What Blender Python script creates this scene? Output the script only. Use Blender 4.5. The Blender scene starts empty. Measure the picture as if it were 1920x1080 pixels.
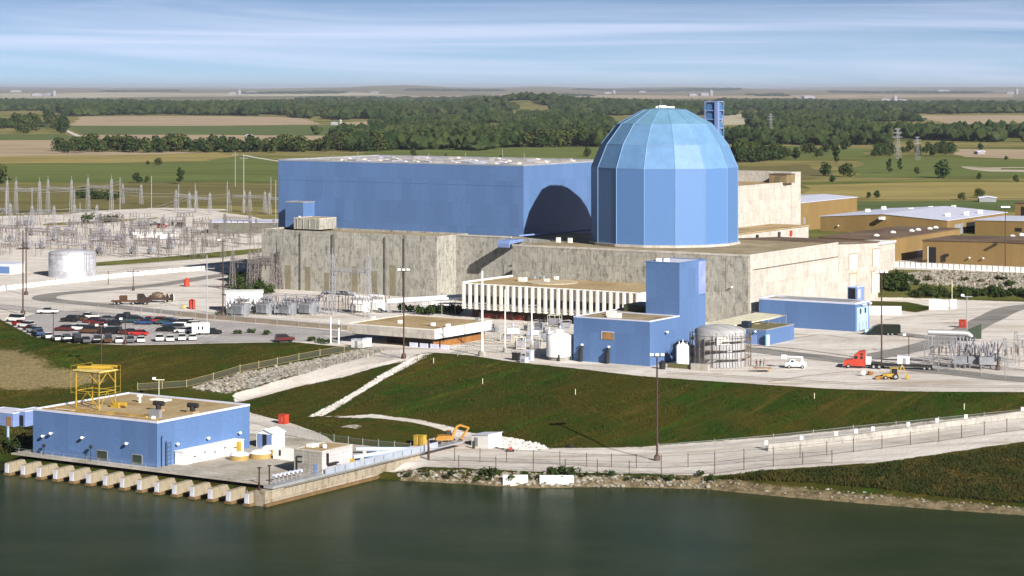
import bpy, math, random
import numpy as np
from mathutils import Vector, Matrix, noise as mnoise
from mathutils.geometry import delaunay_2d_cdt

random.seed(7); RNG = np.random.default_rng(7)
scene = bpy.context.scene
COL = scene.collection
# ------------------------------------------------------------------ frame
# metres; the camera stands above the world origin and looks along +Y (depth), X is to the right.
FOC, HCAM, HORY = 4160.0, 66.0, 165.0            # focal length in photo pixels, eye height, row of the eye level
GA = math.atan2(2640, 4160); GC, GS = math.cos(GA), math.sin(GA)   # heading of the plant's building grid
def at(px, py, z=0.0):                            # plan position of a point seen at (px,py) that stands at height z
    Y = FOC * (HCAM - z) / (py - HORY); return ((px - 960) * Y / FOC, Y)
def W(w, u): return (w * GC + u * GS, -w * GS + u * GC)            # grid (w along the fronts, u away) -> world
def L(px, py, z=0.0):
    X, Y = at(px, py, z); return (X * GC - Y * GS, X * GS + Y * GC)
def uat(px, w): k = (px - 960) / FOC; return (-k * w * GS - w * GC) / (GS - k * GC)
def wat(px, u): k = (px - 960) / FOC; return (k * u * GC - u * GS) / (GC + k * GS)
def ZY(py, w, u): return HCAM - (py - HORY) * W(w, u)[1] / FOC

# ------------------------------------------------------------------ objects
def tag(o, label=None, cat=None, group=None, kind=None):
    if label: o['label'] = label
    if cat: o['category'] = cat
    if group: o['group'] = group
    if kind: o['kind'] = kind
    return o
def thing(name, label, cat, loc=(0, 0, 0), rz=0.0, group=None):
    o = bpy.data.objects.new(name, None); COL.objects.link(o); o.empty_display_size = .5
    o.location = loc; o.rotation_euler = (0, 0, rz)
    return tag(o, label, cat, group)
def gthing(name, label, cat, w, u, z=0.0, group=None):              # a thing standing square to the building grid
    X, Y = W(w, u); t = thing(name, label, cat, (X, Y, z), -GA, group); t['_o'] = (w, u, z); return t
def dup(root, loc, rz=None, label=None, group=None, s=None, name=None):
    r = root.copy(); COL.objects.link(r); r.location = loc
    if rz is not None: r.rotation_euler = (0, 0, rz)
    if s is not None: r.scale = (s, s, s) if not isinstance(s, tuple) else s
    if label: r['label'] = label
    if group: r['group'] = group
    for ch in list(root.children):
        c = ch.copy(); COL.objects.link(c); c.parent = r
        for g in ch.children:
            d = g.copy(); COL.objects.link(d); d.parent = c
    return r

class MB:
    """collects simple solids, then links them as ONE mesh object"""
    def __init__(s, o=(0, 0, 0)): s.v = []; s.f = []; s.o = o; s.sm = []
    def add(s, vs, fs, smooth=False):
        b = len(s.v); s.v += [tuple(map(float, p)) for p in vs]
        for f in fs: s.f.append([b + i for i in f]); s.sm.append(smooth)
        return s
    def box(s, x0, x1, y0, y1, z0, z1):
        return s.prism([(x0, y0), (x1, y0), (x1, y1), (x0, y1)], z0, z1)
    def prism(s, poly, z0, z1):
        n = len(poly); z0l = z0 if isinstance(z0, (list, tuple)) else [z0] * n; z1l = z1 if isinstance(z1, (list, tuple)) else [z1] * n
        vs = [(p[0], p[1], z) for p, z in zip(poly, z0l)] + [(p[0], p[1], z) for p, z in zip(poly, z1l)]
        return s.add(vs, [list(range(n))[::-1], list(range(n, 2 * n))] + [[i, (i + 1) % n, n + (i + 1) % n, n + i] for i in range(n)])
    def extr(s, prof, axis, a0, a1):       # profile [(p,q)] in the plane across the axis, extruded along it; axis 'x': (y,z), 'y': (x,z)
        n = len(prof); m = (lambda a, p: (a, p[0], p[1])) if axis == 'x' else (lambda a, p: (p[0], a, p[1]))
        vs = [m(a0, p) for p in prof] + [m(a1, p) for p in prof]
        return s.add(vs, [list(range(n)), list(range(n, 2 * n))[::-1]] + [[i, n + i, n + (i + 1) % n, (i + 1) % n] for i in range(n)])
    def tube(s, p, q, r0, r1=None, n=8, smooth=True, cap=True):
        r1 = r0 if r1 is None else r1; p = Vector(p); q = Vector(q); d = (q - p).normalized()
        a = d.orthogonal().normalized(); b = d.cross(a); vs = []
        for c, r in ((p, r0), (q, r1)):
            for i in range(n):
                t = 2 * math.pi * i / n; vs.append(c + (a * math.cos(t) + b * math.sin(t)) * r)
        s.add(vs, [[i, (i + 1) % n, n + (i + 1) % n, n + i] for i in range(n)], smooth)
        if cap: s.add(vs[:n], [list(range(n))[::-1]]); s.add(vs[n:], [list(range(n))])
        return s
    def beam(s, p, q, t): return s.tube(p, q, t * .7, n=4, smooth=False)
    def lathe(s, prof, n=24, c=(0, 0), smooth=True, t0=0.0, close=True):
        vs = []; 
        for r, z in prof:
            for i in range(n):
                t = t0 + 2 * math.pi * i / n; vs.append((c[0] + r * math.sin(t), c[1] - r * math.cos(t), z))
        k = len(prof); fs = [[j * n + i, j * n + (i + 1) % n, (j + 1) * n + (i + 1) % n, (j + 1) * n + i] for j in range(k - 1) for i in range(n)]
        s.add(vs, fs, smooth)
        if close: s.add(vs[:n], [list(range(n))[::-1]]); s.add(vs[-n:], [list(range(n))])
        return s
    def ball(s, c, r, sz=1.0, n=10, m=6):
        prof = [(max(r * math.sin(math.pi * j / m), 1e-3), c[2] - r * sz * math.cos(math.pi * j / m)) for j in range(m + 1)]
        return s.lathe(prof, n, (c[0], c[1]), True, 0, False)
    def build(s, name, mt, parent=None, label=None, cat=None, group=None, kind=None, loc=None, rz=None):
        me = bpy.data.meshes.new(name)
        ox, oy, oz = parent.get('_o', s.o) if parent is not None and '_o' in parent else s.o
        me.from_pydata([(x - ox, y - oy, z - oz) for x, y, z in s.v], [], s.f)
        me.polygons.foreach_set('use_smooth', s.sm); me.update()
        for mm in (mt if isinstance(mt, (list, tuple)) else [mt]): me.materials.append(mm)
        o = bpy.data.objects.new(name, me); COL.objects.link(o)
        if parent is not None:
            o.parent = parent
            if '_o' in parent: o['_o'] = parent['_o']
        if loc is not None: o.location = loc
        if rz is not None: o.rotation_euler = (0, 0, rz)
        return tag(o, label, cat, group, kind)
def np_mesh(name, V, F, mt, kind=None, label=None, cat=None, smooth=False, parent=None, group=None):
    """V (n,3), F (m,k) numpy arrays -> one mesh object"""
    me = bpy.data.meshes.new(name); V = np.asarray(V, dtype=np.float32); F = np.asarray(F, dtype=np.int32); k = F.shape[1]
    me.vertices.add(len(V)); me.vertices.foreach_set('co', V.ravel())
    me.loops.add(F.size); me.loops.foreach_set('vertex_index', F.ravel())
    me.polygons.add(len(F)); me.polygons.foreach_set('loop_start', np.arange(0, F.size, k, dtype=np.int32))
    me.polygons.foreach_set('loop_total', np.full(len(F), k, dtype=np.int32))
    me.polygons.foreach_set('use_smooth', np.full(len(F), smooth)); me.update(calc_edges=True); me.validate()
    for mm in (mt if isinstance(mt, (list, tuple)) else [mt]): me.materials.append(mm)
    o = bpy.data.objects.new(name, me); COL.objects.link(o)
    if parent is not None: o.parent = parent
    return tag(o, label, cat, group, kind)

# ------------------------------------------------------------------ materials
class NT:
    def __init__(s, name):
        s.m = bpy.data.materials.new(name); s.m.use_nodes = True; s.t = s.m.node_tree; s.t.nodes.clear()
        s.out = s.t.nodes.new('ShaderNodeOutputMaterial'); s.b = s.t.nodes.new('ShaderNodeBsdfPrincipled')
        s.t.links.new(s.b.outputs[0], s.out.inputs[0])
    def n(s, typ, **kw):
        nd = s.t.nodes.new('ShaderNode' + typ)
        for k, v in kw.items():
            if k in nd.inputs: s.put(nd.inputs[k], v)
            else: setattr(nd, k, v)
        return nd
    def put(s, inp, v):
        if isinstance(v, bpy.types.NodeSocket): s.t.links.new(v, inp)
        elif isinstance(v, bpy.types.Node): s.t.links.new(v.outputs[0], inp)
        else:
            if isinstance(v, (tuple, list)) and len(v) == 3 and inp.type == 'RGBA': v = (*v, 1)
            inp.default_value = v
    def set(s, **kw):
        for k, v in kw.items(): s.put(s.b.inputs[k.replace('_', ' ')], v)
        return s
    def math(s, op, a, b=0.0, clamp=False):
        nd = s.n('Math', operation=op, use_clamp=clamp); s.put(nd.inputs[0], a); s.put(nd.inputs[1], b); return nd.outputs[0]
    def mix(s, f, a, b, mode='MIX'):
        nd = s.n('Mix', data_type='RGBA', blend_type=mode); s.put(nd.inputs[0], f); s.put(nd.inputs[6], a); s.put(nd.inputs[7], b); return nd.outputs[2]
    def ramp(s, f, stops):
        nd = s.n('ValToRGB'); s.put(nd.inputs[0], f); e = nd.color_ramp.elements
        while len(e) < len(stops): e.new(.5)
        for el, (p, c) in zip(e, stops): el.position = p; el.color = (*c, 1) if len(c) == 3 else c
        return nd.outputs[0]
    def fac(s, f, a, b):      # smooth step from a to b
        nd = s.n('MapRange', interpolation_type='SMOOTHSTEP'); s.put(nd.inputs[0], f); nd.inputs[1].default_value = a; nd.inputs[2].default_value = b
        return nd.outputs[0]
    def pos(s, kind='Object'):
        if kind == 'World': return s.n('NewGeometry').outputs['Position']
        return s.n('TexCoord').outputs[kind]
    def noise(s, vec, scale, detail=4, rough=.6, dist=0.0):
        return s.n('TexNoise', Vector=vec, Scale=scale, Detail=detail, Roughness=rough, Distortion=dist).outputs[0]
    def scaled(s, vec, sc):
        nd = s.n('VectorMath', operation='MULTIPLY'); s.put(nd.inputs[0], vec); nd.inputs[1].default_value = sc; return nd.outputs[0]
    def bump(s, h, strength=.3, dist=.1):
        s.set(Normal=s.n('Bump', Strength=strength, Distance=dist, Height=h).outputs[0]); return s
def along(M):   # (along the wall, height, 0) for walls square to the object's axes
    sp = M.n('SeparateXYZ', Vector=M.pos()); return M.n('CombineXYZ', X=M.math('ADD', sp.outputs[0], sp.outputs[1]), Y=sp.outputs[2]).outputs[0]
def k(c, f): return tuple(min(1, x * f) for x in c)
MATS = {}
def paint(name, col, rough=.55, metal=0.0, var=.18, scale=.35, dirt=None, spec=.4, grain=0.0):
    """painted / plain surface with soft wear"""
    if name in MATS: return MATS[name]
    M = NT(name); p = M.pos(); a = M.noise(p, scale, 5, .65); c = M.mix(M.fac(a, .3, .75), k(col, 1 - var), k(col, 1 + var * .6))
    st = M.noise(M.scaled(p, (2.2, 2.2, .12)), 1.1, 5, .7)
    c = M.mix(M.math('MULTIPLY', M.fac(st, .52, .8), .55), c, dirt or k(col, .55))
    if grain: c = M.mix(M.math('MULTIPLY', M.noise(p, 9, 3, .7), grain), c, k(col, .45))
    M.set(Base_Color=c, Roughness=rough, Metallic=metal); M.b.inputs['Specular IOR Level'].default_value = spec
    MATS[name] = M.m; return M.m
def siding(name, col, rib=.6, dirt=.35, horiz=0.0):
    """ribbed metal cladding: panel to panel tone, ribs in the bump, rain streaks"""
    M = NT(name); al = along(M); sp = M.n('SeparateXYZ', Vector=al)
    bands = M.n('TexBrick', Vector=al, Scale=1.0, Color1=k(col, .88), Color2=k(col, 1.08), Mortar=k(col, .66), **{'Mortar Size': .03, 'Brick Width': rib * 6, 'Row Height': 7.3, 'Bias': 0.0}); bands.offset = 0.5
    fine = M.noise(M.scaled(al, (.5, 2.2, 1)), 1.6, 6, .75); c = M.mix(M.math('MULTIPLY', M.fac(fine, .38, .68), .5), bands.outputs[0], k(col, .6))
    st = M.noise(M.scaled(al, (1.5, .05, 1)), 1.0, 6, .7); c = M.mix(M.math('MULTIPLY', M.fac(st, .5, .8), dirt), c, k(col, .62))
    big = M.noise(M.pos(), .06, 3, .5); c = M.mix(M.math('MULTIPLY', big, .35), c, k(col, 1.18))
    M.set(Base_Color=c, Roughness=.5); M.b.inputs['Specular IOR Level'].default_value = .35
    wv = M.n('TexWave', Vector=M.n('CombineXYZ', X=sp.outputs[0]).outputs[0], Scale=math.pi / rib / 3.14, wave_profile='SIN')
    M.bump(M.math('ADD', wv.outputs[0], M.math('MULTIPLY', fine, .5)), .35, .06); return M.m
def concrete(name, col, stain=.6, pw=3.2, ph=3.0, streak=(.10, .09, .07)):
    """cast concrete: form-panel joints, patchy pours, dark water streaks"""
    M = NT(name); al = along(M)
    br = M.n('TexBrick', Vector=al, Scale=1.0, Color1=k(col, .86), Color2=k(col, 1.07), Mortar=k(col, .45), **{'Mortar Size': .03, 'Brick Width': pw, 'Row Height': ph, 'Mortar Smooth': .4}); br.offset = .0
    c = br.outputs[0]
    pt = M.noise(M.scaled(al, (.35, .22, 1)), 1.0, 5, .7); c = M.mix(M.math('MULTIPLY', M.fac(pt, .35, .7), .5), c, k(col, .68))
    st = M.noise(M.scaled(al, (.75, .34, 1)), 1.0, 8, .76, .8); c = M.mix(M.math('MULTIPLY', M.fac(st, .46, .68), stain), c, streak)
    st2 = M.noise(M.scaled(al, (3.5, .16, 1)), 1.0, 5, .7); c = M.mix(M.math('MULTIPLY', M.fac(st2, .5, .68), stain * .8), c, k(streak, 1.5))
    fn = M.noise(al, 2.6, 6, .75); c = M.mix(M.math('MULTIPLY', M.fac(fn, .4, .75), .4), c, k(col, .5))
    M.set(Base_Color=c, Roughness=.9).bump(M.math('ADD', fn, M.math('MULTIPLY', br.outputs[1], -.6)), .5, .08); M.b.inputs['Specular IOR Level'].default_value = .2
    return M.m
def patchy(name, cols, scale=.15, fine=1.5, rough=.95, bump=.3, stretch=(1, 1, 1), kind='World'):
    """ground-like surfaces: three tones in patches with a finer grain"""
    M = NT(name); p = M.scaled(M.pos(kind), stretch)
    a = M.noise(p, scale, 6, .62, .4); c = M.ramp(a, [(.3, cols[0]), (.5, cols[1]), (.7, cols[2])])
    f = M.noise(p, fine, 6, .75); c = M.mix(M.math('MULTIPLY', M.fac(f, .35, .75), .45), c, k(cols[0], .6))
    M.set(Base_Color=c, Roughness=rough).bump(f, bump, .15); M.b.inputs['Specular IOR Level'].default_value = .15
    return M.m
def foliage(name, cols, scale=.6, kind='World', trans=.25):
    M = NT(name); p = M.pos(kind); a = M.noise(p, scale, 4, .7); c = M.ramp(a, [(.3, cols[0]), (.52, cols[1]), (.72, cols[2])])
    inf = M.n('ObjectInfo'); c = M.mix(M.math('MULTIPLY', inf.outputs['Random'], .45), c, cols[0])
    M.set(Base_Color=c, Roughness=.85); M.b.inputs['Specular IOR Level'].default_value = .15
    return M.m
# ------------------------------------------------------------------ camera, light, sky
cam = bpy.data.objects.new('camera', bpy.data.cameras.new('camera')); COL.objects.link(cam); scene.camera = cam
cam.location = (0, 0, HCAM); cam.rotation_euler = (math.radians(90), 0, 0)
cam.data.sensor_width = 36; cam.data.lens = 36 * FOC / 1920; cam.data.shift_y = -(540 - HORY) / 1920
cam.data.clip_start = 1; cam.data.clip_end = 300000
AS, CSN = .50, .56
SUNV = Vector((AS * -GS + GC, AS * -GC - GS, CSN)).normalized()
sun = bpy.data.objects.new('sun', bpy.data.lights.new('sun', 'SUN')); COL.objects.link(sun)
sun.data.energy = 5.0; sun.data.angle = math.radians(.53); sun.data.color = (1, .95, .87)
sun.rotation_euler = SUNV.to_track_quat('Z', 'Y').to_euler(); sun.location = (150, -100, 200)
wd = bpy.data.worlds.new('World'); scene.world = wd; wd.use_nodes = True; nt = wd.node_tree; nt.nodes.clear()
def wn(t, **kw):
    n = nt.nodes.new('ShaderNode' + t)
    for q, v in kw.items(): setattr(n, q, v)
    return n
def wl(a, b): nt.links.new(a, b)
wo = wn('OutputWorld'); bg = wn('Background'); sky = wn('TexSky', sky_type='NISHITA', sun_disc=False)
sky.sun_elevation = math.asin(SUNV.z); sky.sun_rotation = math.atan2(SUNV.x, SUNV.y); sky.air_density = 1.0; sky.dust_density = .3; sky.ozone_density = 2.0
tc = wn('TexCoord'); sp = wn('SeparateXYZ'); wl(tc.outputs['Generated'], sp.inputs[0])
lift = wn('MapRange', interpolation_type='SMOOTHSTEP'); wl(sp.outputs[2], lift.inputs[0]); lift.inputs[1].default_value = -.004; lift.inputs[2].default_value = .085; lift.inputs[3].default_value = .14; lift.inputs[4].default_value = .42
ad = wn('Math', operation='ADD'); wl(sp.outputs[2], ad.inputs[0]); wl(lift.outputs[0], ad.inputs[1])
cb = wn('CombineXYZ'); wl(sp.outputs[0], cb.inputs[0]); wl(sp.outputs[1], cb.inputs[1]); wl(ad.outputs[0], cb.inputs[2])
nm = wn('VectorMath', operation='NORMALIZE'); wl(cb.outputs[0], nm.inputs[0]); wl(nm.outputs[0], sky.inputs[0])
# thin streaks of cirrus, nearly level, in the direction of view from the ground (azimuth, elevation)
dv = wn('Math', operation='DIVIDE'); wl(sp.outputs[0], dv.inputs[0]); wl(sp.outputs[1], dv.inputs[1])
cx = wn('Math', operation='MULTIPLY'); wl(dv.outputs[0], cx.inputs[0]); cx.inputs[1].default_value = 3.4
tl = wn('Math', operation='MULTIPLY_ADD'); wl(dv.outputs[0], tl.inputs[0]); tl.inputs[1].default_value = .012; wl(sp.outputs[2], tl.inputs[2])
cz = wn('Math', operation='MULTIPLY'); wl(tl.outputs[0], cz.inputs[0]); cz.inputs[1].default_value = 78
cv = wn('CombineXYZ'); wl(cx.outputs[0], cv.inputs[0]); wl(cz.outputs[0], cv.inputs[1]); cv.inputs[2].default_value = 3.7
cn = wn('TexNoise'); wl(cv.outputs[0], cn.inputs[0]); cn.inputs['Scale'].default_value = .8; cn.inputs['Detail'].default_value = 7; cn.inputs['Roughness'].default_value = .52; cn.inputs['Distortion'].default_value = .9
cr = wn('MapRange', interpolation_type='SMOOTHSTEP'); wl(cn.outputs[0], cr.inputs[0]); cr.inputs[1].default_value = .36; cr.inputs[2].default_value = .84; cr.inputs[4].default_value = .72
up = wn('MapRange'); wl(sp.outputs[2], up.inputs[0]); up.inputs[1].default_value = .12; up.inputs[2].default_value = .35; up.inputs[3].default_value = 1; up.inputs[4].default_value = .15
cm = wn('Math', operation='MULTIPLY'); wl(cr.outputs[0], cm.inputs[0]); wl(up.outputs[0], cm.inputs[1])
mx = wn('Mix', data_type='RGBA'); wl(cm.outputs[0], mx.inputs[0]); wl(sky.outputs[0], mx.inputs[6]); mx.inputs[7].default_value = (7.6, 7.9, 9.9, 1)
bo = wn('MapRange', interpolation_type='SMOOTHSTEP'); wl(sp.outputs[2], bo.inputs[0]); bo.inputs[1].default_value = .04; bo.inputs[2].default_value = .14; bo.inputs[3].default_value = 1.45; bo.inputs[4].default_value = .5  # brightens the low sky, dims it higher up to cut fill light
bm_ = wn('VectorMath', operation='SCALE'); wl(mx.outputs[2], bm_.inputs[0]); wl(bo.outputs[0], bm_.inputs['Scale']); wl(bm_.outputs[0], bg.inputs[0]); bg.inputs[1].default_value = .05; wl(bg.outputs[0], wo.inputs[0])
scene.view_settings.view_transform = 'Standard'; scene.view_settings.look = 'None'; scene.view_settings.exposure = .78; scene.view_settings.gamma = 1
scene.cycles.max_bounces = 6; scene.cycles.volume_bounces = 0; scene.cycles.transparent_max_bounces = 12
scene.cycles.use_denoising = True

# ------------------------------------------------------------------ terrain
TL = []   # break lines as (px, py, z)
def sub(pl, step=25):
    out = []
    for a, b in zip(pl[:-1], pl[1:]):
        n = max(1, int(max(abs(a[0] - b[0]), abs(a[1] - b[1])) / step))
        out += [tuple(a[i] + (b[i] - a[i]) * j / n for i in range(3)) for j in range(n)]
    return out + [pl[-1]]
WZ = -11.5
SHORE = [(2500, 1020), (1920, 967), (1750, 955), (1600, 943), (1450, 930), (1320, 917), (1130, 913), (1000, 916), (860, 907), (750, 901)]
CREST = [(-500, 560), (-150, 588), (0, 600), (60, 632), (130, 645), (250, 649), (390, 646), (550, 643), (640, 652), (700, 653), (770, 667), (800, 662), (880, 668), (960, 680), (1075, 692), (1200, 707), (1400, 721), (1560, 731), (1720, 736), (1920, 737), (2500, 742)]
BASE = [(760, 838, -9.5), (870, 818, -9.3), (930, 827, -9.5), (1000, 840, -9.5), (1200, 838, -9.2), (1440, 820, -7.7), (1600, 805, -5.9), (1920, 772, -2.2), (2500, 722, 1)]
PLOW = [(760, 880, -9.8), (1000, 885, -9.8), (1200, 890, -9.8), (1340, 893, -9.6), (1440, 882, -8.2), (1650, 868, -6.6), (1920, 828, -4.4), (2500, 775, -2)]
LBASE = [(-500, 800, -8.5), (0, 792, -8.5), (100, 770, -7.5), (240, 745, -7), (350, 730, -5.5), (450, 701, -3.2), (560, 681, -1.8), (690, 654, -.1)]
RLOW = [(740, 673, -.4), (640, 706, -3.7), (560, 722, -5.2), (480, 742, -7.3), (440, 753, -8.2)]
BENCH = [(440, 765, -8.8), (470, 775, -9.1), (530, 790, -9.3), (600, 825, -9.5), (760, 838, -9.5)]
pts = []
for ln in ([(x, y, WZ) for x, y in SHORE], [(x, y, 0) for x, y in CREST], BASE, PLOW, LBASE, RLOW, BENCH,
           [(600, 779, -8.4), (700, 779, -7.9), (780, 790, -8.3), (860, 806, -8.9)], [(640, 806, -7.9), (720, 808, -8.0)],
           [(-500, 850, WZ), (-100, 857, WZ), (14, 863, WZ)], [(-500, 835, -9.3), (0, 838, -9.3), (60, 845, -9.2)]):
    pts += [(*at(x, y, z), z) for x, y, z in sub(ln)]
pts += [(*at(x, y, WZ), 0) for x, y in []]
for x, y, z in sub([(x, y, WZ) for x, y in SHORE]):
    X, Y = at(x, y, z); pts += [(X, Y - 9, -15.5), (X, Y - 60, -17)]
for w in np.linspace(-324, -262, 12):
    X, Y = W(w, 326.5); pts.append((X, Y, -9.6)); X, Y = W(w, 321.5); pts.append((X, Y, -15)); X, Y = W(w, 362); pts.append((X, Y, -9.6))
for u in np.linspace(327, 372, 8):
    X, Y = W(-261.5, u); pts.append((X, Y, -9.6))
    if u < 356: X, Y = W(-256, u); pts.append((X, Y, -15))
for w, u, z in ((-256, 362, -11.6), (-255, 368, -10), (-259, 376, -9.6), (-257, 373, -9.7)): X, Y = W(w, u); pts.append((X, Y, z))
for X in range(-800, 801, 50):
    for Y in (640, 690, 760, 840, 920, 1000): 
        if not (X > 60 and 690 <= Y <= 920): pts.append((X + 7 * ((Y // 10) % 3), Y, 0))
    if X < -130 or X > 160: pts.append((X, 300, -17))
TER = [(1640, 559, 0), (1760, 561, 0), (1920, 563, 0), (2500, 590, 0)]; TET = [(1600, 500, 7), (1655, 504, 7), (1920, 513, 7), (2500, 535, 7)]
pts += [(*at(x, y, z), z) for x, y, z in sub(TER)] + [(*at(x, y, z), z) for x, y, z in sub(TET)]
pts += [(104, 700, 0), (106, 740, 7), (104, 760, 7)]
for X in list(range(110, 600, 45)):
    for Y in (755, 810, 870, 920): pts.append((X, Y, 7))
pts += [(90, 700, 0), (85, 760, 4), (85, 860, 4)]
P2 = [Vector((p[0], p[1])) for p in pts]; PZ = np.array([p[2] for p in pts])
vo, _, fo, ov, _, _ = delaunay_2d_cdt(P2, [], [], 0, 1e-4)
vo = np.array([(v.x, v.y) for v in vo]); vz = np.array([np.mean([PZ[i] for i in o]) for o in ov])
def raster(xs, ys):
    Z = np.zeros((len(ys), len(xs)))
    for f in fo:
        a, b, c = (vo[i] for i in f[:3]); za, zb, zc = (vz[i] for i in f[:3])
        i0, i1 = np.searchsorted(xs, min(a[0], b[0], c[0])), np.searchsorted(xs, max(a[0], b[0], c[0]), 'right')
        j0, j1 = np.searchsorted(ys, min(a[1], b[1], c[1])), np.searchsorted(ys, max(a[1], b[1], c[1]), 'right')
        if i0 >= i1 or j0 >= j1: continue
        GX, GY = np.meshgrid(xs[i0:i1], ys[j0:j1]); d = (b[1] - c[1]) * (a[0] - c[0]) + (c[0] - b[0]) * (a[1] - c[1])
        if abs(d) < 1e-9: continue
        l1 = ((b[1] - c[1]) * (GX - c[0]) + (c[0] - b[0]) * (GY - c[1])) / d; l2 = ((c[1] - a[1]) * (GX - c[0]) + (a[0] - c[0]) * (GY - c[1])) / d
        l3 = 1 - l1 - l2; ok = (l1 > -1e-6) & (l2 > -1e-6) & (l3 > -1e-6)
        blk = Z[j0:j1, i0:i1]; blk[ok] = (l1 * za + l2 * zb + l3 * zc)[ok]
    return Z
# fine near grid, growing towards the horizon
def grow(a, b, s0, r):
    o = [a]; s = s0
    while (o[-1] < b): o.append(o[-1] + s); s *= r
    return np.array(o[1:])
XN, X0 = np.arange(-250, 250.01, 1.5), 250.0
xs = np.concatenate([-grow(250, 45000, 4, 1.14)[::-1], XN, grow(250, 45000, 4, 1.14)])
YN = np.arange(330, 860.01, 1.5)
ys = np.concatenate([np.array([-600, -200, 100, 250]), YN, grow(860, 95000, 2.5, 1.032)])
Z = raster(xs, ys); GX, GY = np.meshgrid(xs, ys)
Z[GY < 325] = -17
def smooth01(t): t = np.clip(t, 0, 1); return t * t * (3 - 2 * t)
def far_relief(X, Y):
    a = np.sin(X / 900 + 1.3) * np.cos(Y / 1300) + .6 * np.sin(X / 370 + Y / 610); z = 2.2 * a * smooth01((Y - 1500) / 1500)
    z += 32 * np.exp(-((X - 60) / 190) ** 2 - ((Y - 6400) / 420) ** 2) + 9 * np.exp(-((X - 330) / 260) ** 2 - ((Y - 6700) / 500) ** 2)
    far = smooth01((Y - 15000) / 25000); z += far * 52 * (1.1 + .5 * np.sin(X / 2100 + 2) + .35 * np.sin(X / 830 + Y / 9000) + .3 * np.sin(X / 390))
    return z
Z += far_relief(GX, GY)
def hz(X, Y):          # height of the ground
    i = min(max(int(np.searchsorted(xs, X)) - 1, 0), len(xs) - 2); j = min(max(int(np.searchsorted(ys, Y)) - 1, 0), len(ys) - 2)
    tx = (X - xs[i]) / (xs[i + 1] - xs[i]); ty = (Y - ys[j]) / (ys[j + 1] - ys[j])
    return (Z[j, i] * (1 - tx) + Z[j, i + 1] * tx) * (1 - ty) + (Z[j + 1, i] * (1 - tx) + Z[j + 1, i + 1] * tx) * ty
def hit(px, py):       # the ground point seen at a photo pixel
    kx, kz = (px - 960) / FOC, (py - HORY) / FOC; Y = 335.0; st = 1.0
    while Y < 90000:
        if HCAM - kz * Y < hz(kx * Y, Y): break
        st = max(1.0, Y * .002); Y += st
    lo, hi = Y - st, Y
    for _ in range(12):
        m = (lo + hi) / 2
        if HCAM - kz * m < hz(kx * m, m): hi = m
        else: lo = m
    return (kx * hi, hi, hz(kx * hi, hi))
def hxy(px, py): h = hit(px, py); return (h[0], h[1])
def sdf(poly, X, Y):   # signed distance, positive inside
    P = np.array(poly, float); Q = np.roll(P, -1, 0); d = np.full(X.shape, 1e9); ins = np.zeros(X.shape, bool)
    for (ax, ay), (bx, by) in zip(P, Q):
        ex, ey = bx - ax, by - ay; t = np.clip(((X - ax) * ex + (Y - ay) * ey) / (ex * ex + ey * ey + 1e-12), 0, 1)
        d = np.minimum(d, np.hypot(X - ax - t * ex, Y - ay - t * ey))
        c = ((ay > Y) != (by > Y)) & (X < (bx - ax) * (Y - ay) / (by - ay + 1e-12) + ax); ins ^= c
    return np.where(ins, d, -d)
near = (GY < 1500) & (np.abs(GX) < 700)
def mask(polys, cut=()):
    A = np.full(GX.shape, -60.0); nx, ny = GX[near], GY[near]; a = np.full(nx.shape, -60.0)
    for p in polys: a = np.maximum(a, sdf([hxy(*q) for q in p], nx, ny))
    for p in cut: a = np.minimum(a, -sdf([hxy(*q) for q in p], nx, ny))
    A[near] = a; return A
c2 = [(x, y - 2) for x, y in CREST]
GRAVEL = [c2 + [(2500, 590), (1920, 566), (1760, 560), (1640, 557), (1560, 470), (1200, 420), (520, 418), (420, 392), (250, 388), (120, 402), (0, 405), (-500, 410)],
          [(1640, 505), (1640, 470), (2500, 470), (2500, 532), (1920, 512)],
          [(440, 760), (470, 774), (520, 788), (560, 815), (640, 835), (760, 840), (800, 825), (850, 812), (900, 813), (960, 828), (1000, 841), (1200, 838), (1440, 820), (1600, 805), (1920, 772), (2500, 722), (2500, 775), (1920, 828), (1650, 867), (1440, 881), (1340, 892), (1200, 888), (1000, 884), (760, 880), (700, 890), (480, 850)],
          [(806, 660), (770, 671), (700, 712), (620, 760), (575, 782), (604, 780), (668, 742), (740, 700), (806, 668)],
          [(605, 781), (700, 777), (780, 786), (845, 800), (900, 815), (870, 818), (830, 806), (770, 791), (690, 783)],
          [(636, 801), (650, 797), (672, 797), (680, 801), (664, 804)],
          [(690, 652), (800, 660), (760, 676), (440, 755), (440, 735), (560, 704)]]
CUTG = [[(176, 492), (330, 480), (430, 470), (505, 464), (505, 472), (420, 482), (320, 490), (180, 499)],
        [(1632, 564), (1700, 566), (1748, 575), (1738, 582), (1715, 586), (1690, 582), (1632, 574)],
        [(80, 419), (140, 416), (230, 411), (300, 407), (300, 410), (140, 422), (80, 423)], [(390, 395), (520, 400), (520, 409), (470, 405)],
        [(850, 598), (910, 600), (905, 608), (860, 606)]]
SAND = [[(-60, 652), (30, 655), (75, 672), (100, 690), (180, 700), (200, 716), (130, 726), (60, 730), (-60, 728)]]
mG, mS = mask(GRAVEL, CUTG), mask(SAND)
mR = mask([[(350, 729), (450, 700), (560, 680), (690, 652), (725, 656), (690, 668), (560, 702), (430, 735)],
           [(1690, 512), (1780, 508), (1920, 514), (2500, 538), (2500, 560), (1920, 542), (1830, 540), (1760, 534), (1700, 530)],
           [(925, 818), (960, 822), (1010, 832), (1035, 842), (990, 846), (930, 842)]])
sh = [(x, y) for x, y in SHORE]
wx = [at(x, y, WZ) for x, y in SHORE]
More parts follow.
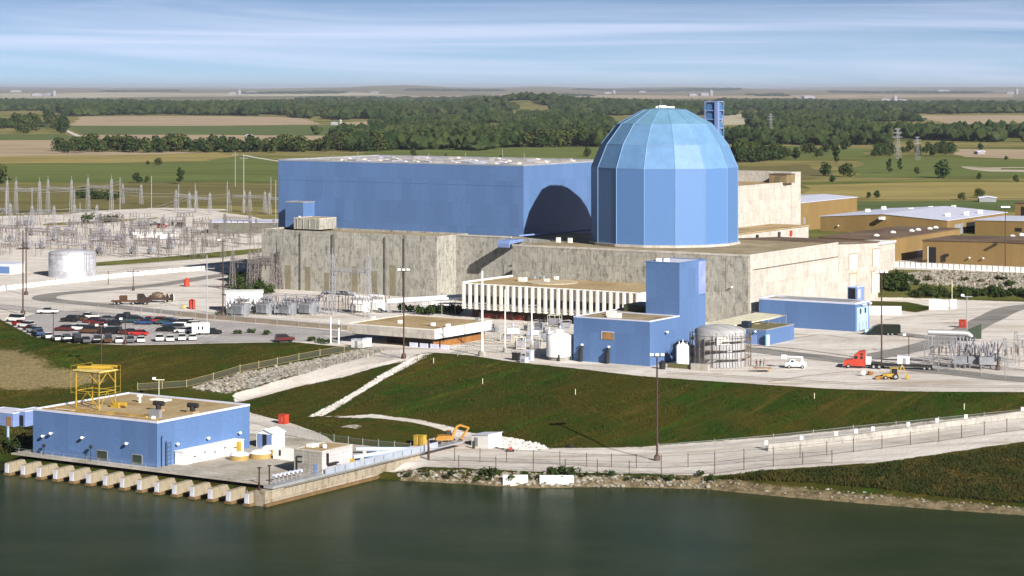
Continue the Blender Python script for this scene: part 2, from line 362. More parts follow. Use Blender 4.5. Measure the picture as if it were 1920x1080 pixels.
mM = np.full(GX.shape, -60.0); nn = near; mM[nn] = sdf([(x, y + 4.2) for x, y in wx] + [(x, y - 40) for x, y in wx[::-1]], GX[nn], GY[nn])
M = NT('ground'); P = M.pos('World')
atr = lambda n_: M.n('Attribute', attribute_name=n_).outputs['Fac']
sepP = M.n('SeparateXYZ', Vector=P); dist = sepP.outputs[1]
e1 = M.noise(P, .22, 4, .65); e2 = M.noise(P, 1.1, 4, .7); wob = M.math('ADD', M.math('MULTIPLY', M.math('SUBTRACT', e1, .5), 3.4), M.math('MULTIPLY', M.math('SUBTRACT', e2, .5), 3.2))
big = M.noise(P, .028, 8, .68, .6); mid = M.noise(P, .16, 6, .68); fin = M.noise(P, 1.3, 6, .8)
GRAMP = [(.33, (.018, .048, .005)), (.46, (.030, .047, .006)), (.55, (.056, .050, .008)), (.66, (.032, .052, .006))]
def drift(M, P, c):     # mown and trampled bands running down the slope
    s3 = M.n('SeparateXYZ', Vector=P); u = M.math('ADD', M.math('MULTIPLY', s3.outputs[0], .80), M.math('MULTIPLY', s3.outputs[1], .60)); v = M.math('SUBTRACT', M.math('MULTIPLY', s3.outputs[1], .80), M.math('MULTIPLY', s3.outputs[0], .60))
    q = M.n('CombineXYZ', X=M.math('MULTIPLY', u, .011), Y=M.math('MULTIPLY', v, .085)).outputs[0]; a = M.noise(q, 1.0, 6, .62, .7); b = M.noise(M.scaled(q, (1.6, 1.3, 1)), 1.7, 6, .65, .9)
    c = M.mix(M.math('MULTIPLY', M.fac(a, .52, .66), .75), c, (.030, .072, .006)); return M.mix(M.math('MULTIPLY', M.fac(b, .53, .68), .7), c, (.105, .078, .016))
gr = drift(M, P, M.ramp(big, GRAMP))
gr = M.mix(M.math('MULTIPLY', M.fac(mid, .42, .62), .5), gr, (.054, .046, .010)); gr = M.mix(M.math('MULTIPLY', M.fac(fin, .45, .72), .45), gr, (.012, .016, .004))
fr = M.ramp(M.noise(M.scaled(P, (.35, 1, 1)), .006, 6, .62, .8), [(.32, (.10, .125, .032)), (.46, (.17, .175, .05)), (.56, (.29, .24, .10)), (.7, (.12, .135, .042))])
fr = M.mix(M.math('MULTIPLY', M.fac(M.noise(M.scaled(P, (.5, 1, 1)), .035, 6, .75), .4, .7), .55), fr, (.035, .045, .014))
g = M.mix(M.fac(dist, 640, 800), gr, fr)
pl = M.ramp(M.noise(M.scaled(P, (.25, 1, 1)), .0012, 5, .65, .5), [(.35, (.10, .11, .06)), (.5, (.24, .19, .12)), (.62, (.08, .10, .05))])
g = M.mix(M.fac(dist, 5000, 8500), g, pl)
# pale crushed stone with tan stains and wheel tracks
tr = M.noise(M.scaled(P, (.25, 1.2, 1)), .11, 6, .68, .7); st = M.ramp(tr, [(.32, (.40, .34, .30)), (.43, (.60, .55, .51)), (.57, (.74, .70, .66)), (.66, (.50, .42, .35))])
st = M.mix(M.math('MULTIPLY', M.fac(M.noise(P, .045, 5, .6), .5, .7), .5), st, (.47, .40, .32)); st = M.mix(M.math('MULTIPLY', M.fac(M.noise(P, 2.2, 5, .8), .45, .75), .5), st, (.34, .30, .26))
st = M.mix(M.fac(M.noise(M.scaled(P, (.3, 1.0, 1)), .5, 4, .6), .66, .74), st, (.26, .22, .18))
sd = M.mix(M.fac(fin, .35, .65), (.30, .24, .13), (.15, .12, .05))
vr = M.n('TexVoronoi', Vector=P, Scale=.85); rk = M.ramp(vr.outputs['Color'], [(.2, (.16, .145, .125)), (.6, (.40, .37, .33)), (.9, (.56, .53, .50))]); rk = M.mix(M.fac(vr.outputs[0], .42, .75), rk, (.05, .045, .04))
md = M.mix(M.fac(M.noise(P, .5, 6, .75), .38, .66), (.23, .18, .11), (.08, .065, .035))
c = M.mix(M.fac(M.math('ADD', atr('sand'), M.math('MULTIPLY', wob, 3)), -1.5, 1.5), g, sd)
c = M.mix(M.fac(M.math('ADD', atr('gravel'), M.math('MULTIPLY', wob, .5)), -.35, .35), c, st)
c = M.mix(M.fac(M.math('ADD', atr('rock'), wob), -.5, .5), c, rk)
c = M.mix(M.fac(M.math('ADD', atr('mud'), wob), -.6, .8), c, md)
M.set(Base_Color=c, Roughness=1.0); M.b.inputs['Specular IOR Level'].default_value = .05
M.bump(M.math('ADD', M.math('ADD', M.math('MULTIPLY', mid, 1.2), M.math('MULTIPLY', fin, .5)), M.math('MULTIPLY', vr.outputs[0], M.fac(atr('rock'), 0, 1))), .7, .7)
nyy, nxx = GX.shape; idx = np.arange(nyy * nxx).reshape(nyy, nxx)
F4 = np.stack([idx[:-1, :-1], idx[:-1, 1:], idx[1:, 1:], idx[1:, :-1]], -1).reshape(-1, 4)
V3 = np.stack([GX, GY, Z], -1).reshape(-1, 3)
ground = np_mesh('ground', V3, F4, M.m, kind='structure', smooth=True)
for nme, A in (('gravel', mG), ('sand', mS), ('rock', mR), ('mud', mM)):
    a = ground.data.attributes.new(nme, 'FLOAT', 'POINT'); a.data.foreach_set('value', A.ravel().astype(np.float32))

def drape(name, pix, mt, off=.06, step=2.5, world=None, label=None):
    """a sheet laid on the ground inside an outline"""
    poly = world or [hxy(*q) for q in pix]; b = [Vector(p) for p in poly]
    ed = []
    n0 = len(b); dense = []
    for i in range(n0):
        a, c_ = b[i], b[(i + 1) % n0]; m = max(1, int((c_ - a).length / step)); dense += [a.lerp(c_, j / m) for j in range(m)]
    nb = len(dense); A = np.array(poly); x0, y0 = A.min(0); x1, y1 = A.max(0)
    sx = max(step, (x1 - x0) / 160, (y1 - y0) / 160)
    gx, gy = np.meshgrid(np.arange(x0, x1, sx), np.arange(y0, y1, sx)); ok = sdf(poly, gx, gy) > sx * .5
    allp = dense + [Vector((x, y)) for x, y in zip(gx[ok], gy[ok])]
    vv, _, ff, _, _, _ = delaunay_2d_cdt(allp, [], [list(range(nb))], 1, 1e-5)
    o = MB(); o.add([(v.x, v.y, hz(v.x, v.y) + off) for v in vv], [list(f) for f in ff], True)
    return o.build(name, mt, kind='structure')
def ribbon(name, pix, width, mt, off=.06, step=3.0):
    """a road of constant width along a centre line given on the ground; three strips wide"""
    P_ = [Vector(hxy(*q)) for q in pix]; pts_ = []
    for i in range(len(P_) - 1):       # Catmull-Rom
        p0, p1, p2, p3 = P_[max(i - 1, 0)], P_[i], P_[i + 1], P_[min(i + 2, len(P_) - 1)]; n = max(2, int((p2 - p1).length / step))
        for j in range(n):
            t = j / n; pts_.append(.5 * ((2 * p1) + (p2 - p0) * t + (2 * p0 - 5 * p1 + 4 * p2 - p3) * t * t + (3 * p1 - p0 - 3 * p2 + p3) * t ** 3))
    pts_.append(P_[-1]); vs, fs = [], []
    for i, p in enumerate(pts_):
        d = (pts_[min(i + 1, len(pts_) - 1)] - pts_[max(i - 1, 0)]).normalized(); nrm = Vector((-d.y, d.x))
        for s_ in (-.5, -.17, .17, .5): q = p + nrm * width * s_; vs.append((q.x, q.y, hz(q.x, q.y) + off))
    for i in range(len(pts_) - 1):
        for j in range(3): a = i * 4 + j; fs.append([a, a + 1, a + 5, a + 4])
    return MB().add(vs, fs, True).build(name, mt, kind='structure')
# ------------------------------------------------------------------ water, air, roads
M = NT('lake_water'); P = M.pos('World')
n1 = M.noise(M.scaled(P, (.55, 1.5, 1)), .9, 4, .6, .3); n2 = M.noise(M.scaled(P, (.7, 1.4, 1)), .05, 4, .6)
M.set(Base_Color=M.mix(M.fac(n2, .35, .65), (.018, .031, .009), (.027, .038, .014)), Roughness=.22, IOR=1.10); M.b.inputs['Specular IOR Level'].default_value = .3; M.b.inputs['Specular Tint'].default_value = (.8, .82, .34, 1)
M.bump(M.math('ADD', M.math('MULTIPLY', n1, .6), M.math('MULTIPLY', M.noise(M.scaled(P, (.55, 1.5, 1)), 2.2, 4, .7), .9)), .2, .16)
MB().add([(-900, -400, WZ), (900, -400, WZ), (900, 520, WZ), (-900, 520, WZ)], [[0, 1, 2, 3]]).build('lake_water', M.m, kind='structure')
M = NT('haze'); M.t.nodes.remove(M.b); vol = M.n('VolumePrincipled', Density=2.4e-5, Anisotropy=.1); vol.inputs['Color'].default_value = (.74, .82, 1.0, 1)
M.t.links.new(vol.outputs[0], M.out.inputs['Volume'])
MB().box(-47000, 47000, -800, 97000, -18.5, 175).build('haze', M.m, kind='stuff')

ASPH = patchy('asphalt', [(.17, .16, .15), (.26, .245, .23), (.35, .33, .31)], .09, 1.2, .95, .2, (.35, 1.1, 1))
LOT = patchy('lot_asphalt', [(.29, .27, .275), (.39, .365, .365), (.46, .435, .43)], .08, 1.0, .95, .2)
PALE = patchy('pale_concrete', [(.48, .44, .40), (.60, .56, .52), (.68, .64, .60)], .1, 1.4, .95, .2)
ribbon('road', [(1010, 560), (700, 510), (520, 508), (430, 514), (300, 534), (180, 545), (104, 552), (84, 557), (96, 563), (200, 573), (330, 587), (480, 600), (640, 613), (760, 622)], 7.5, ASPH)
ribbon('road', [(2300, 735), (1920, 712), (1800, 700), (1700, 690), (1600, 678), (1480, 664), (1400, 655), (1330, 652)], 8.5, ASPH, .07)
ribbon('road', [(2100, 545), (1920, 575), (1850, 600), (1790, 630), (1720, 652), (1620, 672)], 8.0, ASPH, .09)
ribbon('road', [(1500, 600), (1640, 621), (1700, 628), (1750, 634), (1790, 632)], 6.0, ASPH, .11)
ribbon('road', [(-400, 545), (0, 575), (150, 592), (330, 602), (470, 612), (600, 622), (700, 634)], 9, LOT, .05)
ribbon('ramp_road', [(744, 668), (700, 672), (640, 689), (560, 713), (480, 738), (446, 750)], 4.2, PALE, .07)
ribbon('road', [(2500, 745), (1920, 786), (1600, 824), (1440, 842), (1200, 862), (1000, 864), (850, 858), (760, 858), (640, 846), (530, 800), (470, 784)], 6.5, PALE, .06)
TRK = patchy('wheel_track', [(.34, .29, .25), (.42, .37, .33), (.48, .43, .39)], .15, 1, .95, .2)
for pix in ([(1440, 716), (1520, 704), (1600, 696), (1640, 700)], [(1250, 697), (1400, 706), (1560, 716), (1720, 722), (1920, 724)], [(1250, 700), (1400, 709), (1560, 719), (1720, 725), (1920, 727)], [(1660, 600), (1720, 592), (1800, 590), (1900, 600)], [(150, 500), (250, 496), (330, 488), (480, 482)], [(180, 512), (300, 500), (420, 492)], [(1480, 636), (1540, 628), (1600, 636)]): ribbon('track', pix, .9, TRK, .03)
ribbon('kerb_strip', [(1372, 644), (1480, 652), (1560, 662), (1620, 671)], 2.2, PALE, .13)
drape('parking_lot', [(20, 604), (60, 590), (150, 582), (330, 596), (470, 610), (560, 620), (640, 637), (640, 641), (550, 640), (390, 643), (250, 646), (130, 642), (64, 628)], LOT, .09)
stall = paint('stall_paint', (.75, .74, .70), .8)
mk = MB()
for px in list(range(255, 420, 14)):
    for (y0, y1) in ((612, 621), (626, 634)):
        a, b = Vector(hxy(px - 12, y1)), Vector(hxy(px + 8, y0)); d = (b - a).normalized(); n_ = Vector((-d.y, d.x)) * .08
        q = [a - n_, a + n_, b + n_, b - n_]; mk.add([(v.x, v.y, hz(v.x, v.y) + .10) for v in q], [[0, 1, 2, 3]])
mk.build('stall_markings', stall, kind='structure')

# ------------------------------------------------------------------ far fields
def field_mat(name, c, g=.02):
    return patchy(name, [k(c, .72), c, k(c, 1.25)], g, .12, 1, .1, (.35, 1, 1))
FT = field_mat('field_tan', (.40, .31, .21)); FG = field_mat('field_green', (.105, .14, .045)); FY = field_mat('field_gold', (.30, .245, .085)); FO = field_mat('field_olive', (.16, .14, .05)); FB = field_mat('field_bright', (.125, .155, .04)); FP = field_mat('field_pale', (.46, .41, .31))
def field(pix, mt, off=.12): 
    P_ = [at(x, y, 0) for x, y in pix]; n_ = len(P_)
    dense = []
    for i in range(n_):
        a, b = Vector(P_[i]), Vector(P_[(i + 1) % n_]); m = 8
        dense += [a.lerp(b, j / m) for j in range(m)]
    P_ = [(v.x + 6 * math.sin(v.y / 37), v.y + 9 * math.sin(v.x / 41)) for v in dense]
    drape('field', None, mt, off, 60, world=P_)
for pix, mt in [
    ([(-500, 263), (0, 263), (125, 261), (108, 276), (105, 284), (300, 284), (415, 286), (200, 292), (0, 294), (-500, 296)], FT),
    ([(-500, 252), (130, 251), (141, 260), (0, 262), (-500, 262)], FG),
    ([(-500, 295), (0, 294), (200, 292.5), (415, 286.5), (436, 293), (390, 302), (200, 306), (0, 308), (-500, 309)], FY),
    ([(-500, 310), (0, 309), (200, 307), (395, 303), (440, 295), (540, 300), (540, 344), (300, 343), (0, 341), (-500, 340)], FB),
    ([(-500, 346), (0, 346), (240, 342), (530, 349), (530, 392), (400, 386), (120, 398), (-500, 400)], FO),
    ([(150, 218), (300, 217), (560, 219), (602, 231), (400, 233), (134, 233.5)], FT),
    ([(133, 234.5), (400, 233.5), (642, 232), (650, 238), (612, 250), (400, 249), (148, 249.5)], FG),
    ([(150, 250.5), (400, 250), (640, 251), (660, 257), (470, 264), (300, 266), (172, 262)], FT),
    ([(690, 281), (900, 275), (1130, 272), (1130, 312), (690, 312)], FB),
    ([(640, 228), (702, 226), (704, 235), (640, 239)], FT), ([(600, 256), (718, 254), (722, 261), (640, 264)], FT),
    ([(868, 231), (960, 231), (958, 237), (890, 235)], FP),
    ([(1436, 271), (1530, 273), (1626, 277), (1630, 290), (1560, 294), (1436, 300)], FB),
    ([(1350, 212), (1424, 214), (1405, 232), (1345, 234)], FP),
    ([(1705, 215), (2300, 216), (2300, 229), (1790, 232), (1750, 224)], FT),
    ([(1785, 277), (2300, 285), (2300, 300), (1920, 297), (1795, 293)], FT),
    ([(1500, 346), (1700, 343), (2300, 342), (2300, 372), (1700, 374), (1500, 366)], FY),
    ([(1380, 312), (1500, 308), (1560, 322), (1500, 342), (1380, 338)], FO),
    ([(1620, 298), (1800, 296), (2300, 305), (2300, 330), (1800, 336), (1600, 332)], FB),
    ([(1800, 312), (2300, 316), (2300, 326), (1860, 322)], FP),
    ([(1500, 376), (2300, 378), (2300, 395), (1500, 392)], FG),
    ([(0, 184), (340, 181), (800, 180), (600, 176), (0, 177)], FP), ([(900, 178), (1300, 180), (1900, 178), (1900, 182), (1200, 185)], FT), ([(1560, 190), (2300, 188), (2300, 195), (1700, 196)], FG),
    ([(600, 188), (870, 183), (900, 180), (620, 182)], FT)]:
    field(pix, mt)
ribbon('country_road', [(455, 291), (480, 296), (530, 304)], 5, PALE, .25, 20)
ribbon('country_road', [(120, 243), (135, 250), (148, 256)], 8, PALE, .25, 40)
ribbon('country_road', [(1400, 233), (1460, 237), (1520, 241)], 12, PALE, .3, 60)

# ------------------------------------------------------------------ building kit
def ring(mb, x0, x1, y0, y1, z0, z1, t):
    mb.box(x0, x1, y0, y0 + t, z0, z1); mb.box(x0, x1, y1 - t, y1, z0, z1); mb.box(x0, x0 + t, y0 + t, y1 - t, z0, z1); mb.box(x1 - t, x1, y0 + t, y1 - t, z0, z1); return mb
BLUE = siding('blue_siding', (.094, .174, .36)); BLUE2 = siding('blue_siding_pale', (.19, .27, .52), .3, .25)
CYAN = siding('cyan_blue_panel', (.20, .41, .60), .5, .2)
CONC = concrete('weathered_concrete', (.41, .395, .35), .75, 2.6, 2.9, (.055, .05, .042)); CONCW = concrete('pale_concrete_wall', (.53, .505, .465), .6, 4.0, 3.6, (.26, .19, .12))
ROOF = patchy('roof_gravel', [(.20, .155, .09), (.32, .26, .165), (.42, .355, .25)], .12, 1.5, .95, .3, (1, 1, 1))
ROOFT = patchy('roof_tan', [(.27, .19, .09), (.40, .30, .17), (.48, .38, .24)], .1, .8, .95, .2)
WHITE = paint('white_paint', (.80, .80, .78), .6, var=.10, dirt=(.5, .46, .40)); LILAC = paint('pale_roof_metal', (.58, .60, .74), .55, var=.12, dirt=(.42, .42, .5))
TAN = siding('tan_siding', (.245, .16, .062), .5, .3); BROWN = patchy('brown_roof', [(.09, .06, .045), (.16, .11, .08), (.21, .16, .12)], .08, .7, .9, .2)
GREY = paint('grey_steel', (.34, .35, .37), .5, .3); DARK = paint('dark_opening', (.012, .012, .014), .7); GLASS = paint('dark_glass', (.02, .025, .035), .12, spec=.6)
RUST = paint('brown_steel', (.075, .04, .028), .6, .2); RED = paint('red_paint', (.50, .055, .03), .5, var=.25); YEL = paint('yellow_paint', (.46, .30, .04), .5, var=.2); BLACK = paint('black_rubber', (.02, .02, .021), .8)
ALU = paint('dull_aluminium', (.52, .53, .57), .38, .75, var=.3, scale=.5, dirt=(.24, .24, .26)); GALV = paint('galvanised_steel', (.50, .51, .53), .45, .5, var=.15); WOOD = paint('timber', (.34, .19, .08), .8, var=.35); CREAM = paint('cream_paint', (.70, .66, .50), .6)
def shell(t, w0, w1, u0, u1, z0, z1, wm, rm, cop=None, lip=.45, name='wall'):
    """walls, roof deck and a coping round the edge"""
    MB().box(w0, w1, u0, u1, z0, z1 - lip).build(name, wm, t)
    MB().box(w0 + .4, w1 - .4, u0 + .4, u1 - .4, z1 - lip + .003, z1 - lip + .12).build('roof', rm, t)
    ring(MB(), w0 - .05, w1 + .05, u0 - .05, u1 + .05, z1 - lip + .002, z1, .38).build('parapet', cop or wm, t)
def lamp_fitting(t, w, u, z, axis, mt=None):   # bulkhead lamp on a wall: 'u' faces the front, 'w' faces the side
    m = MB(); d = (0, -1) if axis == 'u' else (1, 0)
    m.tube((w, u, z), (w + d[0] * .55, u + d[1] * .55, z + .12), .07); m.ball((w + d[0] * .75, u + d[1] * .75, z), .38, .8, 8, 5); return m.build('wall_lamp', mt or WHITE, t)

# ------------------------------------------------------------------ containment dome
t = thing('containment_dome', 'tall blue fifteen sided domed tower, pale cyan panels towards its top', 'domed tower', (*W(-320.5, 591.3), 0)); DX, DY = W(-320.5, 591.3)
TH0 = math.radians(4.1); R_ = 22.2; prof = [(22.2, 19.9), (22.2, 42.3), (19.2, 49.2), (14.4, 55.2), (6.4, 59.5), (.4, 60.2)]
t.location = (0, 0, 0)
t['_o'] = (0, 0, 0)
M = NT('dome_wall'); P = M.pos('World'); spz = M.n('SeparateXYZ', Vector=P)
rr = M.noise(M.scaled(P, (1.2, 1.2, 3.0)), 1.6, 6, .8); st = M.noise(M.scaled(P, (1.2, 1.2, .05)), 1.0, 6, .7)
br = M.n('TexWave', Vector=P, bands_direction='Z', Scale=.28, wave_profile='SAW')
c = M.mix(M.math('MULTIPLY', M.fac(rr, .35, .75), .3), (.088, .188, .40), (.05, .112, .28)); c = M.mix(M.math('MULTIPLY', M.fac(st, .5, .8), .22), c, (.10, .20, .42)); c = M.mix(M.math('MULTIPLY', M.fac(br.outputs[0], .955, .985), .3), c, (.07, .14, .36))
M.set(Base_Color=c, Roughness=.5).bump(rr, .35, .06); DOMEW = M.m
def dome_mat(name, col):
    M = NT(name); P = M.pos('World'); a = M.noise(P, .25, 5, .7); b = M.noise(M.scaled(P, (1.5, 1.5, .12)), 1, 5, .7)
    c = M.mix(M.fac(a, .3, .7), k(col, .9), k(col, 1.1)); c = M.mix(M.math('MULTIPLY', M.fac(b, .5, .8), .25), c, k(col, .7)); M.set(Base_Color=c, Roughness=.55); return M.m
tm = [DOMEW, dome_mat('dome_low_panel', (.112, .228, .42)), dome_mat('dome_mid_panel', (.118, .238, .41)), dome_mat('dome_top_panel', (.128, .262, .395)), dome_mat('dome_crown_panel', (.140, .28, .395))]  # tiers tinted paler and more cyan upwards, sky reflection in the colour
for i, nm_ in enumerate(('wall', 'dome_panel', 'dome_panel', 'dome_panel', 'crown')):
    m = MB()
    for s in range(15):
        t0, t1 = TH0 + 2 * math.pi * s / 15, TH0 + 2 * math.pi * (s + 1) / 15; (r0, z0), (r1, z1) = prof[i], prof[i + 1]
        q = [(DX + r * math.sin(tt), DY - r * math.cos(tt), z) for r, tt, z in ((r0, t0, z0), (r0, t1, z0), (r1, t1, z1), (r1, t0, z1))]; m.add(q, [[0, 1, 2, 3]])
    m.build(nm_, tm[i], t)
m = MB()
for s in range(15):
    tt = TH0 + 2 * math.pi * s / 15
    for i in range(4):
        (r0, z0), (r1, z1) = prof[i], prof[i + 1]
        m.tube((DX + r0 * math.sin(tt), DY - r0 * math.cos(tt), z0), (DX + r1 * math.sin(tt), DY - r1 * math.cos(tt), z1), .13, n=4, smooth=False)
m.build('seam_trim', dome_mat('seam_trim', (.15, .27, .47)), t)
RINGM = dome_mat('ring_trim', (.16, .27, .46))
for i in (1, 2, 3):
    r0, z0 = prof[i]; m = MB()
    for s in range(15):
        a, b = TH0 + 2 * math.pi * s / 15, TH0 + 2 * math.pi * (s + 1) / 15
        m.tube((DX + r0 * math.sin(a), DY - r0 * math.cos(a), z0), (DX + r0 * math.sin(b), DY - r0 * math.cos(b), z0), .09, n=4, smooth=False)
    m.build('ring_trim', RINGM, t)
m = MB(); m.lathe([(22.9, 19.2), (22.9, 19.95), (22.0, 19.95)], 15, (DX, DY), False, TH0); m.build('plinth', CONCW, t)
m = MB(); m.lathe([(1.5, 60.1), (1.5, 60.7), (.3, 60.75)], 10, (DX - 1.0, DY), False); m.box(DX - 2.8, DX + 2.9, DY - .8, DY + .8, 60.0, 60.4); m.build('hatch', WHITE, t)
MB().tube((DX - 1.2, DY, 60.6), (DX - 1.2, DY, 63.6), .06, .03).build('antenna', GREY, t)

FINM = paint('roof_vent_pink', (.60, .54, .50), .7)
# ------------------------------------------------------------------ turbine hall
t = gthing('turbine_hall', 'long windowless blue hall on the weathered concrete base, rows of white roof vents', 'hall', -420, 592)
W0, W1, U0, U1, ZT = -469.4, -371.4, 592, 649.8, 41.9
shell(t, W0, W1, U0, U1, 17.5, ZT, BLUE, patchy('grey_roof', [(.34, .32, .31), (.44, .42, .41), (.52, .50, .49)], .15, 1.5, .95, .2), paint('hall_coping', (.30, .32, .36)), .5)
MB().box(W0 + .02, W1 - .02, U0 - .03, U0, 34.95, 35.03).build('wall_joint', paint('joint_line', (.06, .11, .27)), t)
m = MB()
for i, w in enumerate(np.arange(W0 + 16, W1 - 10, 5.1)):
    for j, u in enumerate(np.arange(U0 + 3, U0 + 52, 5.6)):
        if (i * 7 + j * 5) % 9 == 0: continue
        hh = .4 + .35 * ((i * 5 + j * 3) % 7) / 7; vb = MB((0, 0, 0))
        wj = w + random.uniform(-1, 1); vb.box(wj, wj + 3.4 + random.random() * 1.2, u, u + .9 + random.random() * 1.4, ZT - .36, ZT - .36 + hh)
        vb.box(wj - .12, wj + 3.7, u - .12, u + 1.5, ZT - .36 + hh, ZT - .24 + hh)
        if j < 3 or (i + j) % 3 == 0: vb.build('roof_vent', [LILAC, FINM, GALV][(i + j * 2) % 3], t)
for w, u, h in ((-452, 600, 2.2), (-439, 596, 5), (-420, 610, 4), (-396, 596, 5.5), (-395, 630, 4), (-410, 640, 5)):
    MB().tube((w, u, ZT - .4), (w, u, ZT + h * .6), .07).build('roof_mast', GREY, t)
a = uat(592, -453.9)
t2 = gthing('stair_head', 'small blue box room against the left end of the blue hall', 'roof cabin', -458, 587)
shell(t2, wat(535, 585.6), -453.9, 585.6, 591.9, 19.5, 28.1, BLUE, GREY, GREY, .3)
MB().box(wat(555, 585.6) - .3, wat(558, 585.6) + .6, 585.55, 585.6, 19.55, 22).build('door', DARK, t2); lamp_fitting(t2, wat(564, 585.6), 585.6, 23.2, 'u')
t2 = gthing('concrete_cabin', 'low concrete box room beside the blue box room on the concrete roof', 'roof cabin', -446, 583)
shell(t2, -453.8, -443.4, 580.5, 590, 19.5, 23.2, CONC, ROOFT, CONCW, .3)
for w in (-452.3, -449.8, -447.3, -445.0): MB().box(w - .12, w + .12, 580.3, 580.5, 19.5, 22.8).build('pilaster', CONC, t2)

# ------------------------------------------------------------------ concrete buildings under it
t = gthing('turbine_podium', 'stained grey concrete block under the blue hall, tall blind recesses along its foot', 'concrete building', -420, 580)
shell(t, -462.5, -392.4, 574.4, 591.9, -1, 19.5, CONC, ROOF, CONC, .7)
MB().box(-392.4, -354.2, 585, 591.9, -1, 19.0).build('wall', CONC, t); MB().box(-392.0, -371.5, 585.2, 591.8, 19.003, 19.15).build('roof', ROOF, t); MB().box(-392.3, -371.5, 584.95, 585.4, 19.152, 19.6).build('parapet', CONCW, t)
for i, px in enumerate((535, 572, 608, 660, 697, 731)):
    w0 = wat(px, 574.4); zt = ZY((497, 500, 511, 500, 508, 497)[i], w0, 574.4); zb = ZY((545, 548, 558, 560, 566, 560)[i], w0, 574.4)
    MB().box(w0, w0 + 2.3, 574.33, 574.4, max(zb, 0), zt).build('blind_recess', concrete('recess_concrete', (.26, .23, .16)) if i == 0 else bpy.data.materials['recess_concrete'], t)
for w, r in ((-432.6, .55), (-412, .2), (-404.5, .2), (-446, .15)): MB().box(w - r, w + r, 573.9, 574.4, 0, 18.8).build('pilaster', concrete('dark_pilaster', (.2, .19, .17)) if w == -432.6 else bpy.data.materials['dark_pilaster'], t)
MB().box(-392.38, -392.3, 575, 584.6, 15.2, 15.3).build('joint', CONC, t)
t = gthing('auxiliary_building', 'broad concrete block around the blue dome, grey stained front and sunlit white side', 'concrete building', -310, 580)
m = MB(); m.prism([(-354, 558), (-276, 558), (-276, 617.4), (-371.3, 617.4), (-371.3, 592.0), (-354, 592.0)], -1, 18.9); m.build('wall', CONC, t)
MB().box(-276, -275.6, 558.4, 618, -1, 18.9).build('side_wall', CONCW, t)  # paler concrete on the sunny side, sunlight partly put into its colour
MB().prism([(-353.6, 558.4), (-276.2, 558.4), (-276.2, 617.2), (-371.2, 617.2), (-371.2, 592.3), (-353.6, 592.3)], 18.903, 19.1).build('roof', ROOF, t)
m = MB(); m.box(-354.1, -275.5, 557.9, 558.35, 18.904, 19.5); m.box(-275.95, -275.5, 558.36, 618, 18.904, 19.5); m.build('parapet', CONCW, t)
MB().box(-275.58, -275.45, 560, 617.6, 15.0, 15.25).build('wall_joint', paint('joint_dark', (.13, .11, .09)), t)
for px, py in ((1374, 538),): lamp_fitting(t, wat(px, 558), 558, ZY(py, wat(px, 558), 558), 'u')
for w in (-340, -328, -283): MB().box(w - .05, w + .05, 557.92, 557.99, 9, 18.5).build('downpipe', GREY, t)
# steel stair in the notch between the two fronts
m = MB(); w0 = -354.1
for i in range(6):
    z0 = 3 + i * 2.6; m.box(w0 - 4.2, w0 - .2, 577 + (i % 2) * 3.4, 577.9 + (i % 2) * 3.4, z0, z0 + .15)
    m.extr([(577.5, z0), (577.7, z0), (581.2, z0 + 2.6), (581, z0 + 2.6)] if i % 2 == 0 else [(581, z0), (581.2, z0), (577.7, z0 + 2.6), (577.5, z0 + 2.6)], 'x', w0 - 3.9, w0 - .5)
for q in (576.9, 581.6):
    for w in (w0 - 4.2, w0 - .3): m.beam((w, q, 0), (w, q, 19.5), .1)
m.build('stair', paint('stair_grey', (.16, .165, .17), .6), t)
m = MB(); m.extr([(584.9, 19.0), (577, 19.0), (576.5, 18.0), (576.5, 16.8), (577, 16.8), (577.2, 17.8), (584.9, 18.3)], 'x', -371.2, -367); m.build('gutter_chute', BLUE2, t)
MB().tube((-369, 585.5, 19.9), (-353.5, 604, 21.3), .28).build('pipe', BLUE2, t)
for i, (px, py) in enumerate(((1047, 452), (1069, 453))):
    w, u = L(px, py, 19.5); MB().box(w - .6, w + .6, u - .4, u + .4, 19.1, 20.6).build('roof_vent', WHITE, t)
t = gthing('service_wing', 'pale concrete wing with tall loading doors at the right end of the concrete block', 'concrete building', -280, 635)
WU = 648.9
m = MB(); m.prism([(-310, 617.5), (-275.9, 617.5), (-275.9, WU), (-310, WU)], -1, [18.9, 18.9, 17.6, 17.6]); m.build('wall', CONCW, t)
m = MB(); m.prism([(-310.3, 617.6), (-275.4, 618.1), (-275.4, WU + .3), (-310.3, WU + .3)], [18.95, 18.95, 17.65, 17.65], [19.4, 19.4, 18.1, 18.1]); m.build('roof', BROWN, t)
for a_, b_, y0, y1, mt in ((1592, 1608, 478, 505, WHITE), (1636, 1648, 468, 499, WHITE), (1592, 1605, 515, 545, CREAM), (1634, 1648, 510, 551, CREAM)):
    u0, u1 = uat(a_, -275.9), uat(b_, -275.9); z1, z0 = ZY(y0, -275.9, u0), max(ZY(y1, -275.9, u0), .1)
    d = MB().box(-275.9, -275.78, u0, u1, z0, z1).build('panel_door' if mt is CREAM else 'wall_panel', mt, t)
    f = MB(); f.box(-275.9, -275.7, u0 - .3, u0, z0, z1 + .3); f.box(-275.9, -275.7, u1, u1 + .3, z0, z1 + .3); f.box(-275.9, -275.7, u0, u1, z1, z1 + .3)
    if mt is CREAM:
        for j in (1, 2, 3): f.box(-275.78, -275.74, u0 + (u1 - u0) * j / 4 - .05, u0 + (u1 - u0) * j / 4 + .05, z0, z1)
    f.build('frame', paint('door_frame_tan', (.36, .27, .17)), d)
t = gthing('fuel_tower', 'tall sunlit concrete block behind the right side of the dome', 'concrete building', -345, 670)
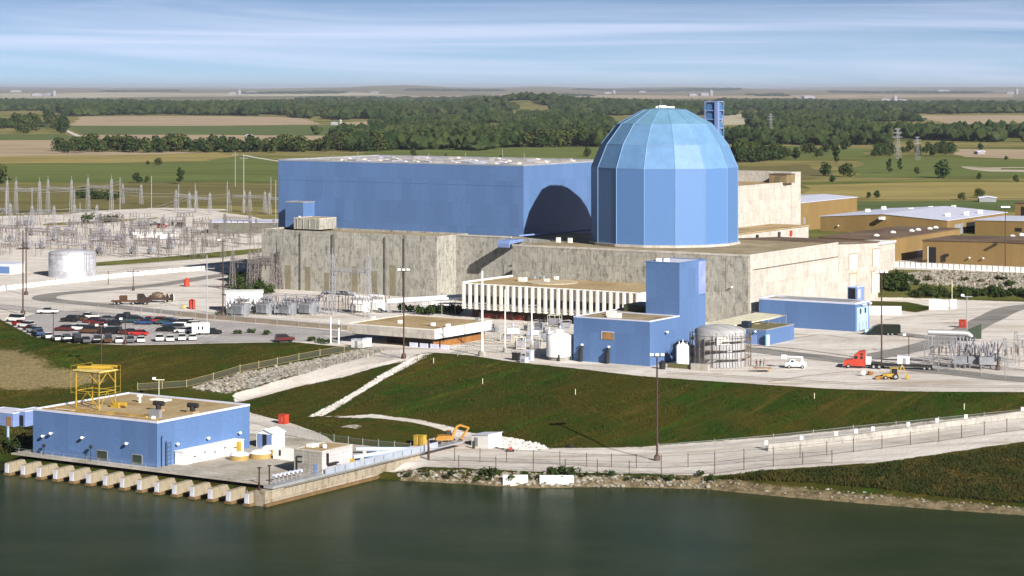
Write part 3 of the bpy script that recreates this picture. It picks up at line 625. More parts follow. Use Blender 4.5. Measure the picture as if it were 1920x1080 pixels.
MB().box(-371.2, -325.6, 650, 690.9, 15, 33.6).build('wall', CONCW, t); MB().box(-370.6, -325.9, 650.4, 690.8, 33.603, 33.75).build('roof', ROOFT, t)
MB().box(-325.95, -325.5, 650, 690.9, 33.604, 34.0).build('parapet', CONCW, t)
MB().box(-371, -325.55, 691, 698.6, 15, 37.2).build('wall', CONCW, t)
t2 = gthing('roof_cabin', 'olive brown box on the roof of the tall concrete block, beside its raised end', 'roof cabin', -330, 688)
u_ = 690.5; w0, w1 = wat(1442, 684), wat(1475, 684); MB().box(w0, w1, 684, u_, 33.75, 36.6).build('wall', paint('olive_panel', (.22, .17, .09)), t2); MB().box(w0 - .2, w1 + .2, 683.8, u_, 36.603, 36.85).build('roof', BROWN, t2)
MB().box(w0 + 2.2, w0 + 4.1, 683.93, 684, 33.8, 35.9).build('door', paint('olive_door', (.16, .13, .07)), t2)
t = gthing('vent_stack', 'slim blue tower of stacked louvre decks rising behind the dome', 'vent tower', -337, 656)
zt = ZY(190, -337, 656)
m = MB(); cw = 2.3
for i in range(7):
    z = zt - .3 - i * 2.9; m.box(-337 - cw, -337 + cw, 656 - cw, 656 + cw, z, z + .35)
m.build('deck', BLUE2, t)
m = MB()
for i in range(6): m.box(-337 - cw + .3, -337 + cw - .3, 656 - cw + .3, 656 + cw - .3, zt - 3.15 - i * 2.9, zt - 1.2 - i * 2.9)
m.build('louvre', siding('louvre_blue', (.06, .16, .34), .25), t)
m = MB()
for a_ in (-1, 1):
    for b_ in (-1, 1): m.beam((-337 + a_ * cw, 656 + b_ * cw, 30), (-337 + a_ * cw, 656 + b_ * cw, zt), .22)
m.box(-337 + cw - .9, -337 + cw + .3, 656 - cw - .3, 656 - cw + .9, 30, zt); m.build('frame', BLUE2, t)
MB().box(-337 - 1.75, -337 + 1.75, 656 - 1.75, 656 + 1.75, 33.7, zt - .4).build('shaft', BLUE, t)
t = gthing('low_annex', 'low white walled annex under the tall concrete block right of the dome', 'concrete building', -320, 645)
MB().box(-325, -312, 617.6, 675.6, 10, 20.1).build('wall', CONCW, t); MB().box(-325.4, -311.7, 617.6, 675.8, 20.103, 20.45).build('roof', ROOFT, t)
for u, c_ in ((636, BLACK), (652, RUST), (661, RED)): MB().box(-311.95, -311.6, u, u + 1.4, 17.6, 19.4).build('hatch', c_, t)
t = gthing('connecting_roof', 'flat gravel roof with white edge between the concrete block and the brown sheds', 'low roof', -300, 665)
MB().box(-311.5, -276.5, WU + .4, 664, 8, 16.5).build('wall', CONCW, t); MB().box(-311.5, -276.2, WU + .4, 664.3, 16.503, 16.9).build('roof', patchy('grey_gravel_roof', [(.3, .29, .29), (.42, .41, .41), (.5, .49, .5)], .3, 2, .95, .3), t)
MB().prism([(-292, 650), (-276, 650), (-276, 664), (-283, 664)], 16.91, 17.3).build('edge_slab', WHITE, t)

# ------------------------------------------------------------------ office block with the white fins
t = gthing('office_building', 'two storey office with white vertical concrete fins over a dark recessed ground floor', 'office building', -325, 545)
W0, W1, UF, UB, ZR, ZB = -353.9, -295.3, 531.0, 557.8, 10.0, 3.1
INK = paint('recess_shade', (.035, .022, .016), .8); FIN = paint('fin_concrete', (.70, .67, .61), .75, var=.12, dirt=(.42, .39, .34)); BACK = paint('fin_back', (.40, .37, .33), .8)  # near-black INK paints in the shade under the overhanging floor
MB().box(W0 + .1, W1 - .1, UF + .6, UB, ZB, ZR - .3).build('wall', BACK, t)
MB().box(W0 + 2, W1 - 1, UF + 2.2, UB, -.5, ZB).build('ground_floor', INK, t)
MB().box(W0 + .3, W1 - .3, UF + .4, UB, ZR - .297, ZR - .1).build('roof', ROOFT, t)
m = MB(); m.box(W0 - .2, W0 + .25, UF + .3, UB, ZR - .296, ZR + .35); m.box(W0 + .3, W1, UF + .25, UF + .5, ZR - .295, ZR); m.build('parapet', WHITE, t)
MB().box(W0 - .1, W1 + .1, UF + .3, UB, ZB - .45, ZB - .003).build('floor_edge', FIN, t)
nf = 27; pitch = (W1 - 1.5 - W0) / nf
for i in range(nf + 1):
    w = W0 + .3 + i * pitch; m = MB(); m.prism([(w - .42, UF + .6), (w - .30, UF - .15), (w + .30, UF - .15), (w + .42, UF + .6)], ZB - .5, ZR - .05); m.build('fin', FIN, t)
for i in range(nf):
    w = W0 + .3 + (i + .5) * pitch
    MB().box(w - .55, w + .55, UF + .53, UF + .6, ZB + .2, ZB + .75).build('spandrel', FIN, t); MB().box(w - .42, w + .42, UF + .52, UF + .6, ZB + 1.2, ZB + 3.4).build('window', GLASS, t)
MB().box(W1 - 1.4, W1, UF - .1, UF + .6, ZB - .4, ZR).build('end_panel', WHITE, t); MB().box(W1 - .1, W1 + .1, UF + .6, UB, ZB - .4, ZR).build('end_wall', WHITE, t)
for i in range(10): MB().box(W0 + 5 + i * 5.5, W0 + 5.5 + i * 5.5, UF + 1, UF + 1.5, -.3, ZB - .46).build('column', INK, t)  # columns coloured near black to merge with the painted shade
MB().box(W0 + 6, W0 + 20, UF + 2.05, UF + 2.2, 0, 1.5).build('panel', paint('red_brown_panel', (.20, .045, .03)), t)
for px, py, s_ in ((980, 527, 2.4), (1000, 522, 1.2), (1009, 521.5, 1.2), (1018, 522, 1.0), (1043, 523, 1.0), (1025, 528, 1.3)):
    w, u = L(px, py, ZR); MB().box(w - s_ / 2, w + s_ / 2, u - .6, u + .6, ZR - .1, ZR + .5 + s_ * .25).build('roof_vent', [LILAC, GREY, WHITE][int(px) % 3], t)
w, u = L(1035, 529, ZR); MB().lathe([(7.5, ZR - .098), (7.5, ZR + .08), (7.2, ZR + .1)], 20, (w, u), False).build('roof_patch', patchy('roof_patch', [(.4, .33, .22), (.5, .42, .3), (.55, .47, .36)], .2, 1), t)

# ------------------------------------------------------------------ other blue buildings
t = gthing('diesel_building', 'blue windowless building with a tall tower on its right, brown shutter in its front', 'blue building', -265, 472)
W0, W1, U0, U1 = -275.2, -254.2, 461.5, 490.1; ZL = 10.8; ut = 476.4; wt = -263.5
shell(t, W0, W1, U0, ut - .01, -.5, ZL, BLUE, ROOF, LILAC, .3); shell(t, W0, wt - .02, ut, U1, -.5, ZL, BLUE, ROOF, LILAC, .3)
shell(t, wt, W1 - .02, ut + .01, U1, -.5, 23.6, BLUE, LILAC, BLUE, .3, 'tower')
MB().box(W1 - .02, W1 + .03, ut + 10, U1 - .01, 15.2, 23.2).build('cladding_patch', paint('cladding_patch', (.24, .30, .62)), t)
w = wat(1129, U0); f = MB(); w2 = wat(1151, U0); MB().box(w, w2, U0 - .1, U0, ZY(636, w, U0), ZY(622, w, U0)).build('shutter', WOOD, t)
ring_z = (ZY(636, w, U0), ZY(622, w, U0)); f.box(w - .15, w, U0 - .14, U0, *ring_z); f.box(w - .15, w2 + .15, U0 - .14, U0, ring_z[1], ring_z[1] + .15); f.build('window_frame', LILAC, t)
for px, py in ((1092, 652), (1142, 656)):
    w = wat(px, U0); z = ZY(py, w, U0); m = MB(); m.tube((w, U0 - .9, .1), (w, U0 - .9, z - .5), .55); m.tube((w, U0 - .9, z - .5), (w, U0 - .05, z + .3), .35); m.build('exhaust_pipe', BLACK, t); lamp_fitting(t, w + .3, U0, z + .8, 'u')
lamp_fitting(t, W1, uat(1246, W1), 7.5, 'w')
for px, py, s_ in ((1152, 594, 1.6), (1146, 590, 1.0)):
    w, u = L(px, py, ZL); MB().box(w - s_, w + s_, u - .8, u + .8, ZL - .3, ZL + .9).build('roof_vent', [WHITE, LILAC][int(px) % 2], t)
w, u = L(1190, 586, ZL); MB().box(w - 5, w + 5, 480, 489, ZL - .28, ZL + 1.5).build('cooling_unit', paint('green_unit', (.05, .06, .035)), t)
for px in (1235, 1250): w, u = L(px, 488.5, 23.6); MB().box(w - .5, w + .5, u - .5, u + .5, 23.2, 24.2).build('roof_vent', WHITE, t)
t = gthing('long_storehouse', 'long low blue building with flat grey roof beside the white concrete wall', 'blue building', -258, 560)
shell(t, -272.4, -243.5, 557.3, 566.7, -.5, 7.8, BLUE, ROOF, LILAC, .5)
MB().box(-243.5, -243.42, 558.2, 565.8, .1, 6.4).build('end_panel', paint('light_blue_panel', (.36, .50, .66)), t)
for u in (559.6, 562, 564.4): MB().tube((-243.35, u, .1), (-243.35, u, 2.4), .12).build('pipe', GREY, t)
for u in (560.4, 563.6): MB().box(-243.4, -243.2, u - .25, u + .25, 4.6, 6).build('vent', DARK, t)
for u in (561, 562.4, 566): lamp_fitting(t, -243.5, u, 7, 'w')
MB().box(-268, -246, 558.5, 566, 7.35, 7.75).build('roof_curb', GREY, t)
t = gthing('blue_shed', 'small pale blue shed standing behind the end of the long blue building', 'shed', -246, 572)
u0, u1 = 569, 572.4; w0, w1 = wat(1589, u0), wat(1607, u0); shell(t, w0, w1, u0, u1 + 1.5, 0, 11.1, BLUE2, LILAC, LILAC, .25); MB().box(w0 + .3, w1 - .5, u0 - .05, u0, 7.6, 10.6).build('opening', DARK, t); MB().box(w1, w1 + .06, u0 + 1, u0 + 2, 7.8, 10.2).build('vent_panel', WHITE, t)
t = gthing('pump_shed', 'small blue shed with flat dark roof and a tank beside the round tank', 'shed', -255, 522)
w0, w1, u0, u1 = -260.5, -249.6, 514.8, 531.5; shell(t, w0, w1, u0, u1, -.3, 4.1, BLUE, paint('moss_roof', (.16, .14, .05)), GREY, .25)
w = wat(1413, u0); MB().box(w - .9, w + .9, u0 - .08, u0, 0, 2.6).build('door', BLUE2, t); lamp_fitting(t, w + .8, u0, 3.5, 'u')
MB().tube((wat(1441, u0), u0 - .7, 0), (wat(1441, u0), u0 - .7, 2.9), .62, n=14).build('tank', paint('light_blue_tank', (.40, .62, .74)), t)
MB().box(w - 4.5, w - 2.5, u0 + 2, u0 + 4, 3.9, 5.6).build('roof_unit', paint('dark_unit', (.02, .03, .05)), t)
t = gthing('canopy', 'sloping white canopy roof on grey posts, between the concrete corner and the blue shed', 'canopy', -265, 535)
ca = [L(1300, 620, 4.6), L(1392, 607, 4.6), L(1470, 595, 4.6), L(1420, 589, 4.6), L(1330, 604, 4.6)]
MB().prism(ca, [4.3, 4.3, 4.9, 4.9, 4.3], [4.55, 4.55, 5.15, 5.15, 4.55]).build('roof', CREAM, t)
m = MB()
for p_ in [L(1405, 607, 4.6), L(1430, 602, 4.6), L(1462, 597, 4.6), L(1335, 606, 4.6)]: m.beam((p_[0], p_[1], 0), (p_[0], p_[1], 4.4), .14)
m.build('post', GREY, t)
fp = [L(1408, 586, 5), L(1474, 592, 5), L(1440, 602, 5), L(1475, 592, 5)]
m = MB(); m.beam((*fp[0], 5.2), (*fp[1], 5.2), .16); m.beam((*fp[1], 5.2), (*fp[2], 5.2), .16); m.beam((*fp[1], 0), (*fp[1], 5.2), .16); m.beam((*fp[0], 0), (*fp[0], 5.2), .12); m.beam((*fp[2], 0), (*fp[2], 5.2), .12)
m.build('pipe_frame', GREY, t)
MB().box(ca[0][0] + 4, ca[2][0] - 2, ca[1][1] + 6, ca[1][1] + 9, 0, 4.0).build('wall', CREAM, t)
# ------------------------------------------------------------------ lake intake station
DK = -8.5
t = gthing('intake_deck', 'concrete deck over the water carrying the blue intake house and its yard', 'deck', -292, 345)
DECK = patchy('deck_concrete', [(.28, .25, .20), (.42, .385, .33), (.54, .50, .45)], .12, 1.1, .95, .3); STW = concrete('stained_wall', (.38, .335, .26), .75, 6, 3.5, (.10, .06, .03)); WET = paint('wet_stain', (.17, .105, .045), .8, var=.3)
MB().box(-329, -258.6, 327.6, 374, DK - .3, DK).build('deck_slab', DECK, t)
MB().box(-328, -263, 330.2, 330.8, -15, DK - .303).build('back_wall', DARK, t)  # black colour paints in the shade of the cavity below the deck
MB().box(-261.2, -258.6, 322.2, 372.5, -15, DK - .553).build('side_wall', STW, t); MB().box(-258.6, -258.1, 322, 372, -15, -10.95).build('ledge', WET, t)
MB().box(-261.2, -258.5, 322.2, 327.58, DK - .552, DK - .2).build('wall_end', STW, t)
m = MB()
for w in np.arange(-324, -262, 4.53): m.box(w + .85, w + 3.6, 329.3, 329.7, -15, DK - .35)
m.build('trash_rack', paint('dark_rack', (.03, .025, .02)), t, kind='stuff')
m = MB()
for w in np.arange(-327, -262, 3.1): m.tube((w, 327.8, DK), (w, 327.8, DK + 1.1), .05, n=5)
for z in (.55, 1.08): m.beam((-328, 327.8, DK + z), (-262, 327.8, DK + z), .05)
m.build('railing', GREY, t)
PIER = concrete('pier_concrete', (.36, .31, .225), .7, 9, 5, (.13, .085, .045)); NOSE = paint('nose_plate', (.62, .63, .72), .5, var=.2, dirt=(.38, .33, .28))
pr = thing('intake_pier', 'x', 'pier', (0, 0, 0), -GA); pr['_o'] = (0, 322, -11.5)
MB().extr([(320.9, -13.5), (320.9, -9.1), (325.3, -8.95), (326.7, -11.1), (326.7, -13.5)], 'x', -.52, .52).build('shaft', PIER, pr)
MB().box(-.48, .48, 320.75, 320.897, -11.0, -9.2).build('nose_plate', NOSE, pr)
MB().extr([(320.6, -13.6), (320.6, -11.08), (327.1, -11.0), (327.1, -13.6)], 'x', -.72, .9).build('footing', WET, pr)
words_ = ['first', 'second', 'third', 'fourth', 'fifth', 'sixth', 'seventh', 'eighth', 'ninth', 'tenth', 'eleventh', 'twelfth', 'thirteenth', 'fourteenth']
for i in range(15):
    X, Y = W(-323.4 + 4.395 * i, 322); lab = 'concrete intake pier, ' + ('left end of the row below the deck' if i == 0 else 'right end, against the retaining wall' if i == 14 else words_[i] + ' from the left in the row under the deck')
    if i == 0: pr.location = (X, Y, -11.5); tag(pr, lab, None, 'intake piers in the lake')
    else: dup(pr, (X, Y, -11.5), None, lab, 'intake piers in the lake')
t = gthing('intake_house', 'big blue flat roofed building standing on the lake deck, with tan roof', 'pump house', -309, 345)
IW0, IW1, IU0, IU1, IZ = -325.6, -292.2, 330.4, 359.0, .55
shell(t, IW0, IW1, IU0, IU1, DK + .002, IZ, BLUE, ROOFT, LILAC, .42)
ps = lambda px, py, z=DK: L(px, py, z)
for px, py in ((84, 817), (99, 812), (158, 820), (241, 831)): w = wat(px, IU0); lamp_fitting(t, w, IU0, ZY(py, w, IU0), 'u')
for px, py in ((90, 834), (178, 836)):
    w = wat(px, IU0); z = ZY(py, w, IU0); m = MB(); m.tube((w, IU0 - 1.2, DK), (w, IU0 - 1.2, z), .07); m.ball((w, IU0 - 1.2, z), .4); m.build('lamp_post', BLACK, t)
for px, py in ((328, 832), (386, 821), (445, 811)): u = uat(px, IW1); lamp_fitting(t, IW1, u, ZY(py, IW1, u), 'w')
for a_, b_ in ((183, 201), (249, 266)):
    w, w2 = wat(a_, IU0), wat(b_, IU0); z0, z1 = DK + .35, DK + 2.0; f = MB().box(w - .2, w2 + .2, IU0 - .08, IU0, z0 - .15, z1 + .15).build('window', GREY, t); MB().box(w, w2, IU0 - .12, IU0 - .083, z0, z1).build('pane', paint('green_glass', (.035, .05, .04), .15), f)
for i, px in enumerate((301, 309)):
    u = uat(px, IW1); m = MB(); m.tube((IW1 + .3, u, DK), (IW1 + .3, u, ZY((820, 830)[i], IW1, u)), .09); m.tube((IW1 + .3, u, ZY((820, 830)[i], IW1, u)), (IW1, u + .5, ZY((818, 828)[i], IW1, u)), .1); m.build('conduit', BLACK, t)
u = uat(314, IW1); m = MB(); zt = ZY(829, IW1, u)
for q in (-.5, .5): m.beam((IW1 + .5, u + q, DK), (IW1 + .5, u + q, zt), .06)
for z in np.arange(DK + .5, zt, .8): m.beam((IW1 + .5, u - .5, z), (IW1 + .5, u + .5, z), .05)
m.build('ladder', BLACK, t)
RZ = IZ - .3
MB().box(IW0 + 1.5, IW1 - 1, IU0 + 1.0, IU0 + 1.5, RZ, RZ + .4).build('roof_beam', paint('ochre_beam', (.42, .27, .07), .6, var=.4), t); MB().box(IW0 + 3, IW1 - 6, IU0 + 3.6, IU0 + 4.1, RZ, RZ + .45).build('roof_beam', MATS['ochre_beam'], t)
MB().box(IW0 + 12, IW1 - 6, IU0 + 1.9, IU0 + 3.2, RZ, RZ + .12).build('roof_walkway', LILAC, t); MB().box(IW0 + 3, IW0 + 8, IU0 + 2, IU0 + 4, RZ, RZ + .12).build('roof_walkway', LILAC, t)
w, u = L(297, 780, IZ); MB().box(w - 2.2, w + .6, u - .4, u + .4, RZ, RZ + 1.5).build('roof_screen', GREY, t)
w, u = L(291, 783, IZ); MB().lathe([(.5, RZ), (.55, RZ + .5), (.2, RZ + .7)], 12, (w, u - .6)).build('roof_vent', WHITE, t)
w, u = L(262, 752, IZ); m = MB(); m.tube((w, u, RZ), (w, u, RZ + 1.4), .3); m.box(w - .35, w + .35, u - .5, u + .4, RZ + 1.2, RZ + 1.7); m.build('roof_vent', WHITE, t)
w, u = L(300, 748, IZ); MB().box(w - 2, w + 2, u - 1, u + 1.4, RZ, RZ + .3).build('roof_hatch', WHITE, t)
for px, py in ((297, 768), (361, 772)):
    w, u = L(px, py, IZ); m = MB(); m.tube((w, u, RZ), (w, u, RZ + 1.5), .55); m.tube((w - 1.2, u, RZ + 1.6), (w + 1.2, u + .2, RZ + 1.6), .5, n=10); m.build('roof_fan', BLACK, t); MB().box(w - .9, w + .9, u - .9, u + .9, RZ, RZ + .4).build('fan_curb', ROOFT, t)
# yellow hoist frame on the roof
t = gthing('hoist_frame', 'yellow steel hoist frame on four legs standing on the blue intake house roof', 'steel frame', -318, 340, 0)
hw0, hw1, hu0, hu1, hz0, hz1 = *sorted((L(160, 760, IZ)[0], L(181, 766, IZ)[0])), L(181, 766, IZ)[1], L(217, 752, IZ)[1], IZ - .3, IZ + 7.2
hw0 -= .5; hw1 += .7; hu1 = hu0 + 4.8
for w in (hw0, hw1):
    for u in (hu0, hu1): MB().beam((w, u, hz0), (w, u, hz1), .20).build('leg', YEL, t)
m = MB()
for z in (hz1, hz0 + 3.6): 
    for a_, b_ in (((hw0, hu0), (hw1, hu0)), ((hw1, hu0), (hw1, hu1)), ((hw0, hu1), (hw1, hu1)), ((hw0, hu0), (hw0, hu1))): m.beam((*a_, z), (*b_, z), .16)
for (a_, b_) in (((hw0, hu0), (hw1, hu0)), ((hw1, hu0), (hw1, hu1))):
    c_ = ((a_[0] + b_[0]) / 2, (a_[1] + b_[1]) / 2); m.beam((*a_, hz1 - 2.4), (*c_, hz1), .14); m.beam((*b_, hz1 - 2.4), (*c_, hz1), .14); m.beam((*a_, hz0), (*c_, hz0 + 3.6), .1); m.beam((*b_, hz0), (*c_, hz0 + 3.6), .1)
m.build('brace', YEL, t, kind=None)
m = MB(); m.box(hw0 - .7, hw1 + .4, hu0 - .3, hu1 + .4, hz1 + .15, hz1 + .35); m.build('platform', paint('pale_yellow', (.75, .62, .25), .6, var=.3), t)
m = MB(); m.tube((hw0 - .5, hu0 + 1, hz1 + .7), (hw1 + .2, hu1 - 1, hz1 + .8), .38); m.tube((hw0, hu1, hz1 + .7), (hw1, hu1 + .4, hz1 + .9), .3); m.build('hoist_drum', YEL, t)
m = MB()
for w in (hw0 - .9, hw1 + .7):
    for u in (hu0 - .6, hu1 + .8): m.beam((w, u, hz0 + 3), (w, u, hz1 + 1.2), .05)
for z in (hz0 + 3.2, hz0 + 4.4, hz1 + .2, hz1 + 1.2):
    for a_, b_ in (((hw0 - .9, hu0 - .6), (hw1 + .7, hu0 - .6)), ((hw1 + .7, hu0 - .6), (hw1 + .7, hu1 + .8)), ((hw0 - .9, hu0 - .6), (hw0 - .9, hu1 + .8))): m.beam((*a_, z), (*b_, z), .05)
m.build('guard_rail', YEL, t)
m = MB(); m.box(hw1 - 1, hw1 + 1.2, hu1 - .4, hu1 + 1, hz0, hz0 + 1.1); m.tube((hw1 - .6, hu1, hz0 + .6), (hw1 + 2.4, hu1 + .6, hz0 + .7), .5); m.build('motor', YEL, t)
# yard beside it
w, u0 = L(344, 872, DK); u1 = uat(457, w)
t = gthing('yard_wall', 'long white wall box beside the sunny side of the intake house', 'wall box', w - 1, u0 + 4); MB().box(w - 2.2, w, u0, u1, DK + .002, DK + 2.5).build('wall', WHITE, t); MB().box(w - 2.4, w + .1, u0 - .1, u1 + .1, DK + 2.503, DK + 2.65).build('coping', WHITE, t)
MB().box(w + .003, w + .7, u1 - 2.4, u1 - 1.6, DK + .01, DK + 2.4).build('cabinet', YEL, t)
for i in range(5): MB().box(w, w + .16, u0 + 3 + i * 3.1, u0 + 3.7 + i * 3.1, DK + 1.2 + (i % 2) * .4, DK + 1.4 + (i % 2) * .4).build('bracket', RUST, t)
for i, (px, py, r) in enumerate(((449, 862, 1.9), (488, 858, 2.3), (503, 850, 1.4))):
    w, u = L(px, py, DK); t = gthing('round_hatch', ('round white lidded chamber with tan sides next to the long white wall box', 'widest round white lidded chamber with tan sides in the intake yard', 'small round white lidded chamber near the white gabled shed')[i], 'hatch', w, u, 0, 'round chambers in the intake yard')
    MB().lathe([(r, DK), (r, DK + 1.0)], 18, (w, u)).build('side', paint('tan_side', (.38, .26, .09)), t); MB().lathe([(r + .12, DK + 1.003), (r + .12, DK + 1.2), (r * .5, DK + 1.6), (.05, DK + 1.7)], 18, (w, u)).build('lid', WHITE, t)
w, u = L(480, 838, DK); w1 = w + 4.0
t = gthing('white_shed', 'small white gabled shed with blue doors just right of the intake house', 'shed', w, u)
MB().extr([(w, DK), (w + 4.4, DK), (w + 4.4, DK + 3.0), (w + 2.2, DK + 3.7), (w, DK + 3.0)], 'y', u + .1, u + 4).build('wall', WHITE, t)
MB().box(w + .35, w + 1.6, u + .02, u + .1, DK + .05, DK + 2.8).build('door', BLUE2, t); MB().box(w + 2.8, w + 4.1, u + .02, u + .1, DK + .05, DK + 2.8).build('door', BLUE2, t); MB().box(w + 1.65, w + 2.7, u + .03, u + .1, DK + .05, DK + 2.8).build('opening', DARK, t)
MB().extr([(w - .2, DK + 3.0), (w + 2.2, DK + 3.75), (w + 4.6, DK + 3.0), (w + 4.6, DK + 3.15), (w + 2.2, DK + 3.92), (w - .2, DK + 3.15)], 'y', u - .15, u + 4.2).build('roof', WHITE, t)
w, u = L(512, 860, DK); t = gthing('screen_wall', 'low white screen wall between the gabled shed and the stone pump house', 'wall', w, u); w2 = w + 7
MB().box(w, w2, u, u + .5, DK + .002, DK + 2.4).build('wall', WHITE, t); MB().box(w2 - .5, w2, u + .5, u + 5, DK + .002, DK + 2.4).build('wall', WHITE, t); MB().box(w + 1.6, w + 2.0, u - .1, u, DK + .8, DK + 1.9).build('vent', BLACK, t)
w0, w1, u0 = L(568, 883, DK)[0], L(603, 893, DK)[0], L(603, 893, DK)[1]; u1 = uat(661, w1); zt = ZY(846, w1, u0)
t = gthing('pump_house', 'small grey concrete block house with tan roof and a blue door in the intake yard', 'pump house', w1, u0)
STONE = concrete('block_wall', (.40, .38, .34), .5, 1.2, .6)
shell(t, w0, w1, u0, u1, DK + .002, zt, STONE, ROOFT, CONCW, .25); MB().box(w1, w1 + .05, u0 + .2, u1 - .1, DK + .01, zt - .3).build('render_coat', concrete('lilac_render', (.60, .56, .58), .4, 1.4, .7, (.35, .28, .25)), t)
wd_ = wat(592, u0); MB().box(wd_ - .5, wd_ + .5, u0 - .06, u0, DK + .05, DK + 2.2).build('door', BLUE2, t)
MB().box(w1 + .06, w1 + .12, u0 + 4.6, u0 + 6, DK + .6, DK + 1.6).build('shutter', GREY, t); MB().box(w1 + .06, w1 + .3, u0 + 9, u0 + 10.2, DK + .9, DK + 2.0).build('cabinet', YEL, t)
m = MB(); m.box(w1 + .06, w1 + .5, u0 + 1.4, u0 + 1.7, zt - 2.6, zt - .6); m.box(w1 + .06, w1 + .9, u0 + 1.4, u0 + 4.4, zt - 2.8, zt - 2.55); m.build('bracket', BLACK, t)
m = MB(); m.box(w0 + .6, w0 + 2.2, u0 + 3, u0 + 5, zt - .2, zt + .5); m.ball(((w0 + w1) / 2 + 1, u0 + 4, zt + .2), .5); m.build('roof_vent', WHITE, t)
m = MB()
for z in (DK + 2.4, DK + 3.4): m.tube((w0 + .8, u0 - .15, DK), (w0 + .8, u0 - .15, z), .09); m.tube((w0 + .8, u0 - .15, z), (w0 + 2.1, u0 - .15, z), .09)
m.build('conduit', BLACK, t)
# steel posts, pipes and the silver walkway along the right edge
for i, px in enumerate((486, 505)):
    w, u = L(px, 917 - i * 4, DK); t = gthing('steel_post', 'rust brown steel post at the deck corner, ' + ('nearer the piers' if i == 0 else 'nearer the silver walkway'), 'post', w, u, 0, 'rusty posts on the deck corner'); MB().beam((w, u, DK), (w, u, DK + 3.9), .2).build('shaft', RUST, t); MB().box(w - .35, w + .35, u - .35, u + .35, DK + .002, DK + .25).build('foot', RUST, t); MB().box(w - .3, w + .3, u - .3, u + .3, DK + 3.9, DK + 4.05).build('cap', RUST, t)
for i in range(7):
    w, u = L(515 + i * 8, 905 - i * 1.7, DK); t = gthing('valve_stand', 'grey valve stand in the row behind the silver walkway', 'valve', w, u, 0, 'row of valve stands'); m = MB(); m.tube((w, u, DK), (w, u, DK + 1.3), .12); t_ = m.build('stem', GREY, t); MB().tube((w - .4, u, DK + 1.3), (w + .4, u, DK + 1.3), .3, n=10).build('wheel', LILAC, t)
t = gthing('silver_walkway', 'long silver metal walkway on the retaining wall along the right edge of the deck', 'walkway', -259, 345)
m = MB(); m.box(-260.4, -258.2, 324, 374, DK + .004, DK + .5); m.build('deck_plate', GALV, t)
m = MB()
for u in np.arange(340, 378, 3.2): m.box(-258.18, -258.1, u, u + 3.0, DK + .3, DK + 1.5)
m.build('side_panel', paint('walkway_panel', (.36, .40, .48), .5), t, kind='stuff'); m = MB()
for u in np.arange(325, 386, 2.5): m.beam((-258.3, u, DK + .5), (-258.3, u, DK + 1.5), .05)
m.beam((-258.3, 325, DK + 1.5), (-258.3, 386, DK + 1.5), .05); m.build('railing', GALV, t); MB().box(-260.4, -258.0, 374, 388, DK + .1, DK + .35).build('gangway', GALV, t)
t = gthing('pipe_trestle', 'pale blue steel pipe trestle between the block house and the yellow boxes', 'pipe trestle', -262, 365)
m = MB(); A = [L(665, 848, DK), L(790, 866 - 12, DK), L(662, 862, DK), L(700, 842, DK)]
B1, B2, B3, B4 = L(662, 858, DK + .8), L(770, 843, DK + .8), L(668, 843, DK + .8), L(662, 870, DK + .8)
for a_, b_ in ((B1, B2), (B3, B2), (B4, B2)): m.tube((*a_, DK + .9), (*b_, DK + .9), .42, n=8)
m.build('pipe', paint('pale_blue_steel', (.50, .60, .82), .5), t)
m = MB()
for a_, b_ in ((B1, B2), (B3, B2)):
    for q in (.15, .4, .65, .9): m.box(a_[0] + (b_[0] - a_[0]) * q - .25, a_[0] + (b_[0] - a_[0]) * q + .25, a_[1] + (b_[1] - a_[1]) * q - .25, a_[1] + (b_[1] - a_[1]) * q + .25, DK - .9, DK + .6)
m.build('support', CREAM, t, kind='stuff')
# sheds at the left edge
for i, (px0, px1, py, hh) in enumerate(((-30, 24, 800, 3.0), (28, 47, 799, 3.3))):
    x0, y0, z0 = hit(px0, py); w1, u0 = L(px1, py, -8.6); w0 = wat(px0, u0)
    t = gthing('lakeside_shed', ('pale blue lakeside shed with brown doors at the left edge, nearest the border', 'narrow pale blue lakeside shed left of the big intake house')[i], 'shed', w1, u0); shell(t, w0, w1, u0, u0 + 6, -9, -8.6 + hh, BLUE2, LILAC, LILAC, .2); MB().box(w1 - 1.9, w1 - .5, u0 - .06, u0, -8.6, -8.6 + hh * .7).build('door', WOOD if i == 0 else DARK, t)
x, y, z = hit(15, 840); t = thing('mooring_pile', 'pale blue steel pile standing at the left end of the deck', 'pile', (x, y, z)); MB().tube((0, 0, -1), (0, 0, 4.4), .3).build('shaft', paint('pile_blue', (.30, .42, .62)), t); MB().tube((0, 0, 4.4), (0, 0, 4.6), .42).build('cap', GREY, t)

# ------------------------------------------------------------------ guard house and small things round the office
t = gthing('gate_house', 'low gate house with wide white and grey concrete roof band over brown walls', 'gate house', -330, 475)
gu = 463.0; gw1 = -317.0; gw0 = wat(651, gu); gu1 = uat(921, gw1); zb, zt = 2.45, 5.0
MB().box(gw0, gw1 - .0, gu, gu1, zb, zt - .3).build('roof_band', CONCW, t); MB().box(gw0 + .4, gw1 - .4, gu + .4, gu1 - .4, zt - .297, zt - .15).build('roof', ROOFT, t); ring(MB(), gw0 - .03, gw1 + .03, gu - .03, gu1 + .03, zt - .298, zt, .35).build('parapet', FIN, t)
MB().box(gw1 + .003, gw1 + .08, gu + .1, gu1 - .1, zb + .05, zt - .31).build('white_fascia', WHITE, t)
MB().box(gw0 + 17, gw1 - 1.4, gu + 1.6, gu1 - 1, -.3, zb).build('wall', paint('rust_brick', (.30, .13, .035), .8, var=.3), t); MB().box(gw0 + 9, gw0 + 16.99, gu + 5, gu1 - 6, -.3, zb).build('recess_wall', INK, t)  # recess and front walls near black, shade under the roof band painted in
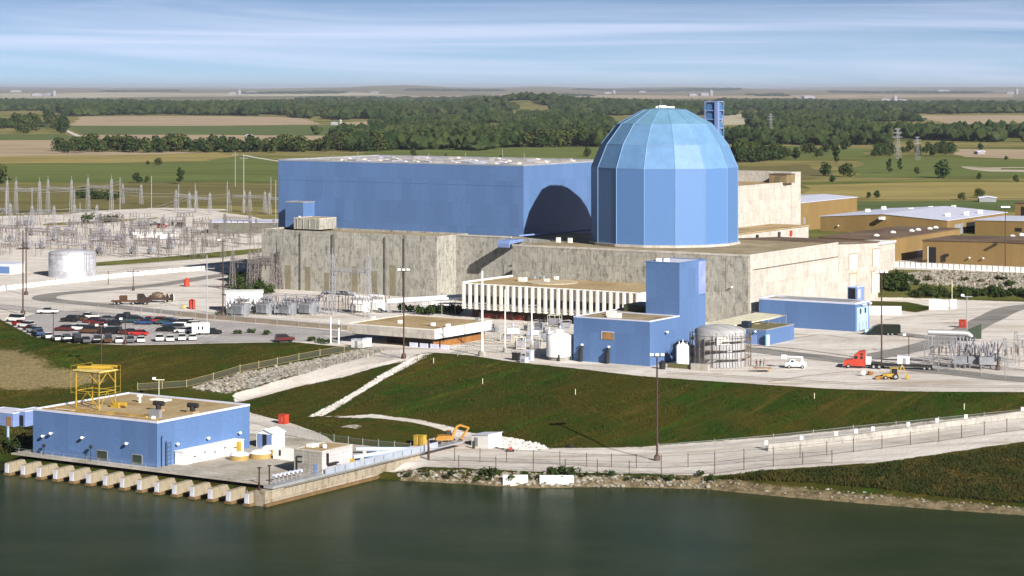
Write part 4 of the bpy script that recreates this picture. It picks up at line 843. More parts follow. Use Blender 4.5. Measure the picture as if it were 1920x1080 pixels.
MB().box(gw0 + 17, gw1 - 1.5, gu + 1.5, gu + 1.6, 0, zb).build('front_wall', INK, t); MB().box(gw1 - 1.4, gw1 - 1.3, gu + 2, gu1 - 1.2, zb - .9, zb - .003).build('window_band', DARK, t)
for i in range(4): MB().box(gw0 + 19 + i * 3.2, gw0 + 21.4 + i * 3.2, gu + 1.0, gu + 1.3, 0, 1.1).build('counter', LILAC, t)
for px, py in ((700, 598), (840, 612), (750, 605), (812, 610), (895, 600)):
    w, u = L(px, py, zt); MB().box(w - .5, w + .5, u - .4, u + .4, zt - .15, zt + .7).build('roof_vent', [WHITE, GREY][px % 2], t)
for px, py, s_ in ((668, 652, 3.2), (684, 650, 1.3)):
    x, y, z = hit(px, py); t = thing('white_cabin', 'white cabin in front of the dark gate house opening, ' + ('the wider one' if s_ > 2 else 'the narrow one'), 'cabin', (x, y, z), -GA); MB().box(-s_ / 2, s_ / 2, 0, 2, 0, 2).build('wall', WHITE, t); MB().box(-s_ / 2 - .1, s_ / 2 + .1, -.1, 2.1, 2.003, 2.12).build('roof', LILAC, t); MB().box(-.4, .4, -.05, 0, 0, 1.7).build('door', GREY, t)
x, y, z = hit(1048, 677); t = thing('white_tank', 'round white storage tank on a concrete plinth beside the blue tower building', 'tank', (x, y + 2.6, 0))
MB().lathe([(2.6, 0), (2.6, .9)], 20).build('plinth', CONC, t); MB().lathe([(3.0, .9), (3.0, 6.0), (1.6, 6.5), (.05, 6.7)], 24).build('shell', WHITE, t); MB().box(-.2, .2, -3.2, -2.9, 0, 1.6).build('valve', BLACK, t)
m = MB(); m.beam((2.6, -1.7, 0), (2.6, -1.7, 6.4), .07); m.beam((3.0, -1.2, 0), (3.0, -1.2, 6.4), .07); m.build('ladder', GREY, t)
for i, (px, py) in enumerate(((965, 676), (980, 680), (990, 676))):
    x, y, z = hit(px, py); t = thing('electrical_cabinet', ('dark grey switch cabinet at the crest of the slope', 'white low cabinet at the crest of the slope', 'white tall cabinet at the crest of the slope')[i], 'cabinet', (x, y, z), -GA); s_ = (1.6, 1.5, 1.7)[i]; hh = (1.9, 1.2, 2.3)[i]
    MB().box(-s_ / 2, s_ / 2, 0, 1.4, 0, hh).build('body', [DARK, LILAC, LILAC][i], t); MB().box(-s_ / 2 - .08, s_ / 2 + .08, -.08, 1.48, hh + .003, hh + .1).build('lid', LILAC if i else GREY, t); MB().box(-.5, .5, -.04, 0, .2, hh - .3).build('door', GREY if i else BLACK, t)
x, y, z = hit(1355, 690); t = thing('scaffold_tank', 'round grey concrete tank wrapped in steel scaffolding right of the blue tower building', 'tank', (x, y + 6, 0))
MB().lathe([(6.1, 0), (6.1, 8.4), (5.2, 8.9), (2.5, 9.5), (.05, 9.7)], 32).build('shell', concrete('tank_concrete', (.43, .43, .45), .6, 2.2, 2.0), t); MB().box(-1.5, 1.6, -6.25, -5.9, 5.4, 7.2).build('patch', WHITE, t)
m = MB()
for i in range(30):
    a_ = 2 * math.pi * i / 30; m.beam((7.3 * math.sin(a_), -7.3 * math.cos(a_), 0), (7.3 * math.sin(a_), -7.3 * math.cos(a_), 7.6 + (i % 3) * .4), .13)
    for z in (2.1, 4.2, 6.3, 7.4): b_ = a_ + 2 * math.pi / 30; m.beam((7.3 * math.sin(a_), -7.3 * math.cos(a_), z), (7.3 * math.sin(b_), -7.3 * math.cos(b_), z), .11)
m.build('scaffold', paint('scaffold_brown', (.12, .10, .075), .6), t)
m = MB()
for z in (2.0, 4.1, 6.2):
    for i in range(30):
        if (i + int(z)) % 5: a_, b_ = 2 * math.pi * i / 30, 2 * math.pi * (i + 1) / 30; m.add([(r * math.sin(q), -r * math.cos(q), z) for r, q in ((6.3, a_), (7.2, a_), (7.2, b_), (6.3, b_))], [[0, 1, 2, 3]])
m.build('planks', WOOD, t, kind='stuff')
for i, (px, hh) in enumerate(((1274, 5.0), (1281, 5.4), (1289, 4.9))):
    x, y, z = hit(px, 686); t = thing('white_cylinder', 'white upright gas cylinder tank between blue tower and scaffolded tank, ' + ('left one', 'middle one', 'right one')[i], 'gas tank', (x, y + 1, 0), 0, 'three white upright tanks'); MB().lathe([(.75, .3), (.75, hh - .4), (.4, hh), (.05, hh + .1)], 14).build('shell', WHITE, t); MB().tube((0, 0, hh), (0, 0, hh + .7), .12).build('valve', WHITE, t); MB().box(-.8, .8, -.8, .8, 0, .3).build('foot', CONC, t)
x, y, z = hit(1262, 690); t = thing('retaining_kerb', 'dark stained low kerb wall at the foot of the white gas tanks', 'kerb wall', (x, y, 0), -GA); MB().box(-1.5, 8, 0, .5, 0, 1.1).build('wall', paint('mossy_wall', (.13, .12, .05)), t); MB().box(5, 9.6, -.6, -.003, 0, 1.5).build('block', CONCW, t)
x, y, z = hit(1242, 692); t = thing('black_bin', 'black round bin at the corner of the blue tower building', 'bin', (x, y, 0)); MB().lathe([(.7, 0), (.8, 1.5)], 12).build('body', BLACK, t); MB().lathe([(.95, 1.503), (.3, 2.0), (.05, 2.1)], 12).build('lid', BLACK, t)

# ------------------------------------------------------------------ tan sheds on the terrace
def tan_shed(label, w0, w1, u0, u1, zb, zt, roof, gable=0.0, ext=None):
    t = gthing('tan_shed', label, 'metal shed', (w0 + w1) / 2, (u0 + u1) / 2); wm = (w0 + w1) / 2
    MB().extr([(w0, zb), (w1, zb), (w1, zt), (wm, zt + gable), (w0, zt)], 'y', u0, u1).build('wall', TAN, t)
    MB().extr([(w0 - .3, zt + .003), (wm, zt + gable + .003), (w1 + .3, zt + .003), (w1 + .3, zt + .25), (wm, zt + gable + .25), (w0 - .3, zt + .25)], 'y', u0 - .3, u1 + .3).build('roof', roof, t)
    return t
TB = 6.5
w0, w1, u0 = wat(1538, 842), wat(1776, 842), 842; zt = ZY(414, w1, u0); u1 = uat(1888, w1)
t = tan_shed('large tan metal shed with pale lilac low gabled roof behind the other sheds', w0, w1, u0, u1, TB, zt, LILAC, 1.8)
for px, py in ((1627, 396), (1657, 391), (1708, 394), (1745, 391), (1777, 404), (1812, 401), (1788, 389), (1838, 398)):
    w, u = L(px, py, zt + 1); m = MB(); m.box(w - .8, w + .8, u - .8, u + .8, zt + .3, zt + 2.0); m.build('roof_vent', WHITE, t)
w = wat(1656, u0); z = ZY(409, w, u0); m = MB(); m.box(w - .9, w + .9, u0 - 2.6, u0 - .02, z - .5, z + .6); m.build('wall_duct', WHITE, t); lamp_fitting(t, wat(1573, u0), u0, ZY(423, wat(1573, u0), u0), 'u')
for a_, b_ in ((1790, 1806), (1812, 1828)): ua, ub = uat(a_, w1), uat(b_, w1); MB().box(w1, w1 + .08, ua, ub, TB, TB + 4.6).build('door', GREY if a_ == 1790 else DARK, t)
t = tan_shed('tan metal shed with brown roof and white vents behind the pale service wing', -318, -294.5, 697, uat(1800, -294.5), TB, ZY(450, -294.5, 697), BROWN)
for px, py in ((1643, 443), (1674, 437), (1709, 434), (1721, 432), (1743, 430), (1754, 428)): w, u = L(px, py, 15); MB().lathe([(1.1, 14.9), (1.1, 15.4), (.4, 15.8)], 10, (w, u)).build('roof_vent', WHITE, t)
for a_, b_ in ((1662, 1672), (1720, 1728)): ua, ub = uat(a_, -294.5), uat(b_, -294.5); MB().box(-294.5, -294.42, ua, ub, TB, TB + 3.2).build('door', GREY, t)
w0 = wat(1730, 708); zt = ZY(451, w0, 708)
t = tan_shed('nearest tan metal shed with open dark doorway facing the lake, behind the white barriers', w0, -232, 708, 736, TB, zt, BROWN, .5)
w, w2 = wat(1741, 708), wat(1755, 708); d = MB().box(w, w2, 707.93, 708, TB, ZY(463, w, 708)).build('door', DARK, t); MB().box(w - .35, w - .003, 707.9, 708, TB, ZY(462, w, 708)).build('frame', WHITE, d)
for px, y0, y1 in ((1770, 478, 490), (1776, 476, 480)): w = wat(px, 708); MB().box(w - .6, w + .6, 707.6, 708, ZY(y1, w, 708), ZY(y0, w, 708)).build('wall_unit', BLACK, t)
for px, py in ((1819, 483), (1845, 484)): w = wat(px, 708); lamp_fitting(t, w, 708, ZY(py, w, 708), 'u')
w = wat(1868, 708); z = ZY(457, w, 708); MB().box(w - .4, w + .4, 706, 707.98, z - .4, z + .2).build('wall_duct', BLACK, t)
for px, py in ((1898, 446), (1915, 443)): w, u = L(px, py, zt); MB().lathe([(1.0, zt + .2), (1.0, zt + .8), (.3, zt + 1.1)], 10, (w, u)).build('roof_vent', WHITE, t)
w0 = wat(1828, 856); zt = ZY(413, w0, 856)
t = tan_shed('tan metal shed with pale roof at the right edge behind the nearest shed', w0, -262, 856, 890, TB, zt, LILAC, .4)
w, w2 = wat(1903, 856), wat(1916, 856); MB().box(w, w2, 855.93, 856, ZY(434, w, 856), ZY(427, w, 856)).build('louvre', DARK, t)
u1 = uat(1607, -436); t = tan_shed('tan metal shed with brown roof edge just right of the tall white concrete block', -470, -436, 930, u1, 0, ZY(382, -436, 930), LILAC, 1.0)
for px in (1506, 1560): u = uat(px, -436); MB().box(-436, -435.9, u, u + 2.4, 3, 6).build('shutter', GREY, t)
u = 975; w = wat(1903, 1000); t = tan_shed('small dark doored brown shed far back at the right edge', w, w + 40, 1000, 1016, 2, ZY(381, w, 1000), BROWN); MB().box(w + 3, w + 8, 999.9, 1000, 3, ZY(387, w, 1000)).build('door', DARK, t)

# ------------------------------------------------------------------ white barrier blocks
def barrier_row(pts_, n, zadd, where, s_=1.0):
    V = [Vector(hxy(*p)) for p in pts_]; seg = [(b - a).length for a, b in zip(V[:-1], V[1:])]; tot = sum(seg); out = []
    for i in range(n):
        d = tot * (i + .5) / n; j = 0
        while d > seg[j] and j < len(seg) - 1: d -= seg[j]; j += 1
        q = V[j].lerp(V[j + 1], d / seg[j]); dr = V[j + 1] - V[j]; out.append((q.x, q.y, math.atan2(dr.y, dr.x)))
    r0 = thing('concrete_barrier', 'white concrete barrier block in the ' + where, 'barrier', (out[0][0], out[0][1], hz(out[0][0], out[0][1])), out[0][2], 'white barrier blocks in the ' + where)
    ln = tot / n; MB().extr([(-.45, 0), (.45, 0), (.4, .3), (.17, .6), (.15, 1.3 * s_), (-.15, 1.3 * s_), (-.17, .6), (-.4, .3)], 'x', -ln * .4, ln * .4).build('block', WHITE, r0); MB().box(ln * .4 + .05, ln * .4 + .3, -.12, .12, 0, 1.45 * s_).build('post', BLACK if s_ < 1.05 else GREY, r0)
    for x, y, a_ in out[1:]: dup(r0, (x, y, hz(x, y)), a_)
barrier_row([(-10, 546), (60, 538), (100, 533), (170, 526), (240, 518), (320, 511), (430, 502)], 42, 0, 'row along the loop road', 1.1)
barrier_row([(1657, 499), (1790, 505), (1925, 511)], 26, 0, 'row before the tan sheds', 1.25)

# ------------------------------------------------------------------ light masts and posts
def mast(name, label, px, yt, yb, mt, r=.16, head=None, z=None, cross=None, base=True):
    x, y, z0 = hit(px, yb) if z is None else (*at(px, yb, z), z); h = (yb - yt) * y / FOC; t = thing(name, label, 'light mast' if head else 'pole', (x, y, z0))
    MB().tube((0, 0, -.3), (0, 0, h), r, r * .75, 8).build('shaft', mt, t)
    if base: MB().lathe([(r * 3, -.2), (r * 3, .8), (r * 2, 1.2)], 8).build('footing', RUST if mt is RUST else CONC, t)
    if head:
        m = MB(); m.box(-1.3, 1.3, -.12, .12, h - .1, h + .08); m.build('crossarm', mt, t)
        for i in range(head): q = -1.1 + 2.2 * i / max(1, head - 1); MB().box(q - .36, q + .36, -.45, .2, h + .1, h + .6).build('floodlight', WHITE, t)
    if cross:
        for c_ in cross: MB().box(-2.1, 2.1, -.09, .09, h * c_ - .1, h * c_ + .1).build('crossarm', RUST if mt is RUST else GREY, t)
    return t
mast('light_mast', 'tall brown floodlight mast at the top of the ramp left of the gate house', 757, 508, 672, RUST, .2, 3)
mast('light_mast', 'tall dark floodlight mast rising in front of the green slope from the lakeside path', 1232, 668, 864, RUST, .22, 3)
mast('light_mast', 'tall brown floodlight mast behind the red tractor truck', 1653, 512, 690, RUST, .2, 3)
mast('light_mast', 'slim dark floodlight mast standing among the white barriers before the nearest tan shed', 1885, 390, 508, RUST, .17, 4)
mast('light_mast', 'tall brown mast with small head left of the transformer yard', 418, 452, 592, RUST, .2, 1)
mast('power_pole', 'tall brown pole at the left end of the loop road, taller of the pair', 43, 432, 590, RUST, .24, cross=(.78,))
mast('power_pole', 'brown pole with yellow footing beside the loop road, shorter of the pair', 49, 428, 553, RUST, .22)
mast('light_mast', 'dark floodlight mast on the left grass slope behind the yellow hoist frame', 190, 612, 700, RUST, .2, 2)
mast('light_mast', 'small dark lamp post at the open left part of the parking lot', 100, 586, 634, RUST, .12, 1)
mast('light_mast', 'dark lamp post in the front row of the parking lot', 235, 600, 646, RUST, .13, 1)
mast('light_mast', 'pale grey double crossarm lamp post right of the white box trailer', 388, 478, 618, GALV, .16, 0, cross=(.82, .6))
mast('utility_pole', 'thick white pole standing by the gate house at the crest of the slope', 904, 508, 667, WHITE, .34, base=True, cross=(.62,))
mast('utility_pole', 'slim white pole before the office, the left of two', 947, 543, 660, WHITE, .2, cross=(.75,))
mast('utility_pole', 'slim white pole before the office, the right of two', 997, 545, 655, WHITE, .2, cross=(.75,))
mast('marker_post', 'white post left of the gate house, the left of two', 620, 594, 643, WHITE, .2, base=False)
mast('marker_post', 'white post left of the gate house, the right of two', 635, 600, 644, WHITE, .22, base=False)
mast('utility_pole', 'thin grey pole beside the fenced switch bays at right', 1813, 556, 680, GREY, .14, 1, base=False)
mast('utility_pole', 'thin dark pole behind the flatbed trailer', 1704, 630, 688, RUST, .12, 1, base=False)
mast('utility_pole', 'thin cream pole at the white panels by the riprap slope', 1785, 525, 575, CREAM, .12, base=False)
mast('utility_pole', 'short dark pole at the right switch bays, thicker than its neighbours', 1871, 645, 694, RUST, .2)
mast('lamp_post', 'white mushroom lamp post behind the intake house roof', 298, 712, 750, CREAM, .1, 1, base=False)
mast('utility_pole', 'dark pole beside the loop road barriers', 250, 505, 545, RUST, .15, cross=(.9,))
mast('utility_pole', 'dark pole by the barriers nearer the round white tank', 203, 508, 534, RUST, .15, base=False)
mast('utility_pole', 'dark wooden pole between gate house and pipe trestle fence', 803, 822, 862, RUST, .22, base=False)
for i, (px, y0, y1) in enumerate(((265, 570, 600), (302, 568, 602), (339, 566, 598), (555, 572, 594), (608, 570, 598))): mast('fence_lamp', 'thin grey post along the loop road fence, ' + ('leftmost', 'second from left', 'below the flatbed trailers', 'beside the transformer bays', 'rightmost before the gate house')[i], px, y0, y1, GREY, .1, base=False)
for i, (px, py) in enumerate(((690, 672), (785, 676), (813, 681), (905, 720), (1079, 740), (1527, 748), (1808, 768))):
    x, y, z = hit(px, py); t = thing('survey_stake', 'short pale stake in the green slope, ' + ('near the ramp top', 'near the mast by the gate house', 'below the thick white pole', 'left part of the slope', 'middle of the slope', 'below the white bucket truck', 'towards the right edge')[i], 'stake', (x, y, z), 0, 'stakes in the slope'); MB().beam((0, 0, -.2), (0, 0, 1.3), .13).build('stake', CREAM, t)

# ------------------------------------------------------------------ chain-link fences
M = NT('chain_link'); al = M.pos('World'); vv = M.n('TexChecker', Vector=al, Scale=9.0)
tr = M.n('BsdfTransparent'); ms = M.n('MixShader'); M.put(ms.inputs[0], .16); M.t.links.new(tr.outputs[0], ms.inputs[1]); M.t.links.new(M.b.outputs[0], ms.inputs[2]); M.t.links.new(ms.outputs[0], M.out.inputs[0]); M.set(Base_Color=(.22, .21, .20), Roughness=.6); LINK = M.m
def fence(label, pts_, h=2.3, gap=5.5, mt=None, mesh=True):
    V = [Vector(hxy(*p)) for p in pts_]; x0, y0 = V[0]; t = thing('chain_link_fence', label, 'fence', (x0, y0, hz(x0, y0))); t['_o'] = (x0, y0, hz(x0, y0)); mt = mt or RUST; q = []
    for a, b in zip(V[:-1], V[1:]):
        n = max(1, round((b - a).length / gap)); q += [a.lerp(b, i / n) for i in range(n)]
    q.append(V[-1]); q = q[:100]; r = MB(); w = MB()
    for p in q: MB().tube((p.x, p.y, hz(p.x, p.y) - .2), (p.x, p.y, hz(p.x, p.y) + h + .3), .075, n=6).build('post', mt, t)
    for a, b in zip(q[:-1], q[1:]):
        za, zb = hz(a.x, a.y), hz(b.x, b.y)
        for f in (.08, 1.0): r.beam((a.x, a.y, za + h * f), (b.x, b.y, zb + h * f), .045)
        w.add([(a.x, a.y, za + .1), (b.x, b.y, zb + .1), (b.x, b.y, zb + h), (a.x, a.y, za + h)], [[0, 1, 2, 3]])
    r.build('rail', mt, t)
    if mesh: w.build('wire_mesh', LINK, t)
fence('long chain link fence along the lakeside path, on the slope side', [(805, 864), (900, 866), (1000, 869), (1100, 875), (1240, 879), (1340, 873), (1450, 864), (1600, 848), (1760, 828), (1930, 806)], 2.5)
fence('long chain link fence along the lakeside path, on the water side', [(860, 878), (1000, 883), (1120, 886), (1240, 890), (1340, 889), (1450, 875), (1560, 868)], 2.3, 7)
fence('chain link fence at the foot of the green slope', [(1235, 846), (1340, 838), (1450, 828), (1600, 812), (1760, 796), (1930, 779)], 1.4, 9, GREY)
fence('pale post fence climbing the left grass slope above the stone lined ramp', [(258, 732), (350, 726), (400, 713), (450, 698), (520, 684), (600, 668), (690, 653)], 1.6, 6, paint('straw_rail', (.42, .34, .16)))
fence('chain link fence below the stone lined ramp', [(470, 728), (560, 700), (640, 682), (700, 668), (750, 672)], 2.2, 5, GREY)
fence('chain link fence between the loop road and the parking lot', [(0, 572), (120, 584), (250, 594), (330, 598), (440, 606), (560, 616), (640, 624)], 2.4, 7, GREY)
fence('chain link fence round the yard by the thick white pole', [(858, 668), (880, 658), (960, 664), (1010, 672)], 2.2, 4, GREY)
fence('chain link fence round the right switch bays', [(1705, 688), (1760, 697), (1840, 706), (1930, 712)], 2.2, 6, GREY)
fence('chain link fence round the intake yard entrance', [(515, 812), (560, 822), (600, 830), (680, 842), (770, 850)], 2.0, 4, GREY)
# grey road-side walls
t = thing('roadside_wall', 'low brown grey concrete wall along the loop road above the parking lot', 'wall', (0, 0, 0)); pp = [hxy(*q) for q in ((330, 592), (400, 598), (480, 605), (560, 612), (652, 619))]
m = MB()
for a, b in zip(pp[:-1], pp[1:]): d = (Vector(b) - Vector(a)).normalized(); n_ = Vector((-d.y, d.x)) * .25; m.prism([(a[0] - n_.x, a[1] - n_.y), (b[0] - n_.x, b[1] - n_.y), (b[0] + n_.x, b[1] + n_.y), (a[0] + n_.x, a[1] + n_.y)], 0, 1.15)
m.build('wall', paint('wall_tan', (.27, .22, .165), .9), t)
t = thing('path_wall', 'long low grey wall on the slope side of the lakeside path towards the right edge', 'wall', (0, 0, 0)); pp = [hxy(*q) for q in ((1440, 846), (1600, 829), (1760, 806), (1925, 783))]
m = MB()
for a, b in zip(pp[:-1], pp[1:]):
    d = (Vector(b) - Vector(a)).normalized(); n_ = Vector((-d.y, d.x)) * .3; q4 = [(a[0] - n_.x, a[1] - n_.y), (b[0] - n_.x, b[1] - n_.y), (b[0] + n_.x, b[1] + n_.y), (a[0] + n_.x, a[1] + n_.y)]; m.prism(q4, [hz(*p_) - .3 for p_ in q4], [hz(*p_) + 1.5 for p_ in q4])
m.build('wall', concrete('path_wall_concrete', (.44, .42, .39), .5, 4, 2), t)
for i, px in enumerate((1436, 1502, 1567, 1604, 1636, 1702, 1756, 1810, 1916)):
    py = 842 - (px - 1440) * .131; x, y, z = hit(px, py - 1); t = thing('sign_box', 'small white box on a stub at the slope side wall of the lakeside path', 'box', (x, y - .6, z), 0, 'white boxes along the path wall'); MB().beam((0, 0, 0), (0, 0, .9), .1).build('stub', BLACK, t); MB().box(-.35, .35, -.2, .2, .9, 1.8).build('box', WHITE, t)
# ------------------------------------------------------------------ vehicles
GLS = paint('car_glass', (.015, .018, .022), .08, spec=.7); TYRE = paint('tyre', (.018, .018, .018), .85); RIM = paint('rim', (.55, .55, .57), .35, .6); LAMP = paint('lamp_lens', (.75, .75, .70), .2)
CARC = dict(white=(.78, .78, .77), black=(.012, .012, .014), silver=(.50, .51, .53), red=(.42, .025, .02), maroon=(.10, .02, .018), blue=(.03, .06, .16), brown=(.09, .045, .025), grey=(.11, .11, .12), teal=(.02, .07, .08))
def carpaint(n): return paint('car_' + n, CARC[n], .22, .0, var=.06, dirt=k(CARC[n], .85), spec=.6)
SHAPE = {'sedan': ([(-2.25, .32), (-2.3, .72), (-2.15, .92), (-1.3, .98), (1.0, .98), (2.1, .84), (2.3, .62), (2.28, .32)], [(-1.75, .98), (-1.1, 1.42), (.35, 1.42), (1.15, .98)], (-1.08, .33)),
         'suv': ([(-2.3, .4), (-2.35, .9), (-2.3, 1.08), (1.1, 1.08), (2.2, 1.0), (2.35, .75), (2.3, .4)], [(-2.25, 1.08), (-2.1, 1.72), (.35, 1.72), (1.1, 1.08)], (-2.08, .33)),
         'van': ([(-2.5, .4), (-2.55, 1.2), (1.5, 1.2), (2.3, 1.05), (2.5, .75), (2.45, .4)], [(-2.5, 1.2), (-2.45, 2.05), (.9, 2.05), (1.55, 1.2)], (-2.43, .88)),
         'pickup': ([(-2.75, .5), (-2.75, 1.08), (1.3, 1.08), (2.6, 1.02), (2.75, .75), (2.7, .5)], [(-.75, 1.08), (-.6, 1.75), (.75, 1.75), (1.4, 1.08)], (-.58, .73))}
def make_car(kind, colour, label):
    t = thing('parked_car' if kind != 'pickup' else 'pickup_truck', label, 'car' if kind != 'pickup' else 'pickup truck'); mt = carpaint(colour); b, g, r = SHAPE[kind]
    MB().extr(b[::-1], 'y', -.9, .9).build('body', mt, t)
    vs = [(x, y * (1 if z < 1.3 else .86), z) for y in (-.84, .84) for x, z in g]; n = len(g)
    MB().add(vs, [list(range(n)), list(range(n, 2 * n))[::-1]] + [[i, n + i, n + (i + 1) % n, (i + 1) % n] for i in range(n)]).build('windows', GLS, t)
    zt = g[1][1]; MB().box(r[0], r[1], -.73, .73, zt + .002, zt + .05).build('roof', mt, t)
    if kind == 'pickup': MB().box(-2.65, -.85, -.75, .75, 1.083, 1.12).build('bed', BLACK, t)
    x0, x1 = (-1.4, 1.45) if kind in ('sedan', 'suv') else (-1.65, 1.65)
    for x in (x0, x1):
        for y in (-.86, .86): MB().tube((x, y - .11, .34), (x, y + .11, .34), .34, n=12).build('wheel', TYRE, t)
    for y in (-.6, .6): MB().box(b[-2][0] - .04, b[-2][0] + .03, y - .18, y + .18, .62, .78).build('headlight', LAMP, t)
    return t
PROTO = {}
def put_car(px, py, kind, colour, deg, label, group='cars in the parking lot'):
    x, y, z = hit(px, py)
    if (kind, colour) not in PROTO: t = PROTO[(kind, colour)] = make_car(kind, colour, label)
    else: t = dup(PROTO[(kind, colour)], (0, 0, 0))
    t['label'] = label; t['group'] = group; t.location = (x, y, z + .1); t.rotation_euler = (0, 0, math.radians(deg)); t.scale = (1.08, 1.12, 1.12); return t
nth = ['leftmost', 'second from left', 'third from left', 'fourth from left', 'fifth from left', 'sixth from left', 'seventh from left', 'eighth from left', 'ninth from left', 'tenth from left', 'eleventh from left', 'twelfth from left', 'thirteenth from left', 'fourteenth from left', 'fifteenth from left', 'sixteenth from left', 'seventeenth from left', 'eighteenth from left']
ROWS = {'front row by the grass': [(70, 630, 'suv', 'blue', 120), (88, 635, 'sedan', 'white', 118), (106, 639, 'sedan', 'silver', 116), (124, 641, 'suv', 'black', 112), (143, 642, 'van', 'black', 110), (161, 643, 'sedan', 'grey', 108), (181, 643, 'suv', 'black', 106), (202, 643, 'van', 'brown', 104), (223, 643, 'sedan', 'white', 104), (244, 643, 'suv', 'grey', 102), (264, 642, 'sedan', 'white', 102), (299, 640, 'suv', 'white', 100), (319, 640, 'sedan', 'white', 100), (341, 639, 'suv', 'white', 100), (361, 638, 'sedan', 'white', 100)],
        'left corner': [(28, 604, 'van', 'white', 150), (38, 611, 'sedan', 'red', 145), (48, 615, 'suv', 'white', 145), (58, 620, 'sedan', 'maroon', 140), (64, 625, 'suv', 'silver', 135)],
        'middle row': [(120, 621, 'sedan', 'maroon', 165), (136, 619, 'sedan', 'white', 165), (151, 621, 'suv', 'white', 165), (167, 626, 'van', 'brown', 165), (183, 624, 'sedan', 'black', 165), (203, 627, 'suv', 'black', 165), (222, 627, 'pickup', 'black', 165), (241, 628, 'sedan', 'maroon', 165), (260, 630, 'sedan', 'red', 168), (311, 622, 'sedan', 'black', 168), (328, 620, 'suv', 'grey', 168), (345, 625, 'sedan', 'silver', 170)],
        'back row': [(131, 604, 'suv', 'black', 170), (148, 602, 'sedan', 'brown', 170), (165, 599, 'pickup', 'white', 170), (172, 608, 'suv', 'maroon', 170), (186, 610, 'sedan', 'maroon', 170), (197, 603, 'sedan', 'grey', 170), (212, 611, 'sedan', 'black', 170), (224, 602, 'suv', 'black', 170), (238, 599, 'pickup', 'black', 170), (247, 606, 'suv', 'teal', 170), (258, 606, 'sedan', 'black', 170), (270, 609, 'sedan', 'blue', 170), (280, 607, 'pickup', 'red', 170), (295, 607, 'suv', 'red', 172), (309, 609, 'suv', 'teal', 172), (326, 612, 'pickup', 'blue', 172), (343, 613, 'van', 'white', 172), (357, 615, 'suv', 'white', 172)]}
cw = {'sedan': 'car', 'suv': 'estate', 'van': 'van', 'pickup': 'pickup truck'}
for row, cars in ROWS.items():
    for i, (px, py, kd, cl, dg) in enumerate(cars): put_car(px, py, kd, cl, dg, f'{cl} {cw[kd]} in the lot, {nth[i]} in the {row}')
put_car(90, 589, 'pickup', 'white', 178, 'white pickup truck standing alone on the left open part of the lot')
put_car(400, 627, 'sedan', 'black', 4, 'black car at the right end of the parking lot beside the white trailer')
put_car(534, 641, 'suv', 'maroon', 20, 'dark red brown vehicle on the road at the edge of the grass slope')
x, y, z = hit(376, 628); t = thing('box_trailer', 'white box trailer with two small windows beside the black car in the lot', 'trailer', (x, y, z), math.radians(10))
MB().box(-2.3, 2.3, -1.1, 1.1, .6, 3.2).build('body', WHITE, t); MB().box(-2.35, 2.35, -1.15, 1.15, 3.203, 3.3).build('roof', WHITE, t)
for x_ in (-.6, .5): MB().box(x_ - .22, x_ + .22, -1.14, -1.1, 1.5, 2.4).build('window', GLS, t)
for y_ in (-1, 1): MB().tube((-.3, y_ - .12, .4), (-.3, y_ + .12, .4), .4, n=12).build('wheel', TYRE, t)
MB().box(2.3, 4, -.12, .12, .5, .62).build('drawbar', BLACK, t)
def wheels(t, xs_, w, r, rim=True):
    for x in xs_:
        for y in (-w, w):
            o = MB().tube((x, y - .16, r), (x, y + .16, r), r, n=14).build('wheel', TYRE, t)
            if rim: MB().tube((x, y - .18, r), (x, y + .18, r), r * .55, n=10).build('rim', RIM, o)
x, y, z = hit(1618, 690); hd = math.radians(166)
t = thing('tractor_truck', 'red sleeper cab tractor truck on the road right of the white bucket truck', 'truck', (x, y, z), hd)
MB().extr([(-.6, .9), (-.6, 4.1), (.1, 4.15), (1.0, 3.9), (2.0, 3.1), (2.35, 2.15), (3.9, 1.95), (4.4, 1.55), (4.5, .55), (-.6, .55)][::-1], 'y', -1.2, 1.2).build('cab', RED, t)
for y_ in (-1.215, 1.2):
    MB().box(1.15, 1.95, y_, y_ + .015, 2.2, 2.95).build('side_window', GLS, t); MB().box(-.1, .5, y_, y_ + .015, 2.2, 2.9).build('sleeper_window', GLS, t); MB().box(-.1, .5, y_, y_ + .015, 3.1, 3.6).build('sleeper_window', GLS, t)
MB().add([(2.03, -1.0, 3.08), (2.37, -1.0, 2.2), (2.37, 1.0, 2.2), (2.03, 1.0, 3.08)], [[0, 1, 2, 3]]).build('windscreen', GLS, t)
MB().box(-4.6, -.62, -.5, .5, .55, 1.0).build('chassis', BLACK, t); MB().box(-1.9, -.65, -1.1, 1.1, 1.0, 2.7).build('wind_fairing', WHITE, t); MB().box(4.5, 4.6, -1.15, 1.15, .4, .8).build('bumper', RIM, t)
for y_ in (-1.28, 1.22): MB().tube((-.75, y_ + .03, .9), (-.75, y_ + .03, 4.2), .09).build('exhaust_stack', RIM, t)
for y_ in (-.95, .95): MB().box(4.42, 4.52, y_ - .2, y_ + .2, 1.1, 1.4).build('headlight', LAMP, t)
wheels(t, (3.3, -2.6, -3.9), 1.05, .52)
x, y, z = hit(1690, 692); t = thing('flatbed_trailer', 'long low black flatbed trailer coupled behind the red tractor truck', 'trailer', (x, y, z), hd)
MB().box(-7.2, 5.0, -1.2, 1.2, .75, 1.05).build('deck', BLACK, t); MB().box(5.003, 7.0, -1.1, 1.1, 1.05, 1.4).build('gooseneck', BLACK, t); MB().box(-8.2, -7.21, -1.1, 1.1, .55, 1.15).build('ramp', GREY, t); wheels(t, (-5.4, -6.6), 1.0, .45)
for x_ in (-3, 0, 3): MB().box(x_ - .08, x_ + .08, -1.25, 1.25, .6, .747).build('cross_beam', BLACK, t)
